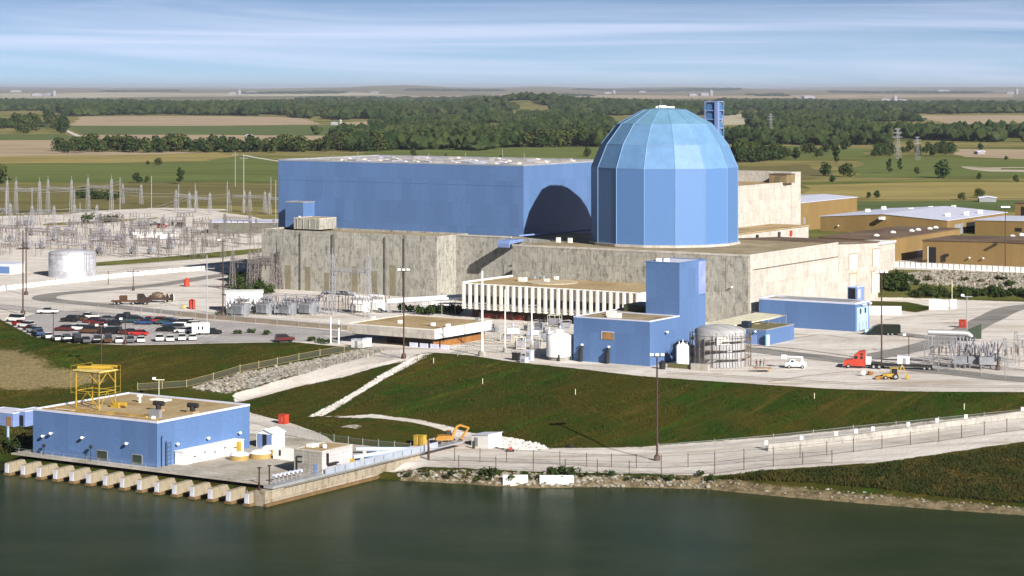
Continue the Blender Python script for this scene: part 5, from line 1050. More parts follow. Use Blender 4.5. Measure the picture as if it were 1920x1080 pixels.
x, y, z = hit(1728, 686); t = thing('site_container', 'white site cabin standing behind the flatbed trailer', 'cabin', hit(1694, 688)[:2] + (0,), -.2); MB().box(-1.4, 1.4, 0, 2.2, .2, 2.5).build('body', WHITE, t); MB().box(-1.5, 1.5, -.1, 2.3, 2.503, 2.62).build('roof', LILAC, t); MB().box(-.2, .6, -.05, 0, .25, 2.1).build('door', GREY, t)
x, y, z = hit(1492, 690); t = thing('bucket_truck', 'white utility bucket truck with boom over its cab on the gravel yard', 'truck', (x, y, z), math.radians(176))
MB().extr([(-2.4, .5), (-2.4, 1.5), (.2, 1.5), (.2, 2.1), (1.3, 2.1), (1.75, 1.45), (2.5, 1.25), (2.6, .5)][::-1], 'y', -1, 1).build('body', WHITE, t); MB().box(.5, 1.2, -1.02, -1.0, 1.45, 1.95).build('side_window', GLS, t); MB().box(.5, 1.2, 1.0, 1.02, 1.45, 1.95).build('side_window', GLS, t)
MB().add([(1.34, -.85, 2.04), (1.74, -.85, 1.5), (1.74, .85, 1.5), (1.34, .85, 2.04)], [[0, 1, 2, 3]]).build('windscreen', GLS, t); MB().tube((-1.4, 0, 1.5), (-1.4, 0, 2.5), .35).build('turret', WHITE, t)
m = MB(); m.beam((-1.6, 0, 2.6), (2.6, 0, 2.75), .26); m.build('boom', WHITE, t); MB().box(2.2, 3.4, -.5, .5, 2.2, 3.1).build('bucket', WHITE, t); wheels(t, (1.6, -1.5), .9, .42)
x, y, z = hit(1660, 628); t = thing('black_trailer', 'black streamlined covered trailer at the end of the long blue building', 'trailer', (x, y, z), math.radians(178))
MB().extr([(-3.9, .5), (-3.9, 2.75), (1.6, 2.85), (3.2, 2.3), (4.4, 1.0), (4.4, .5)][::-1], 'y', -1.2, 1.2).build('body', paint('black_gloss', (.008, .014, .008), .3), t); MB().box(4.4, 5.9, -.1, .1, .5, .65).build('drawbar', BLACK, t); MB().box(2.4, 2.8, -1.23, -1.2, 1.6, 1.9).build('marker', WHITE, t); wheels(t, (-.6, -1.7), 1.0, .4)
x, y, z = hit(1627, 627); t = thing('blue_drum_tank', 'small pale blue round tank before the black covered trailer', 'tank', (x, y, z)); MB().tube((-.9, 0, .8), (.9, 0, .8), .75, n=14).build('shell', paint('tank_blue', (.35, .50, .58)), t)
for x_ in (-.6, .6): MB().box(x_ - .12, x_ + .12, -.6, .6, 0, .4).build('foot', GREY, t)
# orange excavator by the lake
ORA = paint('orange_paint', (.42, .20, .025), .5, var=.25); x, y, z = hit(838, 832); t = thing('excavator', 'orange excavator with its arm folded to the ground at the lakeside path', 'excavator', (x, y, z), math.radians(8)); t.scale = (.88, .88, .88)
for y_ in (-1.15, 1.15):
    o = MB().extr([(-1.9, .1), (-2.1, .45), (-1.9, .85), (1.9, .85), (2.1, .45), (1.9, .1)], 'y', y_ - .3, y_ + .3).build('track', BLACK, t); MB().box(-1.5, 1.5, y_ - .34, y_ + .34, .3, .62).build('track_frame', ORA, o)
MB().extr([(-2.7, 1.0), (-2.8, 1.6), (-2.2, 2.1), (.2, 2.15), (1.3, 1.9), (1.5, 1.0)], 'y', -1.35, 1.35).build('house', ORA, t)
MB().extr([(-.2, 2.15), (0, 3.05), (1.0, 3.05), (1.35, 2.0)], 'y', .35, 1.3).build('cab', GLS, t); MB().box(-.05, 1.05, .3, 1.35, 3.053, 3.13).build('cab_roof', ORA, t)
MB().extr([(.9, 1.6), (2.2, 4.3), (3.2, 4.7), (5.2, 4.0), (5.1, 3.6), (3.2, 4.2), (2.6, 3.9), (1.5, 1.6)], 'y', -.3, .25).build('boom', ORA, t); MB().extr([(5.3, 4.1), (5.5, 3.7), (3.6, .9), (3.1, 1.1)], 'y', -.25, .2).build('arm', ORA, t); MB().extr([(3.7, 1.1), (3.9, .3), (2.6, .05), (2.5, .5), (3.1, 1.15)], 'y', -.55, .5).build('bucket', RUST, t)
# yellow backhoe
x, y, z = hit(1672, 711); t = thing('backhoe_loader', 'yellow backhoe loader with raised rear arm in front of the flatbed trailer', 'digger', (x, y, z), math.radians(176)); t.scale = (.9, .9, .9)
MB().extr([(-1.6, .7), (-1.6, 1.4), (.2, 1.5), (2.2, 1.35), (2.3, .7)], 'y', -.8, .8).build('body', YEL, t); m = MB()
for x_ in (-1.4, .2):
    for y_ in (-.75, .75): m.beam((x_, y_, 1.4), (x_, y_, 2.8), .1)
m.build('cab_posts', YEL, t, kind='stuff'); MB().box(-1.7, .5, -.95, .95, 2.8, 2.95).build('cab_roof', YEL, t); MB().box(-1.3, .1, -.7, .7, 1.5, 2.78).build('cab_glass', GLS, t)
m = MB(); m.beam((-1.6, 0, 1.2), (-2.6, 0, 3.6), .28); m.build('rear_boom', YEL, t); m = MB(); m.beam((-2.6, 0, 3.6), (-3.9, 0, 1.0), .24); m.build('rear_arm', YEL, t); MB().extr([(-4.4, .2), (-4.3, 1.0), (-3.7, 1.1), (-3.5, .3)], 'y', -.4, .4).build('rear_bucket', YEL, t)
m = MB(); m.beam((1.5, -.9, 1.2), (3.2, -.9, .5), .18); m.beam((1.5, .9, 1.2), (3.2, .9, .5), .18); m.build('loader_arm', YEL, t, kind=None); MB().extr([(3.0, .1), (3.1, .9), (4.2, .5), (3.9, .05)], 'y', -1.1, 1.1).build('loader_bucket', paint('ochre_steel', (.40, .20, .04), .6, var=.4), t); wheels(t, (-.9,), .95, .75); wheels(t, (1.6,), .9, .5)
ROCK = patchy('ochre_rock', [(.16, .07, .02), (.28, .13, .04), (.36, .2, .08)], 1.5, 6, .9, .6)
def rock_mesh(seed, s=1.0, flat=.7):
    r_ = random.Random(seed); me = bpy.data.meshes.new('rock'); import bmesh; bm = bmesh.new(); bmesh.ops.create_icosphere(bm, subdivisions=2, radius=s)
    for v in bm.verts: v.co *= .75 + .5 * mnoise.noise(v.co * 1.3 / s + Vector((seed * 3.1, 0, 0))); v.co.z = max(v.co.z * flat, -.3 * s)
    bm.to_mesh(me); bm.free(); return me
def rock(name, label, cat, loc, s, mt, seed, flat=.8):
    me = rock_mesh(seed, s, flat); me.materials.append(mt); o = bpy.data.objects.new(name, me); COL.objects.link(o); o.location = loc; return tag(o, label, cat)
x, y, z = hit(1632, 703); rock('boulder', 'ochre boulder on the gravel left of the yellow backhoe', 'boulder', (x, y, z + .35), 1.0, ROCK, 3)
x, y, z = hit(1658, 710); rock('soil_heap', 'heap of ochre soil at the front bucket of the yellow backhoe', 'soil heap', (x, y, z + .15), 2.2, ROCK, 5, .45)
x, y, z = hit(1619, 705); t = thing('hose_reel', 'small tan hose reel on a stand left of the ochre boulder', 'reel', (x, y, z)); MB().tube((0, -.2, .8), (0, .2, .8), .55, n=14).build('reel', CREAM, t); MB().beam((0, 0, 0), (0, 0, .8), .1).build('stand', WOOD, t)
# flatbed lorries by the loop road
for i, (px, py, dg, lb) in enumerate(((243, 571, 3, 'rust brown flatbed lorry with cab to the right, inside the road loop'),)):
    x, y, z = hit(px, py); t = thing('flatbed_lorry', lb, 'lorry', (x, y, z), math.radians(dg)); MB().box(-5.5, 2.2, -1.2, 1.2, .9, 1.25).build('deck', paint('rusty_steel', (.09, .04, .02), .8, var=.4), t); MB().extr([(2.4, .6), (2.4, 3.2), (4.2, 3.2), (4.8, 2.2), (6.0, 2.0), (6.1, .6)][::-1], 'y', -1.2, 1.2).build('cab', paint('dark_brown_cab', (.03, .017, .012), .5), t); MB().box(-3, -.8, -1.1, 1.1, 1.253, 2.7).build('load', MATS['rusty_steel'], t); MB().box(3.1, 4.1, -1.22, -1.2, 2.1, 2.9).build('side_window', GLS, t); wheels(t, (-4.4, -3.2, 1.2, 4.9), 1.0, .5)
x, y, z = hit(296, 567); t = thing('scrap_trailer', 'dark trailer loaded with a heap of scrap right of the rusty lorry', 'trailer', (x, y, z), math.radians(4)); MB().box(-3.6, 3.6, -1.2, 1.2, .8, 1.5).build('deck', paint('dark_deck', (.04, .022, .014)), t); me = rock_mesh(11, 2.4, .55); me.materials.append(patchy('scrap', [(.03, .02, .015), (.12, .08, .05), (.35, .3, .25)], 1.5, 5, .8, .6)); o = bpy.data.objects.new('scrap_load', me); COL.objects.link(o); o.parent = t; o.location = (0, 0, 2.0); o.scale = (1.4, .6, 1); wheels(t, (-2.4, 2.4), 1.0, .45)
x, y, z = hit(319, 566); t = thing('cable_drum', 'large pale cable drum standing right of the scrap trailer', 'cable drum', (x, y, z), .5)
for x_ in (-.75, .75): MB().tube((x_ - .08, 0, 1.3), (x_ + .08, 0, 1.3), 1.35, n=20).build('flange', CREAM, t)
MB().tube((-.67, 0, 1.3), (.67, 0, 1.3), .85, n=16).build('core', BLACK, t)
# red, yellow boxes and drums
def crate(name, label, px, py, w, d, h, mt, rz=-GA, lid=True):
    x, y, z = hit(px, py); t = thing(name, label, name.split('_')[-1], (x, y, z), rz); MB().box(-w / 2, w / 2, 0, d, .12, h).build('body', mt, t); MB().box(-w / 2 - .06, w / 2 + .06, -.06, d + .06, h + .003, h + .12).build('lid', mt, t)
    for q in (-w / 2 + .2, w / 2 - .2): MB().box(q - .12, q + .12, .1, d - .1, 0, .12).build('skid', BLACK, t)
    MB().box(-.06, .06, -.05, 0, h * .35, h * .75).build('latch', GREY, t); return t
crate('red_locker', 'red steel locker by the road behind the big intake house', 528, 796, 1.9, 1.4, 2.1, RED)
crate('red_locker', 'red steel locker on the gravel behind the right switch bays', 1804, 615, 1.9, 1.6, 2.1, RED)
crate('yellow_locker', 'yellow locker on two posts, left half of the pair by the pipe trestle', 779, 836, 1.0, 1.2, 2.1, YEL); crate('yellow_locker', 'yellow locker on two posts, right half of the pair by the pipe trestle', 790, 837, 1.0, 1.2, 2.2, YEL)
for i, (px, py) in enumerate(((350, 537), (360, 579))):
    x, y, z = hit(px, py); t = thing('red_tank', ('red upright tank inside the road loop, nearer the loop road behind', 'red upright tank inside the road loop, nearer the parking lot')[i], 'tank', (x, y, z)); MB().lathe([(.95, .1), (.95, 2.2 + i * .3)], 16).build('shell', RED, t); MB().lathe([(1.05, 0), (1.05, .12)], 16).build('base', BLACK, t); MB().lathe([(1.0, 2.203 + i * .3), (.5, 2.5 + i * .3), (.2, 2.9)], 16).build('lid', RED, t)
crate('yellow_crate', 'small pale yellow crate beside the red tank nearer the parking lot', 342, 579, 1.1, 1, .95, paint('pale_yellow_crate', (.65, .5, .2)))
x, y, z = hit(900, 838); t = thing('white_hut', 'white metal hut with sloping roof beside the orange excavator', 'hut', (x, y, z), -GA - .15); MB().extr([(-2.4, 0), (2.4, 0), (2.4, 2.8), (-2.4, 2.3)], 'y', 0, 4.2).build('wall', WHITE, t); MB().prism([(-2.6, -.2), (2.6, -.2), (2.6, 4.4), (-2.6, 4.4)], [2.28, 2.85, 2.85, 2.28], [2.4, 2.97, 2.97, 2.4]).build('roof', LILAC, t); MB().box(-1.6, -.6, -.06, 0, 0, 1.9).build('door', GREY, t)
x, y, z = hit(888, 841); t = thing('mossy_bollard', 'dark green bollard in front of the white metal hut', 'bollard', (x, y, z)); MB().lathe([(.32, 0), (.32, 1.4)], 10).build('shaft', paint('dark_green', (.02, .035, .015)), t); MB().lathe([(.36, 1.403), (.1, 1.65)], 10).build('cap', MATS['dark_green'], t)
x, y, z = hit(957, 847); t = thing('compactor', 'small red and black plate compactor on the path right of the white hut', 'machine', (x, y, z)); MB().box(-.8, .8, -.4, .4, 0, .4).build('plate', BLACK, t); MB().box(-.3, .4, -.3, .3, .403, .9).build('engine', RED, t); MB().beam((.3, 0, .9), (-.5, 0, 1.7), .07).build('handle', BLACK, t)
x, y, z = hit(1070, 838); rock('black_tarp', 'black tarpaulin heap at the foot of the green slope', 'tarpaulin', (x, y, z + .1), 1.2, DARK, 9, .5)
for i, (pa, pb) in enumerate((((943, 906), (990, 893)), ((1012, 906), (1076, 894)))):
    x0, y0, z0 = hit((pa[0] + pb[0]) / 2, 907); wd = (pb[0] - pa[0]) / 2 * y0 / FOC; t = thing('white_slab', ('white concrete outlet slab on the lake bank, the narrower left one', 'white concrete outlet slab on the lake bank, the wider right one')[i], 'slab', (x0, y0 - .3, -11.2)); MB().prism([(-wd, 0), (wd, 0), (wd, 2.2), (-wd, 2.2)], [-.8, -.8, .2, .2], [.35, .35, 1.5, 1.5]).build('slab', WHITE, t); MB().box(-wd * .4, wd * .2, -.5, -.003, -.9, .1).build('sill', FIN, t)
for i, (px, py, w_, h_) in enumerate(((1760, 580, 5.6, 2.9), (1788, 579, 1.8, 2.9))):
    x, y, z = hit(px, py); t = thing('sheeted_panel', ('wide white sheeted panel leaning below the riprap slope', 'narrow white sheeted panel on a block below the riprap slope')[i], 'panel', (x, y, z), -.1); MB().prism([(-w_ / 2, 0), (w_ / 2, 0), (w_ / 2, .3), (-w_ / 2, .3)], 0, [h_, h_ - .1, h_ - .1, h_]).build('sheet', WHITE, t); MB().box(-w_ / 2, w_ / 2, .3, 1.2, 0, .6).build('block', CONCW, t)
x, y, z = hit(1660, 590); t = thing('white_wall', 'long white wall in front of the grass mound behind the long blue building', 'wall', (x, y, z), -.12); MB().box(-5.2, 4.6, 0, .5, -.4, 2.4).build('wall', WHITE, t); MB().box(-5.2, 4.6, -.05, .55, 2.403, 2.5).build('coping', FIN, t)
# round steel tank, white halls and sheds at the left
x, y, z = hit(127, 521); t = thing('round_steel_tank', 'wide round dull metal storage tank between barriers and switchyard at left', 'tank', (x, y + 8, 0)); M = NT('tank_plates'); P = M.pos(); sp = M.n('SeparateXYZ', Vector=P); an = M.math('MULTIPLY', M.math('ARCTAN2', sp.outputs[0], sp.outputs[1]), 8.2); cv2 = M.n('CombineXYZ', X=an, Y=sp.outputs[2]).outputs[0]
br = M.n('TexBrick', Vector=cv2, Scale=1.0, Color1=(.40, .40, .44), Color2=(.66, .66, .72), Mortar=(.30, .30, .32), **{'Mortar Size': .03, 'Brick Width': 3.4, 'Row Height': 2.1}); c = M.mix(M.math('MULTIPLY', M.fac(M.noise(cv2, .8, 5, .7), .45, .7), .6), br.outputs[0], (.80, .80, .86)); M.set(Base_Color=c, Roughness=.42, Metallic=.35)
MB().lathe([(8.2, -.2), (8.2, 8.0), (7.8, 8.6), (4, 9.2), (.05, 9.4)], 40).build('shell', M.m, t); MB().lathe([(8.35, 7.9), (8.35, 8.15)], 40).build('top_ring', GALV, t); m = MB(); m.beam((5.6, -6.2, 0), (5.6, -6.2, 8.8), .09); m.beam((6.2, -5.8, 0), (6.2, -5.8, 8.8), .09); m.tube((6.9, -4.9, 0), (6.9, -4.9, 8.0), .15); m.build('ladder', GREY, t)
def hall(name, label, px0, px1, yb, yt, d, wm, rm, rz=-.25, z=0):
    x0, y0 = at(px0, yb, z); x1, y1 = at(px1, yb, z); h = (yb - yt) * y0 / FOC; w = x1 - x0; t = thing(name, label, 'shed', (x0, y0, z), rz); MB().box(0, w, 0, d, -.2, h - .3).build('wall', wm, t); MB().box(-.3, w + .3, -.3, d + .3, h - .297, h).build('roof', rm, t); return t, w, h
t, w, h = hall('blue_shed', 'blue fronted shed with white roof at the left edge beside the round metal tank', -40, 30, 513, 494, 9, WHITE, LILAC); MB().box(1, w - 1.2, -.08, 0, .2, h - .8).build('door', BLUE, t)
t, w, h = hall('white_shed', 'white equipment shed with grey door left of the transformer yard', 424, 492, 586, 548, 8, WHITE, WHITE, .12); MB().box(w * .3, w * .45, -.08, 0, 0, 3.2).build('door', WOOD, t); MB().box(w * .55, w * .75, -.08, 0, 0, 2.8).build('door', GREY, t)
t, w, h = hall('switchgear_hall', 'long low white roofed switchgear hall behind the concrete block', 392, 530, 438, 416, 22, paint('grey_green_wall', (.13, .13, .10)), LILAC, -.05)
t, w, h = hall('control_shed', 'low pale shed at the far side of the switchyard', 250, 330, 447, 436, 10, WHITE, WHITE, 0)
for i, (px, py, kd, cl) in enumerate(((290, 424, 'pickup', 'black'), (304, 427, 'pickup', 'red'), (322, 423, 'suv', 'black'), (338, 426, 'van', 'grey'))): put_car(px, py, kd, cl, 20 + 40 * i, f'{cl} {cw[kd]} parked among the switchyard frames, {nth[i]}', 'vehicles in the switchyard')
# people by the timber table
def person(label, x, y, z, rz, top, legs, lean=0.0, reach=.3):
    me = bpy.data.meshes.new('person'); J = [(0, 0, .95), (0, lean * .3, 1.2), (0, lean * .7, 1.45), (0, lean, 1.58), (0, lean + .03, 1.72), (.1, 0, .9), (.12, .03, .5), (.12, 0, .08), (.12, .14, .04), (-.1, 0, .9), (-.12, -.05, .5), (-.12, -.08, .08), (-.12, .06, .04), (.2, lean * .7, 1.42), (.27, lean + .05, 1.14), (.22, lean + reach, 1.0), (-.2, lean * .7, 1.42), (-.27, lean + .02, 1.14), (-.24, lean + reach * .6, .95)]
    E = [(0, 1), (1, 2), (2, 3), (3, 4), (0, 5), (5, 6), (6, 7), (7, 8), (0, 9), (9, 10), (10, 11), (11, 12), (2, 13), (13, 14), (14, 15), (2, 16), (16, 17), (17, 18)]; R = [.16, .17, .19, .07, .11, .1, .075, .05, .045, .1, .075, .05, .045, .08, .055, .04, .08, .055, .04]
    me.from_pydata(J, E, []); o = bpy.data.objects.new('person', me); COL.objects.link(o); o.location = (x, y, z); o.rotation_euler = (0, 0, rz); md = o.modifiers.new('skin', 'SKIN'); o.modifiers.new('sub', 'SUBSURF').render_levels = 1
    for v, r in zip(me.skin_vertices[0].data, R): v.radius = (r, r * .8)
    me.skin_vertices[0].data[0].use_root = True
    M = NT('clothes_' + label.split()[2]); zz = M.n('SeparateXYZ', Vector=M.pos()).outputs[2]; c = M.mix(M.fac(zz, .9, .93), legs, top); c = M.mix(M.fac(zz, 1.54, 1.57), c, (.34, .19, .12)); M.set(Base_Color=c, Roughness=.9); me.materials.append(M.m); tag(o, label, 'person')
    h = MB(); h.ball((0, lean + .0, 1.79), .125, .9, 10, 6); h.build('hair', paint('dark_hair', (.02, .014, .01)), o); return o
x, y, z = hit(1419, 689); person('person in rust red jacket and dark trousers standing behind the timber table', x, y + .6, z, 2.6, (.22, .05, .025), (.015, .015, .02), .05)
x, y, z = hit(1426, 689); person('person in navy jacket leaning beside the one in rust red, behind the table', x, y + .9, z, 3.6, (.015, .015, .03), (.02, .02, .025), .12, .4)
x, y, z = hit(1433, 688); person('person in tan jacket at the right of the three behind the table', x, y + 1.2, z, 3.9, (.26, .17, .09), (.10, .08, .06), .1, .3)
x, y, z = hit(1429, 697); t = thing('timber_table', 'rough timber work table on the gravel in front of three standing people', 'table', (x, y, z), -.1); MB().box(-2.1, 2.2, -.7, .7, .82, .94).build('table_top', WOOD, t)
for x_ in (-1.4, 1.5):
    for y_ in (-.5, .5): MB().box(x_ - .1, x_ + .1, y_ - .1, y_ + .1, 0, .817).build('leg', WOOD, t)
MB().box(-1.3, 1.3, -.5, .5, .2, .3).build('shelf', BLACK, t)

# ------------------------------------------------------------------ electrical yards
LAT = paint('lattice_steel', (.36, .36, .39), .6, .1, var=.2); LATB = paint('lattice_brown', (.20, .175, .17), .7); INS = paint('insulator', (.15, .11, .10), .35); TGRY = paint('transformer_grey', (.24, .25, .28), .5, var=.35); BUSH = paint('bushing_porcelain', (.30, .29, .33), .4, var=.4); FAR = paint('far_wall', (.25, .25, .28), .8)
def lattice_col(m, x, y, h, b=1.3, tp=.5, r=.1, st=2.4):
    z = 0; 
    def cr(z): s = (b + (tp - b) * z / h) / 2; return [(x - s, y - s, z), (x + s, y - s, z), (x + s, y + s, z), (x - s, y + s, z)]
    while z < h - .1:
        z1 = min(h, z + st); a, c_ = cr(z), cr(z1)
        for i in range(4): m.beam(a[i], c_[i], r); m.beam(a[i], c_[(i + 1) % 4], r * .7); m.beam(c_[i], c_[(i + 1) % 4], r * .7)
        z = z1
def lattice_beam(m, x0, x1, y, z, d=1.0, r=.09, st=1.8):
    n = max(1, int((x1 - x0) / st))
    for i in range(n):
        a, c_ = x0 + (x1 - x0) * i / n, x0 + (x1 - x0) * (i + 1) / n
        for yy in (y - d / 2, y + d / 2):
            m.beam((a, yy, z), (c_, yy, z), r); m.beam((a, yy, z + d), (c_, yy, z + d), r); m.beam((a, yy, z), (c_, yy, z + d), r * .7); m.beam((a, yy, z), (a, yy, z + d), r * .7)
def make_gantry(h, w, mt, label, mastx=0, rr=1.0):
    t = thing('switchyard_gantry', label, 'gantry')
    for x in (0, w): m = MB(); lattice_col(m, x, 0, h, 1.7, .6, .13 * rr); m.tube((x, 0, h), (x, 0, h + mastx), .1, .05) if mastx else None; m.build('column', mt, t)
    m = MB(); lattice_beam(m, 0, w, 0, h * .72, 1.1, .12 * rr); m.build('beam', mt, t)
    for i in range(3): x = w * (i + 1) / 4; m = MB(); m.tube((x, 0, h * .72), (x, 0, h * .72 - 1.8), .14); m.build('insulator', INS, t)
    return t
def gput(proto, px, py, label, group, rz=-GA, s=None, first=[]):
    x, y = at(px, py, 0)
    if id(proto) not in first: first.append(id(proto)); o = proto; o.location = (x, y, 0); o.rotation_euler = (0, 0, rz); o['label'] = label; o['group'] = group; o.scale = (s, s, s) if s else (1, 1, 1); return o
    return dup(proto, (x, y, 0), rz, label, group, s or 1)
gA = make_gantry(17, 17, LAT, 'x', 2.5); gB = make_gantry(11, 14, LAT, 'x', 1); gC = make_gantry(9, 12, LATB, 'x', 0)
pos_w = ['near the left edge of the photo', 'second along from the left edge', 'behind the round metal tank', 'in the middle of the yard', 'before the scrub field', 'beside the long white roofed hall', 'next to the concrete block', 'furthest right']
for i, (px, py) in enumerate(((-30, 398), (30, 400), (90, 397), (165, 394))): gput(gA, px, py, 'tall grey lattice gantry with lightning spikes in the switchyard, ' + ('cut by the left edge', 'just inside the left edge', 'behind the leaning power poles', 'right of the spiked pair')[i], 'tall switchyard gantries')
for i, (px, py) in enumerate(((230, 382), (330, 396), (355, 401), (430, 397), (458, 398), (505, 402), (-20, 425), (60, 430), (140, 428))): gput(gB, px, py, 'mid height grey lattice gantry in the switchyard, ' + ('on the scrub beyond the gravel', 'at the far gravel edge', 'left of the tall wooden pole pair', 'beside the tall wooden pole pair', 'below the tall wooden pole pair', 'against the left end of the blue hall', 'at the left edge above the blue shed', 'above the power poles', 'above the round metal tank')[i], 'middle switchyard gantries')
gp = 'low switchyard frames'
for j, (yy, x0, x1, n) in enumerate(((442, 130, 480, 7), (460, -10, 470, 9), (480, 190, 380, 4))):
    for i in range(n): gput(gC, x0 + (x1 - x0) * i / (n - 1), yy + (i % 2) * 2, 'low brown steel frame with hanging insulators in the white gravel switchyard', gp, -GA + random.uniform(-.05, .05), random.choice((.85, 1, 1.15)))
# tall wooden pole pair and lightning masts
for i, (px, y0, y1) in enumerate(((441, 285, 350), (457, 289, 400))): mast('power_pole', 'tall pale wooden pole of the pair left of the blue hall, ' + ('the far one', 'the near one')[i], px, y0, y1, paint('grey_timber', (.30, .27, .24)), .28, cross=(.93,), z=0, base=False)
for i, (px, y0, y1) in enumerate(((225, 332, 395), (284, 330, 395), (335, 345, 398), (366, 344, 400), (426, 340, 398), (60, 352, 402), (140, 356, 402), (12, 356, 405), (517, 338, 420), (508, 332, 372), (150, 380, 450), (320, 400, 470), (240, 410, 472))): mast('lightning_mast', 'thin grey lightning mast rising from the switchyard gear', px, y0, y1, LAT, .16, z=0, base=False)['group'] = 'lightning masts of the switchyard'
def make_switch(): 
    t = thing('disconnect_switch', 'x', 'switch'); m = MB()
    for x in (-2.4, 2.4): m.beam((x, 0, 0), (x, 0, 3.2), .13)
    m.beam((-2.8, 0, 3.2), (2.8, 0, 3.2), .13); m.build('frame', LATB, t)
    for x in (-2, 0, 2): m = MB(); m.tube((x, 0, 3.2), (x, 0, 4.9), .14); m.build('insulator', INS, t)
    MB().tube((-2.6, 0, 5.0), (2.6, 0, 5.0), .09).build('blade', LAT, t); return t
def make_breaker():
    t = thing('circuit_breaker', 'x', 'breaker'); MB().box(-1.3, 1.3, -.8, .8, .9, 2.3).build('tank', TGRY, t)
    for x in (-1, 1): MB().box(x - .1, x + .1, -.6, .6, 0, .897).build('leg', LATB, t)
    for x in (-.9, 0, .9): m = MB(); m.tube((x, 0, 2.3), (x * 1.7, -1.2, 4.6), .16); m.build('bushing', BUSH, t); m = MB(); m.tube((x, 0, 2.3), (x * 1.7, 1.2, 4.6), .16); m.build('bushing', BUSH, t)
    return t
def make_bus():
    t = thing('bus_support', 'x', 'bus support'); MB().beam((0, 0, 0), (0, 0, 3.6), .15).build('post', LATB, t); m = MB(); m.tube((0, 0, 3.6), (0, 0, 5.0), .14); m.build('insulator', INS, t); MB().tube((-4.5, 0, 5.05), (4.5, 0, 5.05), .1).build('bus_tube', LAT, t); return t
cabs = random.Random(8)
def cable(px0, y0, h0, px1, y1, h1, label):
    a = Vector((*at(px0, y0, 0), h0)); b = Vector((*at(px1, y1, 0), h1)); m = MB(); pr_ = None; sag = (b - a).length * .035
    for i in range(13):
        t_ = i / 12; q = a.lerp(b, t_); q.z -= sag * 4 * t_ * (1 - t_)
        if pr_ is not None: m.tube(pr_, q, .06, n=4, cap=False)
        pr_ = q
    m.build('overhead_cable', LAT, None, label, 'cable', 'sagging cables over the switchyard')
for i, (a_, b_, c_, d_) in enumerate(((-30, 398, 90, 397), (30, 400, 165, 394), (90, 397, 230, 382), (165, 394, 330, 396), (230, 382, 355, 401), (330, 396, 430, 397), (430, 397, 505, 402), (60, 430, 140, 428), (-20, 425, 60, 430), (140, 428, 355, 401))):
    for h_ in (12, 13.6): cable(a_, b_, h_ if i < 4 else h_ - 4, c_, d_, h_ if i < 3 else h_ - 4, 'thin sagging grey cable strung between the switchyard gantries')
sw, bk, bs = make_switch(), make_breaker(), make_bus(); rr_ = random.Random(3)
for i in range(80): gput(sw, rr_.uniform(-10, 440), rr_.choice((418, 428, 437, 447, 455, 463, 471, 478)) + rr_.uniform(-2, 2), 'brown disconnect switch frame among the white gravel switchyard gear', 'disconnect switches of the switchyard', -GA + rr_.choice((0, math.pi / 2)))
for i in range(26): gput(bk, rr_.uniform(0, 330), rr_.choice((424, 442, 452, 466, 476)) + rr_.uniform(-2, 2), 'grey circuit breaker with splayed bushings in the switchyard', 'circuit breakers of the switchyard', -GA)
for i in range(95): gput(bs, rr_.uniform(-10, 400), rr_.choice((420, 431, 440, 450, 458, 467, 475, 482)) + rr_.uniform(-2, 2), 'tubular bus on a brown post in the switchyard', 'bus supports of the switchyard', -GA + rr_.choice((0, 0, math.pi / 2)))
# transformer yard under the concrete front
def make_transformer(w=4.2, mt=TGRY):
    t = thing('power_transformer', 'x', 'transformer'); MB().box(-w / 2, w / 2, -1.3, 1.3, .3, 3.6).build('tank', mt, t); MB().box(-w / 2 - .5, w / 2 + .5, -1.8, 1.8, 0, .3).build('plinth', CONC, t); m = MB()
    for i in range(9): x = -w / 2 + .3 + i * (w - .6) / 8; m.box(x - .08, x + .08, -2.1, -1.32, .7, 3.2); 
    m.build('radiator', mt, t, kind='stuff')
    MB().tube((-w / 2, .6, 4.5), (w / 2, .6, 4.5), .45, n=10).build('conservator', mt, t)
    for x in (-1.2, 0, 1.2): m = MB(); m.tube((x, -.4, 3.6), (x * 1.5, -.9, 5.8), .17, .1); m.build('bushing', BUSH, t)
    for x in (-1.2, 1.2): MB().beam((x, .6, 3.6), (x, .6, 4.1), .12).build('bracket', mt, t)
    return t
tf = make_transformer(); tw = make_transformer(5, WHITE)
for i, (px, py) in enumerate(((452, 592), (498, 590), (540, 591), (578, 590))): gput(tf, px, py, 'grey finned transformer below the concrete front, ' + ('beside the white equipment shed', 'second along from the shed', 'third along from the shed', 'left of the overhead duct frame')[i], 'grey transformers', -GA)
for i, (px, py) in enumerate(((676, 586), (704, 584))): gput(tw, px, py, 'white finned transformer with white bushings left of the pipe rack, ' + ('left one', 'right one')[i], 'white transformers', -GA)
for i in range(24): gput(bk, 432 + (i * 37) % 170, 592 - (i * 7) % 12, 'grey breaker with splayed bushings crowding the transformer yard', 'breakers of the transformer yard', -GA + (i % 3) * .4, .8)
for i in range(16): gput(sw, 440 + (i * 53) % 300, 589 - (i * 5) % 10, 'low switch frame in the transformer yard before the concrete front', 'switch frames of the transformer yard', -GA + (i % 2) * 1.57, .9)
for i in range(8): gput(bs, 436 + i * 20, 585 - (i % 3) * 2, 'bus tube on a post over the transformer yard', 'bus tubes of the transformer yard', -GA, .95)
gD = make_gantry(17.5, 13, LAT, 'x', 2)
gput(gD, 623, 590, 'tall grey lattice gantry standing against the stained concrete front', 'gantry at the concrete front'); 
gE = make_gantry(13, 9, LATB, 'x', 4)
for i, (px, py) in enumerate(((436, 545), (468, 548), (484, 540))): gput(gE, px, py, 'dark lattice gantry crowded beside the left end of the concrete block, ' + ('left one', 'middle one', 'right one')[i], 'dark gantries by the concrete block')
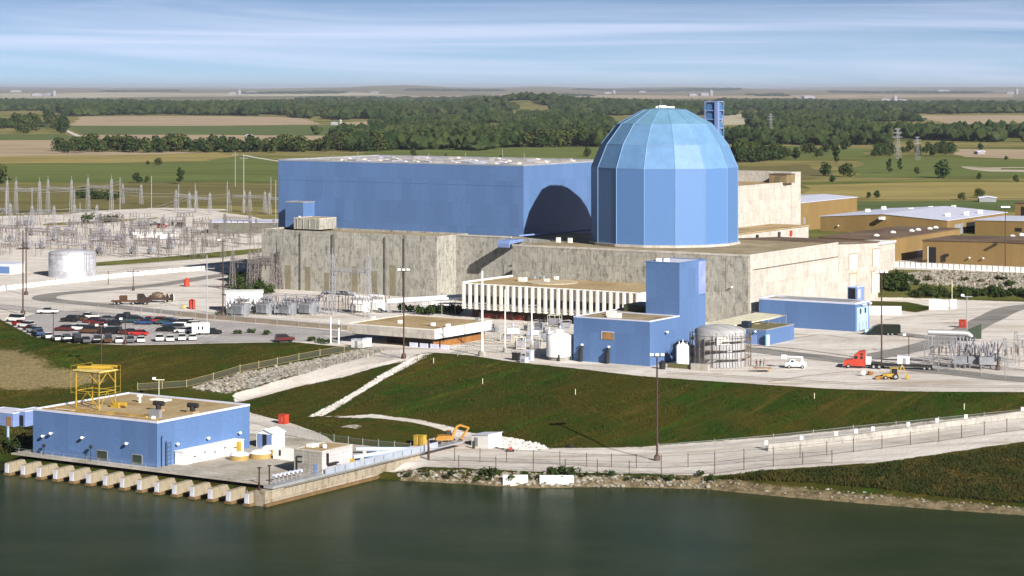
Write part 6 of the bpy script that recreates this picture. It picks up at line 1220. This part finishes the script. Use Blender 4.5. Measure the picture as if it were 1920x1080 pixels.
x, y = at(640, 585); t = thing('bus_duct', 'thick grey overhead bus duct on steel legs before the concrete front', 'duct', (x, y, 0), -GA); MB().tube((-6, 0, 5.6), (5, 0, 5.6), .6, n=10).build('duct', LAT, t); MB().tube((-6, 0, 5.6), (-9, -1, 2.8), .6, n=10).build('elbow', LAT, t)
for x_ in (-5, -1.5, 2, 4.6): m = MB(); m.beam((x_, -.7, 0), (x_, -.7, 5.0), .16); m.beam((x_, .7, 0), (x_, .7, 5.0), .16); m.beam((x_, -.7, 5), (x_, .7, 5), .16); m.build('trestle', LATB, t)
x0, y0 = at(726, 590); t = thing('pipe_rack', 'long pale blue pipe rack on posts running towards the office building', 'pipe rack', (x0, y0, 0), -GA + .5)
for i, y_ in enumerate((0, 1.4)): MB().tube((0, y_, 3.6 + .5 * i), (24, y_, 5.2 + .5 * i), .45, n=8).build('pipe', paint('rack_pipe', (.62, .65, .74), .5), t)
for i in range(7): x_ = i * 3.9 + .3; m = MB(); m.beam((x_, .7, 0), (x_, .7, 3.3 + i * .26), .14); m.build('post', GREY, t)
for i in range(7):
    x, y = at(800 + (i % 4) * 18, 585 - (i // 4) * 9); t = thing('cable_tray_stack', 'stack of white cable trays on black racks beside the office building', 'tray stack', (x, y, 0), -GA, 'stacked cable trays'); 
    for z_ in (.6, 1.5, 2.4): MB().box(-2, 2, -.5, .5, z_, z_ + .35).build('tray', WHITE, t)
    for x_ in (-1.9, 1.9): MB().beam((x_, 0, 0), (x_, 0, 2.9), .12).build('post', BLACK, t)
# gear in the court before the office
for i, (px, py, c_) in enumerate(((925, 622, 0), (950, 640, 1), (962, 628, 2), (975, 655, 1), (985, 642, 0), (1000, 630, 2), (1008, 655, 1), (1020, 640, 0), (1030, 628, 2), (990, 620, 1), (1012, 618, 0), (1040, 612, 1), (1050, 625, 2), (1060, 615, 0))):
    x, y = at(px, py); t = thing('equipment_skid', 'steel framed equipment skid in the crowded court between white poles and office', 'skid', (x, y, 0), -GA + .3 * i, 'equipment skids before the office'); m = MB(); w_ = 1.2 + .3 * (i % 3); h_ = 1.6 + .5 * (i % 4)
    for a_ in (-w_, w_):
        for b_ in (-.8, .8): m.beam((a_, b_, 0), (a_, b_, h_), .1)
    for z_ in (.3, h_): m.beam((-w_, -.8, z_), (w_, -.8, z_), .1); m.beam((-w_, .8, z_), (w_, .8, z_), .1); m.beam((w_, -.8, z_), (w_, .8, z_), .1)
    m.build('frame', [GREY, CREAM, GALV][c_], t); MB().box(-w_ + .15, w_ - .15, -.65, .65, .3, h_ * .72).build('unit', [TGRY, BUSH, LILAC][c_], t); MB().tube((0, 0, h_ * .72), (0, 0, h_ + .5), .18).build('stack', [BLACK, GREY, LILAC][c_], t)
for i in range(5):
    x, y = at(880 + i * 11, 651 - i * 2.5); t = thing('trestle_bench', 'pale green trestle bench in the fenced yard by the thick white pole', 'bench', (x, y, 0), -GA, 'benches by the gate house'); MB().box(-.8, .8, -.4, .4, .75, .85).build('seat', paint('pale_green', (.35, .45, .38)), t)
    for x_ in (-.6, .6): MB().beam((x_, 0, 0), (x_, 0, .75), .08).build('leg', YEL, t)
# switch bays at the right
gF = make_gantry(7.5, 6.0, GREY, 'x', 0, .6)
for i, (px, py) in enumerate(((1738, 690), (1756, 680), (1884, 694), (1905, 680))): gput(gF, px, py, 'grey steel portal frame in the right switch bays, ' + ('leftmost front', 'leftmost rear', 'right front', 'right rear')[i], 'portal frames of the right switch bays', -GA + .2)
for i, (px, py) in enumerate(((1800, 690), (1828, 690), (1848, 692), (1862, 686), (1810, 678))): gput(bk, px, py, 'grey breaker with wide splayed bushings in the right switch bays, ' + nth[i], 'breakers of the right switch bays', -.2 + .1 * i, 1.25)
for i in range(8): gput(sw, 1760 + i * 21, 690 - (i % 3) * 5, 'switch frame in the right switch bays beside the road', 'switch frames of the right switch bays', -GA + i * .3, .95)
x, y = at(1772, 688); t = thing('transformer_hood', 'grey curved duct over steel legs in the right switch bays', 'duct', (x, y, 0), -.1); MB().tube((-4, 0, 8.2), (5, 0, 8.0), .7, n=12).build('duct', GALV, t); MB().tube((5, 0, 8.0), (6.3, 0, 7.2), .7, .5, n=12).build('elbow', GALV, t)
for x_ in (-3, 3.5): MB().beam((x_, 0, 0), (x_, 0, 7.4), .2).build('leg', GREY, t)
x, y = at(1824, 640); t = thing('dark_dish', 'dark green leaning panel behind the right switch bays', 'panel', (x, y, 0), .2); MB().prism([(-2, 0), (2.4, 0), (2.4, .3), (-2, .3)], .6, [2.8, 4.4, 4.4, 2.8]).build('panel', paint('deep_green', (.015, .03, .014)), t); MB().beam((0, .4, 0), (0, .4, 2), .12).build('strut', GREY, t)
# transmission towers far right and horizon buildings
def make_pylon():
    t = thing('transmission_tower', 'x', 'pylon'); m = MB(); lattice_col(m, 0, 0, 28, 5, 1.2, .14, 4); m.build('tower_body', LAT, t)
    for z in (20, 24, 27.5): m = MB(); lattice_beam(m, -5 + (z > 27) * 2, 5 - (z > 27) * 2, 0, z, .8, .11, 2.2); m.build('crossarm', LAT, t)
    return t
py_ = make_pylon()
for i, (px, yb) in enumerate(((1683, 298), (1720, 300), (1445, 250))): gput(py_, px, yb, 'grey lattice transmission tower in the fields at right, ' + ('the nearest and tallest looking', 'just right of the tallest', 'small and far behind the dome')[i], 'far transmission towers', .4, 1 if i != 1 else .75)
rb = random.Random(12)
def farm(px, py, w, d, h, label, mt=None, silo=False):
    mt = FAR; f_ = .55 if py < 182 else .8; w, d, h = w * f_, d, h * f_ * .8
    x, y = at(px, py, 0); z = hz(x, y); t = thing('farm_building', label, 'farm building', (x, y, z), rb.uniform(-.4, .4)); MB().extr([(-w / 2, 0), (w / 2, 0), (w / 2, h), (0, h * 1.35), (-w / 2, h)], 'y', 0, d).build('wall', mt, t); MB().extr([(-w / 2 - .5, h), (0, h * 1.36), (w / 2 + .5, h), (w / 2 + .5, h + .5), (0, h * 1.36 + .5), (-w / 2 - .5, h + .5)], 'y', -.5, d + .5).build('roof', LILAC, t)
    if silo: MB().lathe([(w * .22, 0), (w * .22, h * 2.4), (.1, h * 2.8)], 10, (w * .9, d / 2)).build('silo', FAR, t)
for a_ in ((466, 255, 9, 14, 5, 'tiny white farm house beyond the hedge of round trees at left'), (627, 232, 16, 10, 6, 'small white farm building at the edge of the pale field', WHITE, True), (1108, 268, 9, 8, 6, 'small white hut in the trees left of the dome'), (1350, 222, 14, 8, 6, 'small tan hut just right of the blue stack'), (1627, 194.5, 34, 20, 14, 'white gabled farm building in the woods at upper right'), (1662, 190, 60, 30, 18, 'wide white farm building with silo at upper right', WHITE, True), (1690, 190, 60, 30, 14, 'long pale farm building next to the one with silo'), (1518, 185, 90, 40, 20, 'pale farm block on the far plain right of the dome'), (1322, 180, 120, 60, 40, 'far white works with a silo straight behind the dome', WHITE, True), (1300, 181, 110, 60, 35, 'far white works left of the one with a silo'), (1140, 178, 120, 60, 30, 'far white works left of the dome top', WHITE, True), (1205, 176, 140, 60, 28, 'far pale hall above the dome'), (470, 178, 160, 60, 36, 'far pale hall above the left woods'), (435, 179, 120, 60, 36, 'far white works with silo above the left woods', WHITE, True), (85, 181, 120, 60, 40, 'far white town block at upper left', WHITE, True), (70, 180, 160, 60, 30, 'far long white hall at upper left'), (200, 172, 300, 60, 60, 'faint white hall on the horizon at left'), (30, 176, 220, 60, 45, 'faint white hall at the left edge of the horizon'), (700, 178, 120, 60, 30, 'far pale hall above the middle of the blue hall'), (1770, 176, 240, 60, 50, 'faint white hall on the horizon at right'), (1895, 178, 120, 60, 45, 'far works with silo at the right edge of the horizon', WHITE, True), (1852, 379, 12, 6, 3.5, 'small white gabled hut behind the tan sheds at right'), (1840, 288, 10, 8, 4, 'small white farm hut in the pale field at right')): farm(*a_)
# ------------------------------------------------------------------ vegetation and loose stone
LEAF = foliage('leaf_dark', [(.012, .024, .006), (.030, .052, .012), (.060, .085, .022)], .35); LEAF2 = foliage('leaf_olive', [(.022, .034, .008), (.050, .066, .016), (.095, .105, .028)], .4)
BARK = paint('bark', (.09, .065, .045), .9)
def leaf_cloud(rng, lobes, n, size):
    """n leaf sprays spread through a set of lobes (x,y,z,r): quads, denser towards the outside"""
    L_ = np.array(lobes); wv = L_[:, 3] ** 2; pick = rng.choice(len(L_), n, p=wv / wv.sum()); d = rng.normal(size=(n, 3)); d /= np.linalg.norm(d, axis=1)[:, None]
    r = L_[pick, 3] * (.55 + .5 * rng.random(n) ** .6); c = L_[pick, :3] + d * r[:, None] * np.array([1, 1, .82])
    nm = d + rng.normal(size=(n, 3)) * .55 + np.array([0, 0, .35]); nm /= np.linalg.norm(nm, axis=1)[:, None]
    a = np.cross(nm, rng.normal(size=(n, 3))); a /= np.linalg.norm(a, axis=1)[:, None]; b = np.cross(nm, a); s = (size * (.6 + .8 * rng.random(n)))[:, None]
    V = np.stack([c - a * s - b * s * .7, c + a * s * .9 - b * s, c + a * s + b * s * .8, c - a * s * .8 + b * s], 1).reshape(-1, 3)
    return V, np.arange(4 * n).reshape(n, 4)
def make_tree(seed, h, w, mt, label, n=420, kind='round'):
    rng = np.random.default_rng(seed); t = thing('tree', label, 'tree'); lobes = []
    k_ = 9 if kind == 'round' else 7
    for i in range(k_):
        f = (i + .5) / k_; a = rng.random() * 6.28; rad = w * (.16 + .16 * rng.random()) * (1 - .5 * abs(f - .45)); 
        if kind == 'tall': rad *= .8
        off = w * .5 * (.62 - .55 * abs(f - .4) * 2 * .6) * rng.random() ** .5; lobes.append((off * math.cos(a), off * math.sin(a), h * (.20 + .68 * f), max(rad * 1.25, w * .14)))
    V, F = leaf_cloud(rng, lobes, n, h * .055); np_mesh('crown', V, F, mt, parent=t)
    m = MB(); m.tube((0, 0, -.5), (0, 0, h * .55), h * .028, h * .014, 6)
    for l in lobes[:4]: m.tube((0, 0, h * .25), l[:3], h * .012, h * .005, 5)
    m.build('trunk', BARK, t); return t
TR = [make_tree(1, 15, 15, LEAF, 'x'), make_tree(2, 14, 13, LEAF2, 'x'), make_tree(3, 17, 14, LEAF, 'x'), make_tree(4, 13, 16, LEAF2, 'x'), make_tree(5, 16, 8, LEAF, 'x', 300, 'tall'), make_tree(6, 12, 12, LEAF, 'x')]
used_t = set(); rt = random.Random(21)
def put_tree(i, px, yb, ph, label, group=None, wide=1.0):
    x, y = at(px, yb, 0); z = hz(x, y); x, y = at(px, yb, z); s = ph * y / FOC / (15, 14, 17, 13, 16, 12)[i]; sc = (s * wide, s * wide, s)
    if i not in used_t: used_t.add(i); o = TR[i]; o.location = (x, y, z); o.rotation_euler = (0, 0, rt.random() * 6.28); o.scale = sc; o['label'] = label; o.pop('group', None); (group and tag(o, group=group)); return o
    o = dup(TR[i], (x, y, z), rt.random() * 6.28, label, group, sc); 
    if not group: o.pop('group', None)
    return o
SINGLE = [(0, 345, 36, 3, 'big round tree cut by the left edge above the switchyard'), (338, 345, 34, 4, 'tall loose tree alone in the scrub behind the switchyard'), (258, 343, 20, 5, 'low bushy tree left of the tall loose tree in the scrub'), (275, 342, 12, 1, 'low bush right beside the bushy tree in the scrub'), (298, 310, 14, 3, 'wide dark bush standing alone in the green field at left'), (277, 309, 8, 5, 'small bush left of the wide dark bush in the green field'),
          (1100, 294, 18, 0, 'round dark tree alone in the bright field left of the dome'), (940, 300, 9, 5, 'small bush in the bright field above the hall roof, right one'), (923, 299, 6, 5, 'tiny bush in the bright field above the hall roof'), (836, 296, 10, 4, 'small upright bush above the hall roof, middle one'), (776, 294, 15, 1, 'low bush above the hall roof, left of the middle'),
          (1568, 307, 34, 4, 'tall dark tree standing in the open field at right, the tallest of the scattered ones'), (1548, 330, 26, 0, 'dark tree left of the broad one in the field behind the tan sheds'), (1590, 332, 26, 3, 'broad dark tree in the middle of the field behind the tan sheds'), (1560, 342, 14, 5, 'small dark bush under the dark tree in the field'), (1667, 325, 30, 4, 'slim dark tree left of the slim pair partner in the right field'), (1687, 320, 25, 4, 'slim dark tree just right of its taller partner in the right field'), (1766, 334, 34, 0, 'big dark tree in the right field beyond the large tan shed'), (1720, 327, 14, 1, 'bush between the slim pair and the big dark tree at right'), (1838, 281, 13, 5, 'round tree far out at the upper right edge field'), (1886, 300, 8, 5, 'small tree in the pale field at the right edge'), (1834, 371, 18, 3, 'wide bush behind the small white hut at right'), (1805, 375, 14, 3, 'wide low bush left of the small white hut at right'), (1645, 371, 14, 5, 'small bush in the gold field right of the brown edged shed'), (1628, 372, 12, 1, 'loose bush in the gold field left of the small bush'), (1533, 294, 12, 5, 'round bush in the bright strip right of the dome'), (1421, 336, 12, 3, 'bright bush just right of the dome above the concrete block'), (1493, 300, 24, 2, 'dark tree at the edge of the bright strip right of the dome'), (1836, 336, 12, 5, 'bush at the far right of the green strip'), (1905, 342, 14, 1, 'pale bush at the right edge of the gold field')]
for px, yb, ph, i, lb in SINGLE: put_tree(i, px, yb, ph, lb)
lab_, g_ = 'leafy tree in the long tree line across the fields behind the switchyard', 'trees of the left tree line'
for i in range(64):
    px = 112 + i * 9.8 + rt.uniform(-4, 4); hgt = rt.uniform(20, 33) * (.8 if px < 130 else 1) * (1.0 if px < 480 else .95); put_tree(rt.choice((0, 1, 2, 3, 5)), px, 285.5 + rt.uniform(-2.2, 1) - (px > 520) * 1.5, hgt, lab_, g_, 1.15)
lab_, g_ = 'dark tree in the grove at the upper left edge', 'trees of the upper left grove'
for i in range(20): put_tree(rt.choice((0, 2, 3, 5)), rt.uniform(-60, 122), 250 + rt.uniform(-14, .5), rt.uniform(18, 28), lab_, g_)
put_tree(2, 92, 238, 32, 'tallest tree of the grove at the upper left edge'); put_tree(0, 116, 250, 27, 'round tree at the right end of the upper left grove')
lab_, g_ = 'leafy tree in the belt along the bright field left of the dome', 'trees of the belt left of the dome'
for i in range(46): px = 640 + i * 10.3 + rt.uniform(-4, 4); put_tree(rt.choice((0, 1, 2, 3)), px, 281 - (px - 640) * .012 + rt.uniform(-2.5, 0), rt.uniform(22, 36), lab_, g_, 1.1)
lab_, g_ = 'dark leafy tree in the clump just right of the dome', 'trees right of the dome'
for i in range(26): px = 1380 + i * 3.6; put_tree(rt.choice((0, 2, 3)), px, 306 - i * .35 + rt.uniform(-6, 2), rt.uniform(24, 40) * (1 if i < 16 else .7), lab_, g_, 1.1)
lab_, g_ = 'leafy tree in the scattered hedge line of the right fields', 'hedge trees of the right fields'
for i in range(40): put_tree(rt.choice((0, 1, 3, 5)), rt.choice((rt.uniform(1500, 1620), rt.uniform(1640, 1680), rt.uniform(1735, 1790), rt.uniform(1690, 1730))), rt.choice((291, 288, 285)) + rt.uniform(-4, 4), rt.uniform(10, 22), lab_, g_)
# woods: one mass each
def ico(n):
    import bmesh
    bm = bmesh.new(); bmesh.ops.create_icosphere(bm, subdivisions=n, radius=1.0); V = np.array([v.co[:] for v in bm.verts]); F = np.array([[v.index for v in f.verts] for f in bm.faces]); bm.free(); return V, F
def blobs(C, S, sub, rng, jit=.35, flat=None):
    """C (n,3) centres, S (n,3) radii -> merged lumpy solids"""
    V0, F0 = ico(sub); n = len(C); m = len(V0); V = np.repeat(V0[None], n, 0) * (1 + jit * rng.normal(size=(n, m, 1)).clip(-1.6, 1.6) * .6)
    a = rng.random(n) * 6.28; c, s = np.cos(a)[:, None], np.sin(a)[:, None]; V = np.stack([V[..., 0] * c - V[..., 1] * s, V[..., 0] * s + V[..., 1] * c, V[..., 2]], -1)
    if flat is not None: V[..., 2] = np.maximum(V[..., 2], flat)
    V = V * S[:, None, :] + C[:, None, :]; F = F0[None] + (np.arange(n) * m)[:, None, None]; return V.reshape(-1, 3), F.reshape(-1, F0.shape[1])
WOODM = None
def wood_mat():
    M = NT('woodland'); P = M.pos('World'); a = M.noise(P, .05, 4, .7); b = M.noise(P, .009, 3, .6); c = M.ramp(a, [(.3, (.006, .015, .004)), (.52, (.018, .034, .009)), (.72, (.052, .068, .019))]); c = M.mix(M.math('MULTIPLY', M.fac(b, .42, .68), .6), c, (.060, .072, .024)); M.set(Base_Color=c, Roughness=.9); M.b.inputs['Specular IOR Level'].default_value = .1; return M.m
WOODM = wood_mat()
def wood(pix, sp, hgt, sub=1, cut=()):
    rng = np.random.default_rng(len(pix) * 100 + int(pix[0][0])); poly = [at(x, y, 0) for x, y in pix]; A = np.array(poly); (x0, y0), (x1, y1) = A.min(0), A.max(0); sx = sp; n = 0
    gx, gy = np.meshgrid(np.arange(x0, x1, sx), np.arange(y0, y1, sx * 1.6)); gx = (gx + rng.normal(size=gx.shape) * sx * .5).ravel(); gy = (gy + rng.normal(size=gy.shape) * sx * .7).ravel()
    wob_ = 34 * np.sin(gx / 53 + gy / 97) + 20 * np.sin(gx / 23) + 16 * np.sin(gx / 11 + gy / 31); ok = sdf(poly, gx, gy) > wob_
    ok &= (np.sin(gx / 67 + 1.5 * np.sin(gy / 210)) * np.sin(gy / 175 + 1.1 * np.sin(gx / 90)) < .62)
    for c_ in cut: ok &= sdf([at(x, y, 0) for x, y in c_], gx, gy) < wob_ * .4
    gx, gy = gx[ok], gy[ok]; zz = np.array([hz(a, b) for a, b in zip(gx, gy)]); h = hgt * (.5 + .75 * rng.random(len(gx))); r = np.maximum(h * .48, sp * .62)
    C = np.stack([gx, gy, zz + h * .5], -1); S = np.stack([r, r, h * .55], -1)
    if sub: C = np.concatenate([C] + [C + np.stack([rng.normal(size=len(r)) * r * .6, rng.normal(size=len(r)) * r * .6, h * (rng.random(len(r)) * .35)], -1) for _ in range(2)]); S = np.concatenate([S] + [S * (.4 + .3 * rng.random((len(r), 1))) for _ in range(2)])
    V, F = blobs(C, S, sub, rng, .3); return np_mesh('forest', V, F, WOODM, kind='stuff', smooth=False)
wood([(640, 285), (760, 280), (900, 278), (1112, 273), (1130, 250), (1130, 224), (1060, 218), (900, 222), (800, 228), (640, 236), (590, 246), (600, 256), (645, 270), (630, 276)], 14, 15, 1, [[(600, 226), (704, 224), (708, 247), (600, 250)], [(590, 254), (722, 252), (726, 271), (590, 273)], [(860, 230), (966, 230), (962, 247), (864, 246)], [(960, 256), (1040, 254), (1050, 262), (960, 263)]])
wood([(1375, 270), (1440, 272), (1540, 271), (1640, 269), (1650, 262), (1560, 259), (1480, 258), (1400, 258), (1350, 262)], 12, 14)
wood([(1440, 246), (1560, 252), (1640, 257), (1700, 252), (1620, 244), (1540, 232), (1470, 232), (1430, 240)], 13, 15); wood([(1660, 256), (1790, 265), (1860, 266), (2300, 264), (2300, 250), (1900, 250), (1760, 249), (1680, 250)], 13, 15)
wood([(1420, 226), (1560, 230), (1680, 226), (1690, 217), (1560, 214), (1440, 218)], 15, 15)
wood([(134, 217), (300, 215), (560, 217.5), (640, 226), (760, 222), (900, 214), (960, 211), (1000, 206), (880, 202), (700, 199), (500, 197), (350, 199), (160, 203), (126, 209)], 20, 19)
wood([(-400, 210), (120, 208), (240, 200), (320, 194), (160, 192), (-400, 194)], 26, 18, 0); wood([(-400, 239), (60, 238), (70, 233), (-400, 230)], 15, 14)
wood([(960, 208), (1130, 215), (1330, 216), (1370, 208), (1560, 208), (1700, 213), (2300, 212), (2300, 206), (1700, 205), (1560, 200), (1340, 200), (1100, 190), (880, 184), (860, 196), (940, 204)], 24, 17, 0)
wood([(1360, 196), (1560, 199), (1660, 200), (1640, 196), (1500, 193), (1360, 191)], 34, 17, 0); wood([(600, 190), (900, 190), (900, 187), (560, 187)], 40, 18, 0); wood([(1640, 199), (2300, 201), (2300, 197), (1650, 196)], 30, 16, 0)
for q in ([(200, 175.2), (330, 175.2), (330, 173.8), (200, 174)], [(760, 176), (940, 176.4), (940, 174.6), (780, 174.6)], [(1080, 174.6), (1380, 175), (1380, 173.4), (1080, 173.4)], [(1420, 180.4), (1470, 180.6), (1470, 178.8), (1420, 178.8)], [(1010, 181.5), (1090, 181.6), (1090, 179.5), (1010, 179.5)], [(460, 178.5), (640, 178.5), (640, 176.5), (460, 176.5)], [(1560, 176.5), (1850, 177), (1850, 175), (1560, 175)]): wood(q, 110, 13, 0)
# shrubs at the foot of the riprap slope and along the shore
SHR = [foliage('shrub_leaf', [(.014, .026, .006), (.034, .055, .012), (.070, .085, .022)], .9), foliage('shrub_dry', [(.030, .030, .010), (.072, .066, .020), (.125, .10, .034)], .9)]
def make_shrub(seed, w, h, mt, n=170):
    rng = np.random.default_rng(seed); t = thing('shrub', 'x', 'shrub'); lobes = [(rng.normal() * w * .25, rng.normal() * w * .18, h * (.3 + .35 * rng.random()), w * (.18 + .1 * rng.random())) for _ in range(7)]
    V, F = leaf_cloud(rng, lobes, n, .20); V[:, 2] = np.maximum(V[:, 2], 0); np_mesh('leaves', V, F, mt, parent=t); m = MB()
    for l in lobes[:4]: m.tube((0, 0, -.1), l[:3], .06, .03, 5)
    m.build('stem', BARK, t); return t
SP = [make_shrub(41, 3.2, 2.0, SHR[0]), make_shrub(42, 4.2, 2.4, SHR[0], 240), make_shrub(43, 2.6, 1.8, SHR[1]), make_shrub(44, 5.0, 3.2, SHR[0], 300)]; used_s = set()
def put_shrub(i, px, py, s, label, group):
    x, y, z = hit(px, py)
    if i not in used_s: used_s.add(i); o = SP[i]; o.location = (x, y, z); o.scale = (s, s, s); o['label'] = label; o['group'] = group; return o
    return dup(SP[i], (x, y, z), rt.random() * 6.28, label, group, s)
for i in range(44): put_shrub(rt.choice((0, 1, 3, 3)), 1655 + i * 6.4 + rt.uniform(-3, 3), 556 + rt.uniform(-9, 2) + (i < 9) * rt.uniform(-34, 0), rt.uniform(.6, 1.1) * (1.6 if i < 9 else 1), 'dark shrub in the hedge at the foot of the riprap slope', 'hedge shrubs below the riprap')
for i in range(14): put_shrub(rt.choice((0, 2)), 1700 + rt.uniform(0, 220), 520 + rt.uniform(0, 18), rt.uniform(.5, .9), 'small bush growing among the riprap stones below the tan sheds', 'bushes in the riprap')
for i in range(34): put_shrub(rt.choice((0, 1, 2, 2)), 752 + i * 17.5 + rt.uniform(-8, 8), 895 + rt.uniform(-5, 8) - (i < 5) * 6, rt.uniform(.3, .6), 'low bush on the stony lake bank below the path fence', 'bushes of the lake bank')
for i, (px, py, s_) in enumerate(((925, 893, .8), (912, 893, .6), (1050, 891, .8), (1070, 890, .65), (1034, 891, .7))): put_shrub(1, px, py, s_, 'wide dark green bush on the lake bank above the white slabs', 'wide bushes of the lake bank')
for i in range(9): put_shrub(rt.choice((0, 2, 3)), rt.uniform(-20, 62), rt.uniform(820, 846), rt.uniform(.7, 1.2), 'bush on the shore left of the intake deck', 'bushes left of the intake deck')
for i, (px, py) in enumerate(((445, 627), (470, 625), (500, 628), (585, 640), (600, 643), (612, 645), (424, 588), (410, 592))): put_shrub(0, px, py, .7, 'small shrub by the kerbs between parking lot and gate house', 'shrubs by the parking kerbs')
for i, (px, py, s_) in enumerate(((165, 417, 1.6), (185, 417, 1.2), (210, 417, 1.5), (160, 372, 2.2), (178, 374, 2), (215, 376, 1.9), (195, 373, 1.8))): put_shrub(3, px, py, s_, 'dark bush in the scrub at the back of the switchyard', 'bushes behind the switchyard')
for i in range(12): put_shrub(rt.choice((1, 3)), 440 + i * 4.6, 548 + rt.uniform(-22, 6), 1.5, 'dark bush in the shade left of the concrete block', 'bushes beside the concrete block')
for i in range(8): put_shrub(rt.choice((0, 1)), 760 + i * 14, 588 + rt.uniform(-3, 3), 1.2, 'green bush under the pipe rack', 'bushes under the pipe rack')
# tall weeds on the right bank, short grass on the slopes: nobody could count them
def tufts(name, pix, n, hgt, wid, mt, blades=5, seed=1, cut=None):
    rng = np.random.default_rng(seed); poly = [hxy(*q) for q in pix]; A = np.array(poly); lo, hi = A.min(0), A.max(0); P_ = rng.random((n * 3, 2)) * (hi - lo) + lo; P_ = P_[sdf(poly, P_[:, 0], P_[:, 1]) > .4][:n]
    if cut: P_ = P_[sdf([hxy(*q) for q in cut], P_[:, 0], P_[:, 1]) < rng.random(len(P_)) * 3]
    m = len(P_)
    zz = np.array([hz(a, b) for a, b in P_]); cl = .55 + .9 * (np.sin(P_[:, 0] / 3.1 + 2) * np.sin(P_[:, 1] / 2.3 + P_[:, 0] / 7) * .5 + .5); B = []
    for b in range(blades):
        a = rng.random(m) * 6.28; ln = hgt * (.55 + .8 * rng.random(m)) * cl; lx = rng.normal(size=m) * .3 * hgt; ly = rng.normal(size=m) * .3 * hgt; ox = rng.normal(size=m) * wid * 1.3; oy = rng.normal(size=m) * wid * 1.3; c, s = np.cos(a) * wid * .5, np.sin(a) * wid * .5
        p = np.stack([P_[:, 0] + ox, P_[:, 1] + oy, zz - .08], -1); w_ = np.stack([c, s, 0 * c], -1); tip = p + np.stack([lx, ly, ln], -1); B.append(np.stack([p - w_, p + w_, tip + w_ * .9, tip - w_ * .9], 1))
    V = np.concatenate(B).reshape(-1, 3); return np_mesh(name, V, np.arange(len(V)).reshape(-1, 4), mt, kind='stuff')
WEED = patchy('weeds', [(.020, .036, .007), (.045, .046, .010), (.095, .068, .018)], .16, .9, .9, 0); M = NT('grass_blades'); P = M.pos('World'); c = M.ramp(M.noise(P, .028, 8, .68, .6), GRAMP); c = drift(M, P, c); c = M.mix(M.math('MULTIPLY', M.fac(M.noise(P, .16, 6, .68), .42, .62), .6), c, (.062, .052, .013)); M.set(Base_Color=c, Roughness=.9); M.b.inputs['Specular IOR Level'].default_value = .1; GRS = M.m
tufts('undergrowth', [(1336, 895), (1440, 884), (1560, 877), (1650, 871), (1800, 852), (1960, 828), (2100, 815), (2100, 955), (1920, 946), (1780, 934), (1650, 918), (1520, 907), (1420, 904), (1350, 900)], 16000, .5, .16, WEED, 6, 5)
tufts('undergrowth', [(-60, 806), (70, 806), (75, 846), (10, 856), (-60, 846)], 900, .8, .22, WEED, 4, 6)
tufts('grass', [(806, 664), (880, 671), (960, 684), (1075, 694), (1200, 709), (1400, 723), (1560, 733), (1720, 738), (1960, 739), (1960, 764), (1600, 802), (1440, 817), (1200, 835), (1035, 838), (1020, 828), (930, 816), (860, 796), (780, 781), (690, 774), (620, 776)], 30000, .22, .15, GRS, 2, 7)
tufts('grass', [(530, 788), (610, 784), (690, 785), (770, 793), (830, 808), (800, 822), (700, 832), (640, 830), (570, 812)], 2600, .16, .14, GRS, 2, 8)
tufts('grass', [(-60, 604), (0, 603), (60, 636), (130, 650), (250, 653), (390, 650), (550, 648), (640, 656), (670, 655), (560, 678), (450, 696), (350, 724), (240, 742), (100, 768), (-60, 790)], 15000, .2, .17, GRS, 2, 9, SAND[0])
tufts('grass', [(448, 755), (560, 724), (640, 708), (730, 690), (700, 708), (610, 760), (570, 780), (530, 788), (470, 772)], 3000, .17, .15, GRS, 2, 10)
STONE = patchy('broken_stone', [(.13, .115, .09), (.27, .245, .20), (.42, .39, .34)], .9, 3, .95, .4); STONEW = patchy('white_stone', [(.45, .43, .40), (.66, .63, .60), (.78, .76, .73)], .9, 3, .95, .4)
def stones(pix, n, r0, r1, mt, seed, sub=1):
    rng = np.random.default_rng(seed); poly = [hxy(*q) for q in pix]; A = np.array(poly); lo, hi = A.min(0), A.max(0); P_ = rng.random((n * 6, 2)) * (hi - lo) + lo; P_ = P_[sdf(poly, P_[:, 0], P_[:, 1]) > .1][:n]; zz = np.array([hz(a, b) for a, b in P_]); r = r0 + (r1 - r0) * rng.random(len(P_)) ** 2.2
    C = np.stack([P_[:, 0], P_[:, 1], zz + r * .15], -1); S = np.stack([r * (.8 + .6 * rng.random(len(r))), r, r * (.5 + .3 * rng.random(len(r)))], -1); V, F = blobs(C, S, sub, rng, .28); return np_mesh('riprap', V, F, mt, kind='stuff')
stones([(350, 729), (450, 700), (560, 680), (690, 653), (725, 657), (690, 668), (560, 701), (430, 734)], 1800, .15, .55, STONE, 1)
stones([(1688, 512), (1780, 508), (1960, 515), (1960, 545), (1830, 541), (1760, 535), (1700, 530)], 2200, .25, .75, STONE, 2)
stones([(925, 818), (965, 822), (1010, 831), (1030, 842), (985, 845), (935, 840)], 900, .15, .45, STONEW, 3)
stones([(740, 884), (800, 882), (1000, 887), (1200, 892), (1340, 896), (1345, 912), (1200, 912), (1000, 912), (860, 904), (750, 899)], 800, .1, .6, STONE, 4)
stones([(1345, 903), (1450, 908), (1600, 918), (1760, 935), (1960, 952), (1960, 962), (1760, 950), (1600, 938), (1450, 925), (1345, 914)], 250, .1, .35, STONE, 5)
stones([(574, 782), (625, 757), (700, 711), (775, 670), (806, 662), (740, 701), (668, 742), (606, 780)], 900, .08, .3, STONEW, 6)
for o in bpy.data.objects:
    if '_o' in o: del o['_o']
